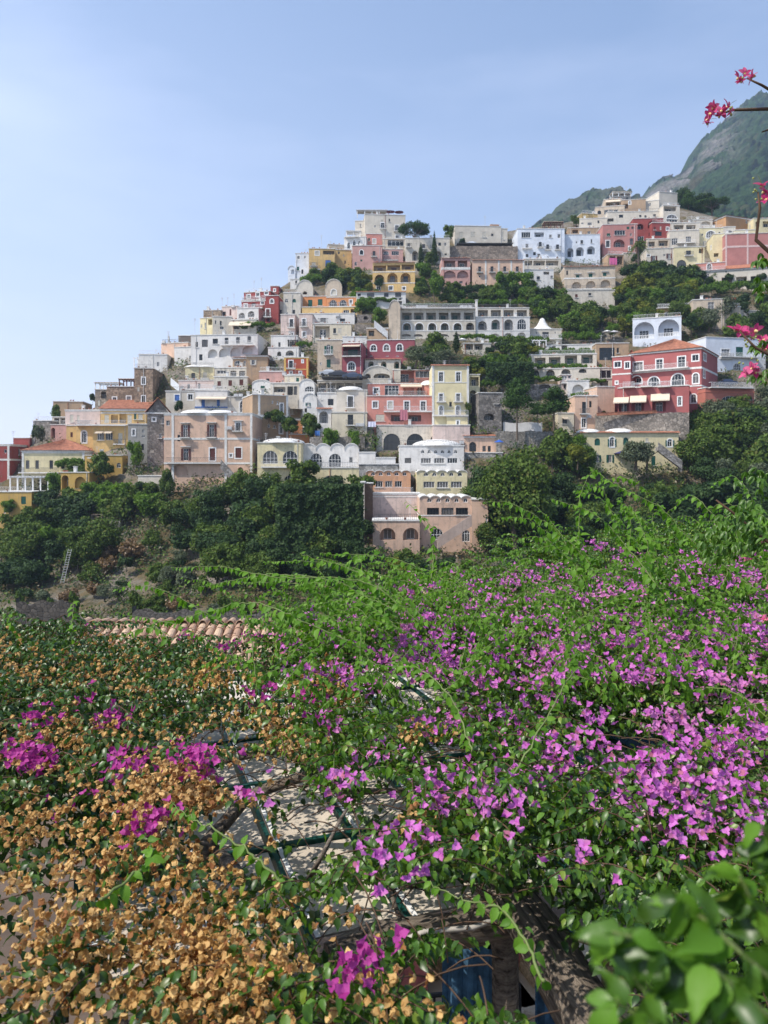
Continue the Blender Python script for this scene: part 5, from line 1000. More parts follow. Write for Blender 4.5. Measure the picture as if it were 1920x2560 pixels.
def T(k,x,yb,hpx,wpx=None,z='P',dD=0.,rz=None,label=None):
    X,Y=zc(z,x,yb); s=ZN[z][2]; hpx/=s; D=float(hillD(X,Y))+dD; cm,tm,h,w_=PROTO[k]; sc=hpx/F*D/h; sw=sc if wpx is None else wpx/s/F*D/w_
    r=empty('tree' if k[:4] not in('bush','hedg','vine','dry','scru') else {'hedg':'climbing_vine','vine':'climbing_vine'}.get(k[:4],'shrub'),P(X,Y,D),rz if rz is not None else (random.random()*6.28 if k not in('hedge','vine') else 0)); 
    for me,nm in ((cm,'crown'),(tm,'trunk')): o=bpy.data.objects.new(nm,me); link(o,r); o.scale=(sw,sw,sc)
    r['category']='tree' if r.name.startswith('tree') else 'vine' if r.name.startswith('climb') else 'shrub'
    TREES.append([r,k,X,Y-hpx/2,hpx,label])
def mass(kinds,poly,n,h0,h1,seed):
    rg=random.Random(seed); xs=[p[0] for p in poly]; ys=[p[1] for p in poly]; c=0; pts=[]
    def ins(x,y):
        r=False; j=len(poly)-1
        for i in range(len(poly)):
            if (poly[i][1]>y)!=(poly[j][1]>y) and x<(poly[j][0]-poly[i][0])*(y-poly[i][1])/(poly[j][1]-poly[i][1])+poly[i][0]: r=not r
            j=i
        return r
    t=0
    while c<n and t<n*60:
        t+=1; x=rg.uniform(min(xs),max(xs)); y=rg.uniform(min(ys),max(ys))
        if not ins(x,y): continue
        if any((x-a)**2+((y-b)*1.3)**2<(h0*.33)**2 for a,b in pts): continue
        pts.append((x,y)); c+=1; k=rg.choice(kinds); T(k,x,y,rg.uniform(h0,h1))
# named trees
T('umbrella',1395,740,440,360,'C',dD=2,rz=1); T('cypress',1460,800,285,62,'C'); T('cypress',1600,780,385,56,'C')
T('broad0',260,400,235,150,'D',dD=-1); T('bush2',400,400,95,100,'D',dD=-1.5)
T('umbrella',1195,400,215,285,'E',dD=10); T('pine',1000,380,260,150,'E',dD=14); T('oak',1090,380,220,260,'E',dD=20); T('oak',940,330,230,150,'E',dD=25)
T('palm',585,830,320,None,'E',dD=-3); T('broad1',745,800,110,130,'E',dD=-3); T('bush2',560,720,90,90,'E'); T('broad1',600,700,60,60,'E')
T('pine',800,1540,600,350,'H',dD=-3); T('pine',1180,1540,520,400,'H',dD=-4); T('pine',1010,1440,260,190,'H',dD=-1)
T('bigoak',1290,1375,280,215,'P',dD=-2); T('oak',1235,1330,180,130,'P',dD=-1)
T('olive',600,1430,215,300,'I',dD=-4); T('olive',690,1430,200,240,'I',dD=-4); T('yellowish',140,1420,200,230,'I',dD=-5); T('bush0',220,1400,150,200,'I',dD=-5)
T('broad2',810,400+0,300,200,'G') if False else None
T('bush1',815,340,140,180,'G',dD=-2); T('bush0',1400,700,260,330,'G',dD=-4); T('cypress',1620,680,240,70,'G',dD=-4)
T('bush0',700,1560,170,220,'J',dD=-1) if False else None
T('bush1',840,470,190,210,'J',dD=-1); T('bush1',1100,475,170,150,'J',dD=-1); T('bush2',640,400,190,150,'J',dD=0); 
T('bush2',970,440,120,60,'G',dD=-1.5,label='dark creeper clinging to the round topped tower')
T('broad2',1560,500,140,170,'G') if False else None
for x,yb,h,w_,k in [(1200,800,200,330,'olive'),(1420,830,170,320,'olive'),(1550,820,180,330,'olive'),(1330,820,110,300,'oak')]: T(k,x,yb,h,w_,'G',dD=-5)
T('broad2',110,1000-40,300,200,'D',dD=-3); T('broad0',300,960,200,200,'D',dD=-2); T('bush1',800,850,190,200,'D',dD=-3); T('bush1',930,855,200,220,'D',dD=-3); T('bush1',1060,850,200,190,'D',dD=-3); T('yellowish',700,870,80,100,'D',dD=-3); T('bush2',450,870,80,110,'D',dD=-2)
mass(['bush0','bush2','broad1','bush1'],[(1130,765),(1340,765),(1345,735),(1100,738)],26,26,40,3)
mass(['bush2','bush0','yellowish','broad1'],[(835,700),(960,725),(950,745),(800,720),(830,690)],12,30,46,5)
mass(['bush0','bush2','yellowish'],[(780,705),(925,712),(925,700),(790,690)],10,24,36,6)
mass(['broad0','oak2','broad1','broad2','yellowish'],[(1420,815),(1540,800),(1545,745),(1640,722),(1735,738),(1735,800),(1600,840),(1430,855)],40,40,66,7)
mass(['bush0','broad1','bush2'],[(1560,690),(1740,700),(1735,720),(1600,712)],14,36,60,8)
mass(['broad0','bush0','bush1'],[(1420,790),(1500,800),(1490,850),(1425,850)],8,34,50,9)
mass(['bush2','bush0','broad1','yellowish','bush1'],[(1150,880),(1330,870),(1330,960),(1230,970),(1180,950)],26,26,48,10)
mass(['oak','oak2','broad1','broad0','bush2'],[(400,1300),(640,1250),(910,1270),(915,1480),(560,1480),(420,1400)],60,70,115,11)
mass(['oak','broad1','oak2','bush2'],[(1190,1270),(1300,1230),(1460,1270),(1660,1270),(1930,1220),(1980,1420),(1180,1420)],66,60,105,12)
mass(['oak2','broad0','olive','bush0','broad1'],[(1700,1060),(1980,1030),(1980,1240),(1700,1230)],34,60,100,13)
mass(['bush0','broad0','olive','bush1'],[(1370,1120),(1470,1150),(1470,1200),(1370,1190)],9,50,75,14)
mass(['bush0','broad2','bush1','broad0','bush2'],[(170,1250),(350,1235),(420,1260),(400,1290),(180,1300)],20,42,70,15)
mass(['oak2','broad0','broad1','bush1'],[(20,1400),(120,1330),(280,1350),(250,1420),(40,1450)],17,70,110,16)
mass(['broad1','oak','bush2'],[(0,1370),(130,1350),(90,1500),(0,1480)],9,50,80,17)
mass(['scrub','bush0','dry','bush2','olive','dry'],[(200,1400),(420,1330),(520,1500),(420,1560),(180,1540)],24,26,52,18)
mass(['broad0','bush2','yellowish','bush0'],[(895,1420),(1050,1425),(1200,1430),(1200,1470),(895,1480)],16,40,62,19)
mass(['bush0','bush2'],[(30,1370),(120,1240),(180,1290),(100,1400)],8,40,70,20)
mass(['bush0','bush2','broad1'],[(1740,690),(1940,690),(1940,720),(1740,730)],10,20,36,21)
mass(['broad1','bush0','olive'],[(1700,830),(1920,760),(1940,820),(1760,870)],13,40,66,22)
mass(['broad0','oak2'],[(1430,560),(1450,575),(1445,555)],2,20,26,23)
mass(['bush2','bush0','scrub'],[(1500,1055),(1700,1050),(1700,1075),(1500,1075)],10,18,30,24)
for x,yb,h,w_,k in [(75,1460,140,130,'broad2'),(340,1440,150,180,'broad1'),(600,1110,90,230,'bush0'),(860,1110,190,220,'bush0'),(1120,1020,190,150,'bush1'),(760,820,0,0,''),(475,640,110,90,'bush0'),(320,640,0,0,''),(330,820,130,100,'scrub'),(290,830,150,70,'bush2'),(450,1250,160,170,'bush1'),(1380,1260,200,150,'bush0')]:
    if k: T(k,x,yb,h,w_,'A',dD=-2.5)
T('bush2',770,520,90,70,'A'); T('bush2',265,720,150,110,'F',dD=-1.5); T('bush0',1560,930,160,110,'F',dD=-2)
T('bush1',60,60+140,0,0,'G') if False else None
for z,x0,x1,y,h,k in [('H',540,1100,560,60,'hedge'),('H',960,1590,690,70,'hedge'),('H',900,1650,830,50,'hedge'),('H',1260,1640,520,70,'hedge'),('H',900,1240,960,50,'hedge'),('H',430,920,800,110,'hedge'),('G',670,950,140,45,'hedge'),('A',500,740,1040,60,'hedge'),('A',395,510,1160,45,'hedge'),
   ('E',900,1290,960,60,'hedge'),('E',1200,1700,930,60,'hedge'),('B',870,1150,690,50,'hedge'),('B',1430,1560,890,50,'hedge'),('H',120,330,855+90,0,''),('D',380,1090,995,50,'hedge'),('H',430,560,1010,60,'hedge'),('G',1100,1650,178,22,'hedge'),('I',120,330,860,30,'hedge'),('I',180,340,750,30,'hedge'),('H',250,520,520,45,'hedge'),('C',250,500,925,70,'hedge')]:
    if not k: continue
    n=max(1,int((x1-x0)/150))
    for i in range(n): T('hedge',x0+(x1-x0)*(i+.5)/n,y,h*1.1,(x1-x0)/n*1.25,z,dD=-2.2)
for z,x,y,h,w_ in [('H',850,690,120,60),('H',1045,700,60,30),('A',740,1090,80,60),('H',290,1330,130,70),('L',1380,330,0,0)]:
    if h: T('vine',x,y,h,w_,z,dD=-2)
for x_ in (50,75,105,130,165,185,340,400,470,560,610): T('vine',x_,1562,random.uniform(40,75),random.uniform(22,40),'P',dD=-1.2)
for x_,y_ in ((60,1500),(110,1498),(170,1502),(360,1525),(450,1522),(540,1524),(640,1520)): T(random.choice(('bush2','scrub','dry')),x_,y_,random.uniform(20,34),60,'P',dD=.5)
mass(['bush0','bush1','bush2'],[(1335,735),(1420,760),(1425,810),(1345,800)],12,26,42,31)
mass(['bush0','bush2','bush1'],[(1070,650),(1115,650),(1110,735),(1040,735)],9,22,36,32)
mass(['bush0','bush1','yellowish'],[(880,730),(960,735),(915,800),(870,790)],9,20,34,33)
mass(['bush0','bush2'],[(640,1040),(800,1060),(800,1105),(700,1100)],9,22,36,34)
# ivy wall under the cream arched house : dense creeper sheet
rg=np.random.default_rng(5)
def ivy(name,label,px0,px1,py0,py1,n,mat,dD,s=.2,depth=1.2):
    x=rg.uniform(px0,px1,n); y=rg.uniform(py0,py1,n); D=hillD((x*0+(px0+px1)/2),y*0+py1)+dD-rg.random(n)*depth-fbm(x/14.,y/14.,4)*2.2
    p=np.stack([(x-960)/F*D,D,(HZ-y)/F*D],1); d=rg.normal(size=(n,3))*.6+np.array([0,-1,.45]); d/=np.linalg.norm(d,axis=1)[:,None]
    t=np.cross(d,rg.normal(size=(n,3))); t/=np.linalg.norm(t,axis=1)[:,None]; b=np.cross(d,t); ss=s*(.6+.8*rg.random(n))[:,None]
    v=np.stack([p-t*ss,p-b*ss*.6,p+t*ss,p+b*ss*.6],1).reshape(-1,3)
    tag(link(bpy.data.objects.new(name,npmesh(name,v,np.arange(n*4).reshape(n,4),mat))),label,'ivy',kind='stuff')
ivy('ivy_wall','dense dark ivy hanging below the cream arched house',690,908,1210,1380,16000,LM['dark'],-5.5)
ivy('ivy_wall','dark leafy creeper wall left of the two dark pines',1215,1335,905,960,5000,LM['dark'],-2)
# undergrowth clumps over open hillside
n=17000; x=rg.uniform(-60,1990,n); y=rg.uniform(500,1620,n); sk=np.interp(x,SKX,SKY); keep=y>sk+12
dens=fbm(x/60.,y/60.,8); keep&=(dens>np.where(y<1150,.30,.42))|((x>1180)&(y>1000)); 
for h_ in HOUSES: keep&=~((x>h_[3]-4)&(x<h_[4]+4)&(y>h_[5]-6)&(y<h_[6]+2))
x=x[keep]; y=y[keep]; n=len(x); D=hillD(x,y)+.6; K=20
c=np.stack([(x-960)/F*D,D,(HZ-y)/F*D],1); cl=rg.integers(0,3,n)
for mi,(mk,nm) in enumerate((('dark','dark'),('mid','green'),('scrubmix','dry'))):
    cc=c[cl==mi]; m=len(cc); p=np.repeat(cc,K,0)+rg.normal(size=(m*K,3))*np.array([.8,.7,.5]); d=rg.normal(size=(m*K,3))*.7+np.array([0,-.6,.8]); d/=np.linalg.norm(d,axis=1)[:,None]
    t=np.cross(d,rg.normal(size=(m*K,3))); t/=np.linalg.norm(t,axis=1)[:,None]; b=np.cross(d,t); ss=.22*(.6+.8*rg.random(m*K))[:,None]
    v=np.stack([p-t*ss,p-b*ss*.6,p+t*ss,p+b*ss*.6],1).reshape(-1,3)
    tag(link(bpy.data.objects.new('undergrowth',npmesh('undergrowth',v,np.arange(m*K*4).reshape(m*K,4),LM['dark'] if mi==0 else LM['mid'] if mi==1 else leafmat('leaf_scrub',(.05,.055,.02),(.17,.12,.055),.2)))),nm+' undergrowth and scrub over the open hillside','undergrowth',kind='stuff')
# tree labels that single each one out
from collections import defaultdict
base=defaultdict(list)
for t in TREES:
    r,k,X,Y,hp,lab=t
    if lab: r['label']=lab; continue
    a=min(ANC,key=lambda q_:(q_[0]-X)**2+((q_[1]-Y)*1.2)**2); dx=X-a[0]; dy=Y-a[1]
    rel='left of' if dx<-abs(dy)*.8 else 'right of' if dx>abs(dy)*.8 else 'above' if dy<0 else 'below'
    base[(NAM[k],rel,a[2])].append(t)
ORD=['first','second','third','fourth','fifth','sixth','seventh','eighth','ninth','tenth','eleventh','twelfth','thirteenth','fourteenth']
for (nm,rel,a),L_ in base.items():
    L_.sort(key=lambda t:t[2])
    if len(L_)==1: L_[0][0]['label']=f'{nm} {rel} the {a}'; continue
    for i,t in enumerate(L_):
        w_='leftmost' if i==0 else 'rightmost' if i==len(L_)-1 else ORD[i]+' from left'
        t[0]['label']=f'{nm} {rel} the {a}, {w_} of {len(L_)} there'; t[0]['group']=f'{nm}s {rel} the {a}'
# ---------------- foreground: pergola, roof, bougainvillea ----------------
GFRAME=simple('green_metal',(.012,.075,.06),.4,.15,6,.2); LOG=None
def logmat():
    m,n,b=nodemat('weathered_log'); v=coords(n,(1.2,14,14)); n1=noise(n,v,2.,7,.7); n.links.new(mixc(n,ramp(n,n1,.35,.7),(.04,.03,.023),(.34,.28,.22)),b.inputs['Base Color']); b.inputs['Roughness'].default_value=.95; bump(n,b,n1,1.,.03); return m
LOG=logmat()
def log(parent,p0,p1,r0,r1,name='log_beam',rg=random.Random(3)):
    a=Vector(p0); b=Vector(p1); L=(b-a).length; m=MB(); k=14; n=14
    for i in range(k+1):
        t=i/k
        for j in range(n): an=2*math.pi*j/n; rr=(r0+(r1-r0)*t)*(1+.12*math.sin(an*3+t*2)+.05*math.sin(an*7+t*9)+rg.uniform(-.03,.03)); m.v.append((t*L,math.cos(an)*rr+.03*math.sin(t*5),math.sin(an)*rr+.02*math.sin(t*7)))
    for i in range(k):
        for j in range(n): j2=(j+1)%n; m.f.append((i*n+j,i*n+j2,(i+1)*n+j2,(i+1)*n+j))
    m.f.append(tuple(range(n))); m.f.append(tuple(range(k*n,k*n+n)))
    o=m.obj(name,LOG,parent,smooth=True); o.location=a; o.rotation_mode='QUATERNION'; o.rotation_quaternion=(b-a).to_track_quat('X','Z'); return o
PZ=-2.5
def FG(px,py,z): Y=-z*F/(py-HZ); return Vector(((px-960)/F*Y,Y,z))
e1=Vector((.94,.34,0)); e2=Vector((-.34,.94,0)); O0=FG(905,2328,PZ)
perg=empty('pergola_roof',(O0.x,O0.y,PZ-3.6),0,'low pergola roof of beige panels in green metal frames under the flowers','pergola')
pm_,pn,pb=nodemat('panel_cloth'); v=coords(pn); n1=noise(pn,v,1.6,6,.65); pn.links.new(mixc(pn,ramp(pn,n1,.35,.75),(.60,.53,.44),(.44,.37,.30)),pb.inputs['Base Color']); pb.inputs['Roughness'].default_value=.7
base_=Vector((O0.x,O0.y,PZ-3.6))
def W2(a,b,z): return O0+e1*a+e2*b+Vector((0,0,z-PZ))-base_
for i in range(-3,5):
    for j in range(0,5):
        a=.27+.56*i; b=1.02*j; g=.035
        m=MB(); q4=[W2(a+g,b+g,PZ+.0),W2(a+.56-g,b+g,PZ),W2(a+.56-g,b+1.02-g,PZ+.01),W2(a+g,b+1.02-g,PZ+.01)]
        mid=(q4[0]+q4[2])/2+Vector((0,0,-.03)); m.add(q4+[mid]+[q_-Vector((0,0,.012)) for q_ in q4],[(0,1,4),(1,2,4),(2,3,4),(3,0,4),(5,6,7,8)]); m.obj('panel',pm_,perg)
        # pale batten beside the frame
        m=MB(); m.add([W2(a+.03,b,PZ+.02),W2(a+.06,b,PZ+.02),W2(a+.06,b+1.02,PZ+.02),W2(a+.03,b+1.02,PZ+.02)],[(0,1,2,3)]); m.obj('batten',WHITE,perg)
for i in range(-3,6):
    a=.27+.56*i; m=MB(); s=.016
    vs=[W2(a-s,-.02,PZ-.05),W2(a+s,-.02,PZ-.05),W2(a+s,5.12,PZ-.05),W2(a-s,5.12,PZ-.05),W2(a-s,-.02,PZ+.025),W2(a+s,-.02,PZ+.025),W2(a+s,5.12,PZ+.025),W2(a-s,5.12,PZ+.025)]
    m.add(vs,[(0,3,2,1),(4,5,6,7),(0,1,5,4),(1,2,6,5),(2,3,7,6),(3,0,4,7)]); m.obj('frame_bar',GFRAME,perg)
for j in range(1,6):
    b=1.02*j; m=MB(); s=.02; vs=[W2(-1.5,b-s,PZ-.055),W2(3.1,b-s,PZ-.055),W2(3.1,b+s,PZ-.055),W2(-1.5,b+s,PZ-.055),W2(-1.5,b-s,PZ+.035),W2(3.1,b-s,PZ+.035),W2(3.1,b+s,PZ+.035),W2(-1.5,b+s,PZ+.035)]
    m.add(vs,[(0,3,2,1),(4,5,6,7),(0,1,5,4),(1,2,6,5),(2,3,7,6),(3,0,4,7)]); m.obj('frame_bar',GFRAME,perg)
log(perg,FG(820,2400,PZ-.02)-base_,FG(1330,2265,PZ-.02)-base_,.075,.1)
log(perg,FG(1215,2190,PZ+.06)-base_,FG(1640,2760,PZ-.05)-base_,.12,.15)
log(perg,FG(1480,1840,PZ+.05)-base_,FG(1120,1760,PZ+.05)-base_,.09,.09)
log(perg,FG(1080,1990,PZ+.02)-base_,FG(1330,2300,PZ+.0)-base_,.05,.06) if False else None
for px,py in ((1250,2262),(560,2330),(1600,1900),(300,1750)):
    p=FG(px,py,PZ); m=MB(); m.tube([(p.x-base_.x,p.y-base_.y,0),(p.x-base_.x+.03,p.y-base_.y,3.55)],.09,8,.08); m.obj('post',LOG,perg)
m=MB(); m.tube([FG(960,2372,PZ+.06),FG(1060,2330,PZ+.1),FG(1180,2320,PZ+.08),FG(1262,2290,PZ+.1)],.014,6); m.obj('hose',simple('hose',(.45,.42,.38),.5),None,smooth=True)
tag(bpy.data.objects['hose'],'pale grey plastic conduit tied along the front log beam','pipe')
# terrace floor and furniture beneath
m=MB(); m.box(-14,14,-3,13,-6.3,-6.1); tag(m.obj('terrace_floor',simple('terrace_paving',(.11,.08,.06),.9,.3,2)),'warm paved terrace under the pergola',kind='structure')
m=MB(); m.box(-14,14,-3.2,-3,-6.3,-1.); tag(m.obj('terrace_wall',plaster((.5,.45,.38),.4)),'plain house wall behind the viewpoint','wall')
bluec=simple('blue_towel',(.05,.12,.2),.95,.5,12)
for i,(px,py,w_,h_,zz,l) in enumerate([(1170,2365,.3,.75,-2.75,'left blue patterned throw hanging below the front log beam'),(1235,2350,.26,.85,-2.75,'right blue patterned throw hanging in the pergola gap'),(1390,2300,.3,.7,-2.8,'blue throw hanging behind the thick diagonal log')]):
    p=FG(px,py,zz); m=MB(); k=10
    for j in range(k): a=-w_/2+w_*j/k; b=-w_/2+w_*(j+1)/k; m.quad((a,.03*math.sin(j*1.9),-h_),(b,.03*math.sin((j+1)*1.9),-h_),(b,.01*math.sin((j+1)*1.9),0),(a,.01*math.sin(j*1.9),0))
    tag(m.obj('blue_throw',bluec,None,p,R_(15*i-10)),l,'throw')
WICK=simple('wicker',(.42,.30,.17),.8,.5,30)
def sofa(px,py,rz,label):
    p=FG(px,py,-6.1); r=empty('wicker_sofa',p,R_(rz),label,'sofa')
    for nm,b,mt in (('seat',(-.9,.9,-.4,.4,.18,.42),WICK),('cushion',(-.84,.84,-.38,.36,.43,.58),CANVAS),('backrest',(-.9,.9,.4,.52,.18,1.0),WICK),('armrest',(-1.02,-.9,-.4,.52,0,.7),WICK),('armrest',(.9,1.02,-.4,.52,0,.7),WICK),('pillow',(-.7,-.2,.15,.38,.6,.98),simple('pink_cloth',(.5,.16,.14),.9,.5,9)),('pillow',(.15,.65,.15,.38,.6,.98),CANVAS)):
        m=MB(); m.box(*b); o=m.obj(nm,mt,r); bv=o.modifiers.new('b','BEVEL'); bv.width=.03; bv.segments=2
sofa(1130,2640,20,'wicker sofa with pale cushions glimpsed under the log beam'); sofa(1330,2600,-30,'wicker sofa seen right of the thick log beam')
for k,(x0,y0,x1,l) in enumerate([(1020,2500,1300,'iron balustrade between posts under the pergola gap')]):
    a=FG(x0,y0,-5.1); b=FG(x1,y0-30,-5.1); r=empty('terrace_railing',(a.x,a.y,-6.1),0,l,'railing'); v=b-a
    for i in range(14): m=MB(); t=i/13; m.box(v.x*t-.012,v.x*t+.012,v.y*t-.012,v.y*t+.012,0,1.0); m.obj('baluster',DARKF,r)
    m=MB(); m.tube([(0,0,1.02),(v.x,v.y,1.02)],.022,6); m.obj('handrail',DARKF,r)
# ---- near tiled roof ----
tm,tn,tb=nodemat('roof_tile'); oi=tn.nodes.new('ShaderNodeObjectInfo'); v=coords(tn); n1=noise(tn,v,9,6,.7)
c=mixc(tn,oi.outputs['Random'],(.34,.20,.13),(.52,.37,.25)); c=mixc(tn,ramp(tn,n1,.5,.72,0,.75),c,(.20,.15,.12)); tn.links.new(c,tb.inputs['Base Color']); tb.inputs['Roughness'].default_value=.9; bump(tn,tb,n1,.5,.01)
def tilemesh(L,r0,r1,up=1):
    m=MB(); n=7
    for t,r in ((0,r0),(1,r1)):
        for ro in (0,.016):
            for j in range(n+1): a=math.pi*j/n; m.v.append(((r-ro)*math.cos(a),t*L,(r-ro)*math.sin(a)*up))
    k=n+1
    for j in range(n): m.f+= [(j,j+1,2*k+j+1,2*k+j),(k+j,k+j+1,3*k+j+1,3*k+j),(j,j+1,k+j+1,k+j),(2*k+j,2*k+j+1,3*k+j+1,3*k+j)]
    return m.mesh('tile',tm)
TM=tilemesh(.42,.105,.085); TR=tilemesh(.40,.125,.105)
def tiled(name,label,px0,px1,pyr,Y0,rows,slope=18,sp=.21,ori=0.):
    z=(HZ-pyr)/F*Y0; x0=(px0-960)/F*Y0; x1=(px1-960)/F*Y0; n=int((x1-x0)/sp); r=empty(name,(x0,Y0,z-3.2),ori,label,'roof'); sl=R_(slope); rg=random.Random(4)
    for i in range(n+1):
        for j in range(rows):
            o=bpy.data.objects.new('tile',TM); link(o,r); d=.34*(j+1); o.location=(i*sp,-d*math.cos(sl),3.2-d*math.sin(sl)-.03+rg.uniform(-.006,.006)); o.rotation_euler=(sl,0,rg.uniform(-.04,.04)); 
            o=bpy.data.objects.new('tile',TM); link(o,r); o.location=(i*sp+sp/2,-d*math.cos(sl),3.2-d*math.sin(sl)-.0+rg.uniform(-.006,.006)); o.rotation_euler=(sl,math.pi,rg.uniform(-.04,.04)); o.scale=(1,1,.7)
    k=int((x1-x0+.3)/.36)
    for i in range(n+1): o=bpy.data.objects.new('ridge_tile',TR); link(o,r); o.location=(i*sp,-.2,3.16+rg.uniform(-.008,.008)); o.rotation_euler=(rg.uniform(-.04,.04),0,rg.uniform(-.05,.05)); o.scale=(.85,1,1.1)
    W=x1-x0; m=MB(); D=.34*rows+.1; m.add([(-.2,0,3.1),(W+.2,0,3.1),(W+.2,-D*math.cos(sl),3.1-D*math.sin(sl)-.06),(-.2,-D*math.cos(sl),3.1-D*math.sin(sl)-.06)],[(0,1,2,3)]); m.obj('roof_bed',simple('mortar',(.36,.28,.23),.95,.3,4),r)
    m=MB(); m.box(0,W,-.35*rows,-.05,0,2.4); m.box(0,W,-.06,0,0,3.1); m.obj('wall',plaster((.5,.4,.3),.5),r)
tiled('garden_roof','pink terracotta tiled roof ridge just behind the bougainvillea',215,775,1556,17.,5)
tiled('garden_roof','second tiled roof half hidden behind the pink bougainvillea',1085,1330,1440,16.,5,ori=R_(-14))
0 and tiled('garden_roof','far left end of tile ridge showing among the leaves',-60,70,1566,12.,3)
# ---- bougainvillea ----
rg=np.random.default_rng(11)
def zcan(X,Y):
    px=960+F*X/Y
    z=-1.64+(.42+.5*np.clip((Y-4)/5,0,1))*(fbm(X*.7+7,Y*.55,2,3)-.5)+.34*(fbm(X*2.6,Y*2.3,5,2)-.5)
    right=np.clip((px-620)/500,0,1)
    z+=right*np.clip((Y-6)/8,0,1)*.34
    z+=np.clip((px-1500)/400,0,1)*.2*np.clip((Y-3)/6,0,1)
    z-=.25*np.clip((620-px)/500,0,1)*np.clip((3.4-Y)/1.5,0,1)*0
    return z
def ymax(px): return np.interp(px,[-400,0,300,560,720,850,1050,1500,1900,2400],[8.4,8.3,7.6,7.2,8.2,9.2,10.4,14.4,14.5,13])
HOLES=[(500,1576,280,11),(1290,2330,60,50),(1390,2420,65,55),(1480,2520,75,60),(1180,2310,100,35),(640,1925,120,48),(585,2075,105,70),(560,1840,100,26),(800,2060,120,72),(960,1990,70,60),(700,2150,120,30),(1000,2265,150,62),(1160,2240,120,40),(870,2330,80,34),(1260,2420,150,80),(1120,2440,130,55),(1420,2500,120,90),(1110,1880,60,22),(1330,1900,30,20),(1580,1850,80,18),(720,1960,60,50),(1340,2290,70,60),(1060,1730,70,14)]
def holef(px,py):
    r=np.ones_like(px)
    for x,y,a,b in HOLES: d=((px-x)/(a*1.08))**2+((py-y)/(b*1.12))**2; r=np.minimum(r,np.clip((d-.55)/.7,.0,1))
    return r
def leafhi(P_,dirv,nrm,size,wid=.62,curl=.25):
    sd=np.cross(dirv,nrm); s=size[:,None]; T_=(.0,.1,.26,.45,.64,.82,1.); W_=(0,.22,.40,.44,.35,.18,0); n=len(size)
    j=1+.18*rg.normal(size=(n,7)); wv=rg.uniform(.02,.11,(n,1)); ph=rg.uniform(0,6.28,(n,1)); V=[]
    for k,(t,w_) in enumerate(zip(T_,W_)):
        zc_=-curl*t*t*1.1; rip=wv*np.sin(t*9+ph)
        V+=[P_+dirv*s*t-sd*s*w_*wid*j[:,k:k+1]+nrm*s*(zc_+.10*(w_>0)+rip),P_+dirv*s*t+nrm*s*zc_,P_+dirv*s*t+sd*s*w_*wid*j[:,k-1:k if k else None][:,:1]+nrm*s*(zc_+.10*(w_>0)-rip)]
    F_=[]
    for k in range(6):
        a=3*k; F_+=[[a,a+1,a+4],[a,a+4,a+3],[a+1,a+2,a+5],[a+1,a+5,a+4]]
    return np.stack(V,1),np.array(F_)
def leafgeo(P_,dirv,nrm,size,wid=.62,curl=.25,big=False):
    "batch of leaves: base P_, axis dirv, normal nrm, length size -> verts (n,8,3), faces tris"
    sd=np.cross(dirv,nrm); s=size[:,None]
    def pt(t,w,h): return P_+dirv*s*t+sd*s*w*wid+nrm*s*h
    V=np.stack([pt(0,0,0),pt(.28,-.42,.10),pt(.28,.42,.10),pt(.3,0,0.),pt(.62,-.38,.02),pt(.62,.38,.02),pt(.66,0,-.07),pt(1.,0,-curl)],1)
    Fc=np.array([[0,3,1],[0,2,3],[1,3,6],[1,6,4],[3,2,5],[3,5,6],[4,6,7],[6,5,7]]); return V,Fc
def tomesh(name,V,Fc,mat,smooth=True):
    n,k,_=V.shape; f=(Fc[None]+(np.arange(n)*k)[:,None,None]).reshape(-1,Fc.shape[1]); return npmesh(name,V.reshape(-1,3),f,mat,smooth)
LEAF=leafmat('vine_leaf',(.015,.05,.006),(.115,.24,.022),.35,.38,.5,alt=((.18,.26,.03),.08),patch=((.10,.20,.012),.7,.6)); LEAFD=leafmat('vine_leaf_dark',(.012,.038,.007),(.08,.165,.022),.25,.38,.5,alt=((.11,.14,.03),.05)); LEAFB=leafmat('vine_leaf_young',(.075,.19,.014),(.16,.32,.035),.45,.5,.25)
PINK=leafmat('bract_pink',(.46,.08,.40),(.74,.26,.68),.4,.7,.2,back=(1.1,.9,1.1,1),alt=((.50,.17,.26),.12),patch=((.62,.30,.42),1.1,.55)); MAGE=leafmat('bract_magenta',(.34,.02,.20),(.54,.10,.38),.4,.7,.2,back=(1.1,.9,1.1,1)); TANB=leafmat('bract_dry',(.38,.20,.055),(.78,.53,.22),.35,.75,.2,back=(1.1,1,.8,1),alt=((.30,.13,.05),.15),patch=((.66,.46,.24),.9,.4))
STEM=simple('vine_stem',(.085,.05,.03),.9,.3,5); STEMG=simple('young_stem',(.13,.17,.05),.6,.2,5)
def nrmz(a): return a/np.maximum(1e-6,np.linalg.norm(a,axis=-1,keepdims=True))
def sprigs(n,zone,M_=5):
    "sprig base points sampled over the canopy"
    Y=1.5+13.3*rg.random(n*3)**.62; px=rg.uniform(-420,2420,n*3); X=(px-960)/F*Y; ok=Y<ymax(px)+.3*rg.normal(size=n*3)
    py=HZ+F*1.62/Y; ok&=(rg.random(n*3)<holef(px,py)+.03)&(rg.random(n*3)<np.clip((fbm(X*1.6+3,Y*1.1,15,3)-.38)*7,.10,1)); ok&=zone(px,py); i=np.where(ok)[0][:n]; return X[i],Y[i],px[i],py[i]
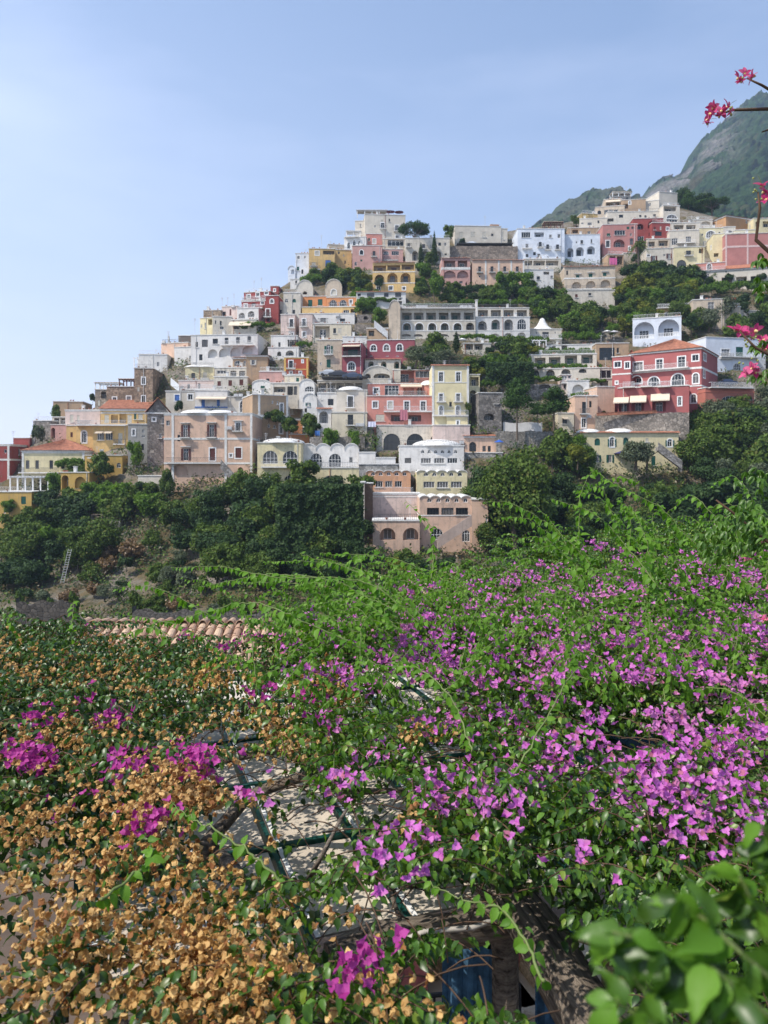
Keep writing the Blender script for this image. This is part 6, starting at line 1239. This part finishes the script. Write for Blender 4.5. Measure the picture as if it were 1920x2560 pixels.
def leaves_on(X,Y,L,nl,rise,z0=None,heading=None,size=(.036,.055),droop=.6):
    n=len(X); z=zcan(X,Y) if z0 is None else z0; th=rg.uniform(0,6.28,n) if heading is None else heading
    hd=np.stack([np.cos(th),np.sin(th),np.zeros(n)],1); b=np.stack([X,Y,z],1)
    t=(np.arange(nl)[None]+rg.random((n,nl))*.6)/nl; t=t[...,None]
    C_=b[:,None]+hd[:,None]*(L[:,None,None]*t)+np.array([0,0,1.])*(rise[:,None,None]*t*(1.25-t)*2*L[:,None,None])
    side=np.cross(hd,[0,0,1.])[:,None]*np.where(np.arange(nl)%2==0,1,-1)[None,:,None]
    d=nrmz(side*.8+hd[:,None]*.5+np.array([0,0,-droop])+rg.normal(size=(n,nl,3))*.42)
    up=nrmz(np.array([0,0,1.])*1.+side*.3+rg.normal(size=(n,nl,3))*.45); up=nrmz(up-d*(up*d).sum(-1,keepdims=True))
    sz=rg.uniform(size[0],size[1],(n,nl)); return C_.reshape(-1,3),d.reshape(-1,3),up.reshape(-1,3),sz.reshape(-1),C_
def stems(C_,r,mat,name,parent):
    n,k,_=C_.shape; V=[];o=np.array([[0,r],[.87*r,-.5*r],[-.87*r,-.5*r]])
    P3=C_[:,:,None,:]+np.stack([np.stack([np.full(3,0)+o[:,0],np.zeros(3)*0,o[:,1]],1)]*1)[0][None,None]
    V=P3.reshape(n,k*3,3); f=[]
    for i in range(k-1):
        for j in range(3): j2=(j+1)%3; f.append([i*3+j,i*3+j2,i*3+3+j2,i*3+3+j])
    o=bpy.data.objects.new(name,tomesh(name,V,np.array(f),mat)); link(o,parent); o['kind']='stuff'; return o
def split(parent,Cc,d,u,s,mat,name,stuffname,wid=.62,nind=300):
    dist=np.linalg.norm(Cc,axis=1); vis=(np.abs(Cc[:,0]/Cc[:,1])<.52)&((-Cc[:,2]/Cc[:,1])<.74); rk=np.where(vis,s/dist,0); order=np.argsort(-rk); ind=order[:nind]; rest=np.ones(len(s),bool); rest[ind]=False
    V,Fc=leafgeo(Cc[rest],d[rest],u[rest],s[rest],wid); o=bpy.data.objects.new(stuffname,tomesh(stuffname,V,Fc,mat)); link(o,parent); o['kind']='stuff'
    z=np.zeros((1,3)); ex=np.array([[1.,0,0]]); ez=np.array([[0,0,1.]]); mes=[]
    for _ in range(6): V,Fc=leafhi(z,ex,ez,np.array([1.]),wid); mes.append(tomesh(name,V,Fc,mat))
    for i in ind:
        me=mes[i%6]
        dd=Vector(d[i]); uu=Vector(u[i]); ss=dd.cross(uu); M=Matrix((dd,-ss,uu)).transposed().to_4x4()
        o=bpy.data.objects.new(name,me); link(o,parent); o.matrix_world=Matrix.Translation(Vector(Cc[i]))@M@Matrix.Scale(float(s[i]),4)
def cull(a,soft=.05): return rg.random(len(a))<soft+(1-soft)*holef(960+F*a[:,0]/a[:,1],HZ-F*a[:,2]/a[:,1])
def plant2(r,zone,n):
    X,Y,px,py=sprigs(n,zone); k=(fbm(X*1.3+40,Y*.9,33,3)>.52)&(Y>3.2); X=X[k];Y=Y[k]; L=rg.uniform(.3,.7,len(X)); rise=rg.uniform(.2,.8,len(X)); a,d,u,s,C_=leaves_on(X,Y,L,15,rise,zcan(X,Y)-.02,size=(.05,.072),droop=.9); k_=cull(a); V,Fc=leafgeo(a[k_],d[k_],u[k_],s[k_]); o=bpy.data.objects.new('young_foliage',tomesh('young_foliage',V,Fc,LEAFB)); link(o,r); o['kind']='stuff'; stems(C_[:,::3],.0035,STEMG,'green_twigs',r)
def plant(label,zone,n,mat,nl=15,size=(.036,.056)):
    r=empty('bougainvillea',(0,6,-6.1),0,label,'bougainvillea'); r.location=(0,0,0)
    X,Y,px,py=sprigs(n,zone); L=rg.uniform(.22,.5,len(X)); rise=rg.uniform(.0,.5,len(X)); z0=zcan(X,Y)-.30*rg.random(len(X))**1.0+.02
    a,d,u,s,C_=leaves_on(X,Y,L,nl,rise,z0,size=size); s=s*np.clip(1+.03*(a[:,1]-5),1,1.3); k_=cull(a); a,d,u,s=a[k_],d[k_],u[k_],s[k_]; split(r,a,d,u,s,mat,'leaf','foliage'); stems(C_[::2,::3],.0035,STEM,'twigs',r)
    return r
left=lambda px,py:(px+120*(fbm(px/90.,py/60.,3)-.5)<690)&(py<2600)|(py>2280)&(px<760)
p_dry=plant('sprawling bougainvillea with dried tan bracts over the left of the pergola',lambda a,b:left(a,b),8200,LEAFD)
p_pink=plant('large pink flowering bougainvillea over the right of the pergola',lambda a,b:~left(a,b),12000,LEAF)
plant2(p_pink,lambda a,b:(a>560)&(b<2000),1500)
# dense darker under layer
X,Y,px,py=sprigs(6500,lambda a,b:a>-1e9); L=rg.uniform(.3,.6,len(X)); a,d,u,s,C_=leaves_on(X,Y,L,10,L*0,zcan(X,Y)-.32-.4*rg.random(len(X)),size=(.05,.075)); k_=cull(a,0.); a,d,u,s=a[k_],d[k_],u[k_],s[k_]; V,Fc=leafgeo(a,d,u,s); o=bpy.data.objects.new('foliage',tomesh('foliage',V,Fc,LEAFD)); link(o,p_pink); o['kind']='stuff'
# flowers -------------
def bracts(Cc,N,size,open_=.75,hang=False):
    "3 bracts per flower at centre Cc facing N"
    n=len(Cc); a=nrmz(np.cross(N,rg.normal(size=(n,3)))); b=np.cross(N,a); Vs=[]
    for k in range(3):
        th=2.094*k+rg.normal(size=n)*.2; rad=a*np.cos(th)[:,None]+b*np.sin(th)[:,None]; op=open_+rg.normal(size=n)*.15
        d=nrmz(rad*np.sin(op)[:,None]+N*np.cos(op)[:,None]); up=nrmz(N*np.sin(op)[:,None]-rad*np.cos(op)[:,None]); V,Fc=leafhi(Cc,d,up,size,.85,.12); Vs.append(V)
    V=np.concatenate(Vs,1); F3=np.concatenate([Fc+21*k for k in range(3)]); return V,F3
def flowers(parent,blobs,n,mat,name,per=7,size=(.026,.037),spread=.075,hang=False,rndm=0,RY=(1500,2560),zone=None,lift=.05,nind=300):
    # blobs: (px,py,rx,ry,weight)
    w_=np.array([b[4] for b in blobs],float); w_/=w_.sum(); k=rg.choice(len(blobs),n,p=w_); B=np.array([b[:4] for b in blobs],float)[k]
    px=B[:,0]+rg.normal(size=n)*B[:,2]*.42; py=B[:,1]+rg.normal(size=n)*B[:,3]*.42
    if rndm: 
        m2=int(rndm); px2=rg.uniform(-50,1970,m2*4); py2=RY[0]+(RY[1]-RY[0])*rg.random(m2*4); ok=zone(px2,py2); px=np.concatenate([px,px2[ok][:m2]]); py=np.concatenate([py,py2[ok][:m2]])
    py=np.maximum(py,1302); Y=1.6*F/(py-HZ); ok=(Y<ymax(px))&(Y>1.4); px=px[ok]; Y=Y[ok]; X=(px-960)/F*Y
    for _ in range(3):
        z=zcan(X,Y)+lift; 
        Ynew=-z*F/((HZ+1.6*F/Y)*0+ (py[ok]-HZ)); Y=.5*Y+.5*np.clip(Ynew,1.3,15); X=(px-960)/F*Y
    z=zcan(X,Y)+lift; c=np.stack([X,Y,z],1); m=len(c); cnt=per; sc=np.clip(1+.02*(Y-4),1,1.25)
    Cc=np.repeat(c,cnt,0)+rg.normal(size=(m*cnt,3))*spread*np.array([1,1,.6]); kk=cull(Cc,.12); Cc=Cc[kk]; N=rg.normal(size=(len(Cc),3))*.6+np.array([0,-.45,-.5 if hang else .75]); N=nrmz(N)
    s=rg.uniform(size[0],size[1],len(Cc))*np.repeat(sc,cnt)[kk]; dist=np.linalg.norm(Cc,axis=1); rk=np.where((np.abs(Cc[:,0]/Cc[:,1])<.52),s/dist,0); order=np.argsort(-rk); ind=order[:nind]; rest=np.ones(len(s),bool); rest[ind]=False
    V,Fc=bracts(Cc[rest],N[rest],s[rest],1.05 if not hang else .55); o=bpy.data.objects.new(name+'_mass',tomesh(name+'_mass',V,Fc,mat)); link(o,parent); o['kind']='stuff'
    mes=[]
    for _ in range(8): V,Fc=bracts(np.zeros((1,3)),np.array([[0,0,1.]]),np.array([1.]),1.0 if not hang else .5); mes.append(tomesh(name,V,Fc,mat))
    for i in ind:
        me=mes[i%8]
        o=bpy.data.objects.new(name,me); link(o,parent); o.location=Cc[i]; o.scale=(s[i],)*3; o.rotation_mode='QUATERNION'; o.rotation_quaternion=Vector(N[i]).to_track_quat('Z','Y')
bl=[(1010,1470,50,20,2),(1110,1420,50,14,2),(1190,1440,50,18,2),(1290,1440,50,18,1.5),(1060,1530,50,20,2),(1500,1470,50,14,1),(1620,1560,50,18,1.2),(1350,1660,50,20,1.6),(1240,1650,50,20,1.4),(1400,1890,85,50,5),(1330,1925,60,50,4),(1190,1890,0,0,0),(1260,1880,70,40,3),(1190,1960,80,60,3.5),(1350,1750,50,30,2),(1480,1820,60,40,3),(1270,1790,40,40,2),(1500,1870,60,40,2.5),(1640,1830,70,50,5),(1680,1920,80,60,7),(1760,1890,80,50,6),(1700,2000,80,60,7),(1840,1860,80,50,6),(1880,1800,60,60,4),(1600,1900,60,40,3),(1860,1980,70,60,4),(1820,2070,60,50,3),(1560,1960,60,50,2),(1690,2100,40,20,1),(1100,1810,60,35,2),(1240,2010,60,40,2),(900,1920,50,25,1.2),(920,1990,50,30,1.5),(850,2010,30,30,1),(860,1960,30,25,.8),(1080,2000,60,30,1.4),
    (965,2160,38,22,1.6),(1005,2190,30,26,1.2),(1455,2150,22,20,.6),(1490,2180,18,16,.3),(640,1965,36,18,1.2),(670,1995,30,14,.6),(1000,1440,40,25,2),(1150,1490,70,30,4),(1250,1470,60,25,3),(1370,1480,60,30,3),(1100,1560,60,22,3),(1200,1530,60,20,2.5),(1320,1560,60,25,3),(1400,1620,70,30,2.5),(1500,1560,60,20,1.5),(1560,1420,30,12,.8),(1260,1370,40,12,1.4),(1420,1395,20,10,.5),(1100,1690,30,14,.6),(1180,1740,20,10,.3),(1820,1660,40,20,1.6),(1900,1640,30,20,1),(1790,1720,36,18,1.2),(1660,1700,50,20,1.2),(1730,1510,50,16,.8),(760,1590,0,0,0),(720,1600,40,12,.9),(640,1615,16,8,.4),(1700,1790,20,20,.5),(1880,2100,40,30,1)]
flowers(p_pink,bl,200,PINK,'flower',8,spread=.075,rndm=40,zone=lambda a,b:(a>780)&(b<2150)&(b+a*.15>1500))
flowers(p_pink,bl,10,PINK,'small_flower',7,size=(.023,.032),spread=.05,rndm=820,RY=(1300,1720),lift=.22,zone=lambda a,b:(a>700+90*np.sin(b/60.))&(rg.random(len(a))<.35+.65*(fbm(a/70.,b/45.,6)>.47)),nind=60)
bm_=[(90,1895,34,20,1.6),(95,1800,30,14,.7),(190,1770,20,8,.4),(285,1805,24,8,.6),(360,1890,26,16,.8),(490,1905,40,20,2.2),(310,1930,20,14,.7),(575,1935,14,10,.5),(195,1535,18,8,.9),(225,1570,16,8,.3),(640,1590,18,10,.5),(560,1620,14,8,.4),(770,1740,20,8,.5),(640,1700,14,8,.5),(655,1730,12,8,.4),(265,1665,10,6,.3),(905,2435,16,14,.5),(370,2060,16,12,.4),(375,2020,12,8,.2),(100,2300,10,12,.2),(210,2000,12,10,.3),(470,1590,12,6,.3),(580,1640,10,6,.2),(780,1790,14,8,.3),(1540,1600,16,8,.3)]
flowers(p_dry,bm_,75,MAGE,'flower',7,spread=.06,nind=200)
bt=[(100,1700,120,50,3),(300,1690,120,50,3),(520,1700,120,40,3),(800,1690,80,40,2.4),(60,1640,80,20,1.5),(330,1620,80,20,1),(860,1740,60,30,1.6),(600,1790,80,30,2),(700,1830,60,40,2.),(720,1870,40,30,1.5),(200,1840,160,50,4),(420,1960,110,40,3.5),(500,2000,70,30,2.5),(560,1850,60,40,1.2),(300,2100,160,60,2.6),(100,2050,80,60,1.5),(520,2130,60,40,1.2),(180,2330,110,60,1.3),(420,2360,90,40,2.4),(520,2440,100,45,2.6),(650,2420,90,45,2),(480,2520,120,40,1.6),(720,2500,80,40,1.2),(250,2450,100,50,.9),(1010,2060,30,30,.8),(880,2290,40,30,.5),(960,2500,40,30,.5),(1060,1840,40,20,.7),(1170,2540,50,20,.6)]
flowers(p_dry,bt,340,TANB,'dry_bract',7,size=(.024,.036),spread=.08,hang=True,lift=.02,rndm=260,zone=lambda a,b:(a<700)&(b>1580))
# long arching shoots, traced as 3D curves with their own distance
def shoot(parent,pts,L=.055,dens=.04,r=.006):
    "pts: (px,py,Y) from root to tip"
    Q=[P(a,b,c) for a,b,c in pts]; Q=[Q[0]]+[v+Vector([random.gauss(0,.035) for _ in range(3)]) for v in Q[1:-1]]+[Q[-1]]; C2=[]
    for i in range(len(Q)-1):
        p0=Q[max(0,i-1)];p1=Q[i];p2=Q[i+1];p3=Q[min(len(Q)-1,i+2)]
        for k in range(10): t=k/10; C2.append(.5*((2*p1)+(-p0+p2)*t+(2*p0-5*p1+4*p2-p3)*t*t+(-p0+3*p1-3*p2+p3)*t**3))
    C2.append(Q[-1]); C2=[v+Vector([random.gauss(0,.005) for _ in range(3)]) for v in C2]; m=MB(); m.tube(C2,r,5,r*.25); sh=m.obj('shoot',STEMG,parent,smooth=True)
    ln=[0]; 
    for i in range(1,len(C2)): ln.append(ln[-1]+(C2[i]-C2[i-1]).length)
    n=int(ln[-1]/dens); A=[];D_=[];U=[];Sz=[]
    for i in range(n):
        s=ln[-1]*(i+.5)/n; j=next(k for k in range(1,len(ln)) if ln[k]>=s); t=(s-ln[j-1])/max(1e-6,ln[j]-ln[j-1]); p=C2[j-1].lerp(C2[j],t); tg=(C2[j]-C2[j-1]).normalized()
        for rep in range(2 if random.random()<.6 else 1):
            sd=tg.cross(Vector((0,0,1))).normalized()*(1 if (i+rep)%2 else -1); d=(sd*random.uniform(.1,.7)+tg*random.uniform(-.1,.5)+Vector((random.gauss(0,.2),random.gauss(0,.2),random.uniform(-1.2,.15)))).normalized(); u=(Vector((random.gauss(0,.4),-.5+random.gauss(0,.3),.8))).normalized(); u=(u-d*u.dot(d)).normalized()
            A.append(p);D_.append(d);U.append(u);Sz.append(L*random.uniform(.7,1.15)*(1-.5*(i/n)**3))
    V,Fc=leafgeo(np.array(A),np.array(D_),np.array(U),np.array(Sz),.66); o=bpy.data.objects.new('shoot_leaves',tomesh('shoot_leaves',V,Fc,LEAFB)); link(o,sh); o['kind']='stuff'
SH=[[(1900,1480,6),(1760,1360,6.2),(1640,1270,6.4),(1560,1215,6.6),(1470,1165,6.8)],[(1640,1460,6),(1580,1360,6.2),(1480,1300,6.4),(1375,1247,6.6)],[(1480,1500,6.5),(1440,1400,6.6),(1380,1330,6.8),(1337,1262,7)],[(1080,1450,6),(1070,1380,6.1),(1050,1310,6.2),(1012,1252,6.3)],
    [(1050,1560,6),(900,1470,6.1),(700,1430,6.2),(560,1415,6.4),(430,1421,6.6)],[(1000,1540,6.2),(820,1460,6.3),(650,1445,6.5),(520,1465,6.7),(500,1470,6.8)],[(1000,1500,7),(880,1420,7.1),(760,1375,7.3),(755,1382,7.3)],[(1080,1440,7),(1000,1400,7.1),(900,1385,7.2),(800,1383,7.4)],[(900,1620,5),(760,1540,5.1),(620,1498,5.2),(480,1530,5.3),(380,1562,5.4)],
    [(1100,1480,7.6),(950,1420,7.6),(800,1400,7.8),(660,1405,8.)],[(1920,1400,7),(1800,1290,7),(1720,1260,7.2),(1660,1290,7.3)],[(1960,1330,6),(1900,1280,6.1),(1830,1265,6.2),(1740,1310,6.4)],[(1900,1560,6),(1740,1500,6),(1600,1480,6.1),(1500,1510,6.2)],[(1450,1520,8),(1340,1440,8),(1310,1400,8),(1290,1410,8.1)],
    [(1250,1990,3.4),(1340,1850,3.6),(1440,1740,3.9),(1480,1700,4.1)],[(1180,1880,4),(1140,1760,4.3),(1050,1680,4.6),(940,1640,4.9),(850,1600,5.1)],[(1600,1720,5),(1480,1660,5.2),(1360,1680,5.3),(1280,1780,5.3)],[(180,1600,6.5),(175,1540,6.6),(185,1500,6.7)],[(60,1600,7),(40,1560,7),(10,1530,7)],[(420,1600,6.5),(380,1575,6.6),(300,1590,6.7)],
    [(250,2250,2.5),(330,2130,2.7),(360,2080,2.8)],[(700,2200,2.9),(620,2090,3.),(500,2040,3.1),(430,2010,3.2)],[(1360,2450,2.3),(1250,2300,2.5),(1120,2250,2.7),(1060,2200,2.8)],[(1560,1620,7),(1450,1560,7.1),(1330,1540,7.2),(1230,1560,7.3)],[(1700,1560,6.5),(1650,1480,6.6),(1560,1440,6.7),(1440,1430,6.9)],[(820,1620,6.2),(760,1560,6.3),(690,1500,6.4),(600,1480,6.5)]]
for q_ in SH: shoot(p_pink,q_,.078 if q_[0][2]>4.6 else .058,.042 if q_[0][2]>4.6 else .03)
# loose fill of bright shoots on the right, top of canopy
for i in range(200):
    px=random.uniform(620,1980); py=random.uniform(1420,1760); Y=1.5*F/(py-HZ)
    if Y>float(ymax(px)): continue
    a=random.uniform(0,6.28); l=random.uniform(.5,1.1); b=P(px,py+8,Y); e=b+Vector((math.cos(a)*l,math.sin(a)*l*.6,random.uniform(.05,.6))); mid=(b+e)/2+Vector((0,0,.16)); tp=lambda v:(960+F*v.x/v.y,HZ-F*v.z/v.y,v.y)
    if e.y>3: shoot(p_pink,[tp(b),tp(mid),tp(e)],.055,.034,.004)
for i in range(26):
    x0=random.uniform(1420,1990); y0=random.uniform(1380,1470); Y=random.uniform(5.8,7.4); a=random.uniform(-260,60); b=-random.uniform(60,230)
    shoot(p_pink,[(x0,y0,Y),(x0+a*.35,y0+b*.55,Y+.1),(x0+a*.75,y0+b*.92,Y+.2),(x0+a*1.1,y0+b*(.9+random.uniform(-.15,.12)),Y+.3)],.075,.04,.004)
for i in range(16):
    x0=random.uniform(560,1150); y0=random.uniform(1490,1600); Y=random.uniform(5.4,6.6); a=random.uniform(-300,-60); b=-random.uniform(20,110)
    shoot(p_pink,[(x0,y0,Y),(x0+a*.4,y0+b*.7,Y+.1),(x0+a*.8,y0+b,Y+.2),(x0+a*1.1,y0+b*.9,Y+.3)],.07,.042,.004)
# woody branches
def branch(parent,pts,r,r1,z=None):
    m=MB(); m.tube([FG(a,b,c) for a,b,c in pts],r,8,r1); m.obj('branch',LOG,parent,smooth=True)
for pts,r,r1 in [([(500,2130,-2.2),(620,1990,-2.1),(700,1960,-2.0),(780,1935,-1.9)],.045,.03),([(780,1935,-1.95),(770,1880,-1.8),(760,1800,-1.7)],.03,.015),([(560,1900,-2.1),(640,1885,-2.1),(740,1870,-2.0)],.03,.025),([(520,2120,-2.3),(580,2170,-2.2),(600,2200,-2.2)],.05,.04),([(780,1935,-1.95),(900,1980,-1.9),(1010,1975,-1.9)],.025,.015),([(770,2200,-2.0),(810,2130,-1.8),(850,2050,-1.7),(870,2020,-1.65)],.015,.006),([(1000,2300,-2.),(960,2180,-1.9),(930,2080,-1.75)],.012,.006),([(150,2560,-2.0),(160,2460,-1.9),(130,2400,-1.8)],.03,.012),([(1500,2150,-2.),(1650,2100,-2.),(1800,2120,-2.)],.02,.012),([(300,1800,-2.2),(420,1770,-2.2),(560,1760,-2.1),(700,1770,-2.1)],.05,.04),([(1230,1640,-2.2),(1400,1700,-2.2),(1600,1750,-2.1)],.07,.05)]:
    branch(p_dry if pts[0][0]<900 else p_pink,pts,r,r1)
# blurred spray of leaves close to the lens, bottom right
near=empty('leafy_plant',(.55,.75,-1.3),0,'out of focus bright green leafy branch in the bottom right corner','plant')
for st in [[(2050,2750,.74),(1780,2480,.74),(1650,2360,.72),(1530,2330,.72)],[(2100,2600,.72),(1850,2380,.72),(1740,2280,.74),(1690,2230,.74)],[(2100,2560,.8),(1900,2300,.8),(1850,2190,.8)],[(2000,2800,.7),(1700,2620,.7),(1540,2500,.7)],[(1900,2750,.72),(1680,2560,.72),(1580,2440,.72)],[(2100,2300,.85),(1960,2150,.85),(1900,2060,.85)],[(2100,2700,.7),(1900,2520,.7),(1780,2420,.7)],[(1900,2800,.75),(1850,2600,.75),(1800,2350,.75)]]:
    Q=[P(*s_) for s_ in st]; m=MB(); m.tube(Q,.003,5,.0015); sm=m.obj('stem',STEMG,None); sm.parent=near; sm.matrix_parent_inverse=Matrix.Translation((-.55,-.75,1.3))
    for i in range(25):
        t=i/24*(len(Q)-1); k=min(len(Q)-2,int(t)); p=Q[k].lerp(Q[k+1],t-k); d=Vector((random.gauss(-.2,.5),random.gauss(0,.4),random.gauss(-.5,.5))).normalized(); u=Vector((random.gauss(0,.5),-.6,random.uniform(.2,1.2))).normalized(); u=(u-d*u.dot(d)).normalized()
        V,Fc=leafhi(np.array([p]),np.array([d]),np.array([u]),np.array([random.uniform(.032,.052)]),.6,.45); o=bpy.data.objects.new('leaf',tomesh('leaf',V,Fc,LEAFB if i%3==0 else LEAF)); link(o,near); o.matrix_parent_inverse=Matrix.Translation((-.55,-.75,1.3))
# ---- silk floss tree at the right edge ----
ft=empty('silk_floss_tree',(4.6,6.0,-6.1),0,'pink flowering tree whose branches reach in at the right edge','tree')
inv=Matrix.Translation((-4.6,-6.0,6.1))
def fo(o): o.parent=ft; o.matrix_parent_inverse=inv; return o
m=MB(); m.tube([(4.6,6,-6.2),(4.5,5.9,-2),(4.3,5.8,.5),(4.0,5.7,2.5)],.22,9,.09); fo(m.obj('trunk',BARK,None,smooth=True))
BR=[[(2350,600,5.7),(2300,350,5.7),(2200,200,5.6),(2120,150,5.5)],[(2380,500,5.7),(2450,300,5.8),(2500,150,5.9)],[(2360,900,5.7),(2500,760,5.8),(2650,700,6.)],[(2350,700,5.7),(2100,420,5.5),(1950,240,5.3),(1905,213,5.2),(1868,196,5.2)],[(2400,500,5.7),(2100,300,5.4),(1930,272,5.2),(1830,275,5.2),(1790,290,5.2)],[(2350,800,5.5),(2000,700,5.2),(1890,600,5.1),(1900,520,5.1),(1895,480,5.1)],[(2350,1000,5.),(2050,980,5),(1950,900,4.9),(1890,870,4.9),(1850,830,4.9)],[(2300,1500,5.),(2050,1450,5),(1900,1340,5),(1830,1280,5),(1790,1250,5)],[(2100,330,5.4),(1960,310,5.3),(1905,330,5.25)]]
for b in BR: m=MB(); m.tube([P(*q_) for q_ in b],.02,6,.005); fo(m.obj('branch',STEM,None,smooth=True))
FLP=leafmat('floss_petal',(.50,.03,.16),(.66,.16,.30),.35,.6,.2,back=(1.1,.9,1,1)); FLY=simple('flower_throat',(.62,.48,.22),.7); BUD=simple('flower_bud',(.30,.32,.10),.6)
def petal():
    V=[];Fc=[]
    m=MB(); n=6
    for i in range(n+1):
        t=i/n; w_=.30*math.sin(math.pi*min(1,.12+t*.86))**.8; z=.75*t-.5*t*t; x=t; m.v+=[(x,-w_,z+.05),(x,0,z-.03),(x,w_,z+.05)]
    for i in range(n): m.f+=[(i*3,i*3+1,i*3+4,i*3+3),(i*3+1,i*3+2,i*3+5,i*3+4)]
    return m.mesh('petal',FLP,True)
PET=petal(); tb_=MB(); tb_.lathe([(.02,-.25),(.16,-.1),(.2,.05),(.12,.14),(.03,.16)],8); THR=tb_.mesh('throat',FLY,True); pb_=MB(); pb_.tube([(0,0,0),(.1,0,.7),(.05,.05,1.2)],.025,4); PIS=pb_.mesh('pistil',STEMG)
bd=MB(); bd.lathe([(.01,-.5),(.3,-.3),(.45,0),(.36,.3),(.05,.5)],8); BDM=bd.mesh('bud',BUD,True)
def fflower(px,py,Y,s,tilt):
    r=bpy.data.objects.new('flower',THR); link(r); r.location=P(px,py,Y); r.scale=(s,)*3; r.rotation_euler=(tilt[0],tilt[1],tilt[2]); fo(r)
    for k in range(5): o=bpy.data.objects.new('petal',PET); link(o,r); o.rotation_euler=(random.uniform(-.3,.3),random.uniform(-.5,.3),k*1.257+random.uniform(-.2,.2)); o.scale=(random.uniform(.8,1.1),)*3
    o=bpy.data.objects.new('pistil',PIS); link(o,r)
for px,py,s in [(1878,196,.04),(1853,205,.036),(1780,272,.04),(1798,292,.042),(1812,276,.04),(1828,284,.034),(1768,310,.036),(1845,196,.052),(1862,185,.046),(1885,190,.052),(1790,268,.056),(1775,285,.05),(1768,300,.046),(1818,268,.05),(1803,278,.046),(1905,465,.055),(1915,500,.055),(1908,480,.05),(1850,830,.058),(1838,826,.05),(1890,828,.062),(1870,830,.045),(1915,875,.06),(1910,850,.05),(1880,922,.055),(1868,935,.05),(1890,932,.045),(1905,1360,.04),(1870,1400,.035),(1915,1550,.04)]:
    fflower(px,py,5.1,s*1.12,(random.uniform(-1.8,1.2),random.uniform(-1.,1.),random.uniform(0,6)))
for i in range(34):
    a=random.choice([(1880,455),(1895,500),(1885,480),(1870,860),(1890,900),(1850,905),(1826,275),(1858,200),(1900,860),(1902,315),(1885,842)]); o=bpy.data.objects.new('bud',BDM); link(o); o.location=P(a[0]+random.gauss(0,6),a[1]+random.gauss(0,6),5.1+random.gauss(0,.05)); o.scale=(.017,)*3; fo(o)
A=[];D_=[];U=[];Sz=[]
for cx,cy,rx,ry,n in [(1860,1275,50,40,34),(1820,1330,70,40,40),(1890,1330,50,60,44),(1790,1380,60,30,20),(1895,1190,25,35,16),(1905,645,20,16,8),(1900,720,16,30,7),(1895,860,22,20,8),(1905,940,20,20,6),(2150,280,110,90,40),(2320,560,120,140,60),(2200,820,90,110,40),(2350,1050,130,120,50),(2250,1350,120,110,40),(2450,300,120,120,50)]:
    for i in range(n):
        c=P(random.gauss(cx,rx*.5),random.gauss(cy,ry*.5),random.uniform(4.8,5.6)); dn=Vector((random.gauss(-.2,.4),random.gauss(0,.4),random.uniform(-1,-.2))).normalized()
        for k in range(5):
            d=(dn+Vector((math.cos(k*1.25),math.sin(k*1.25)*.4,.25*math.sin(k*2)))*.75).normalized(); u=Vector((random.gauss(0,.3),-.4,1)).normalized(); u=(u-d*u.dot(d)).normalized(); A.append(c);D_.append(d);U.append(u);Sz.append(random.uniform(.05,.075))
V,Fc=leafgeo(np.array(A),np.array(D_),np.array(U),np.array(Sz),.42); o=bpy.data.objects.new('crown',tomesh('crown',V,Fc,leafmat('floss_leaf',(.05,.12,.012),(.11,.22,.03),.4,.4,.45))); link(o); o['kind']='stuff'; fo(o)
# ---------------- haze ----------------
hm=bpy.data.materials.new('haze'); hm.use_nodes=True; n=hm.node_tree; n.nodes.clear(); ho=n.nodes.new('ShaderNodeOutputMaterial'); pv=n.nodes.new('ShaderNodeVolumePrincipled'); pv.inputs['Color'].default_value=(.58,.75,1,1); pv.inputs['Density'].default_value=HAZE; pv.inputs['Anisotropy'].default_value=.3; n.links.new(pv.outputs[0],ho.inputs['Volume'])
m=MB(); m.box(-3500,3500,-3500,3500,-63.5,1000); hz=m.obj('haze',hm); tag(hz,'thin bluish summer haze over the whole valley',kind='stuff')
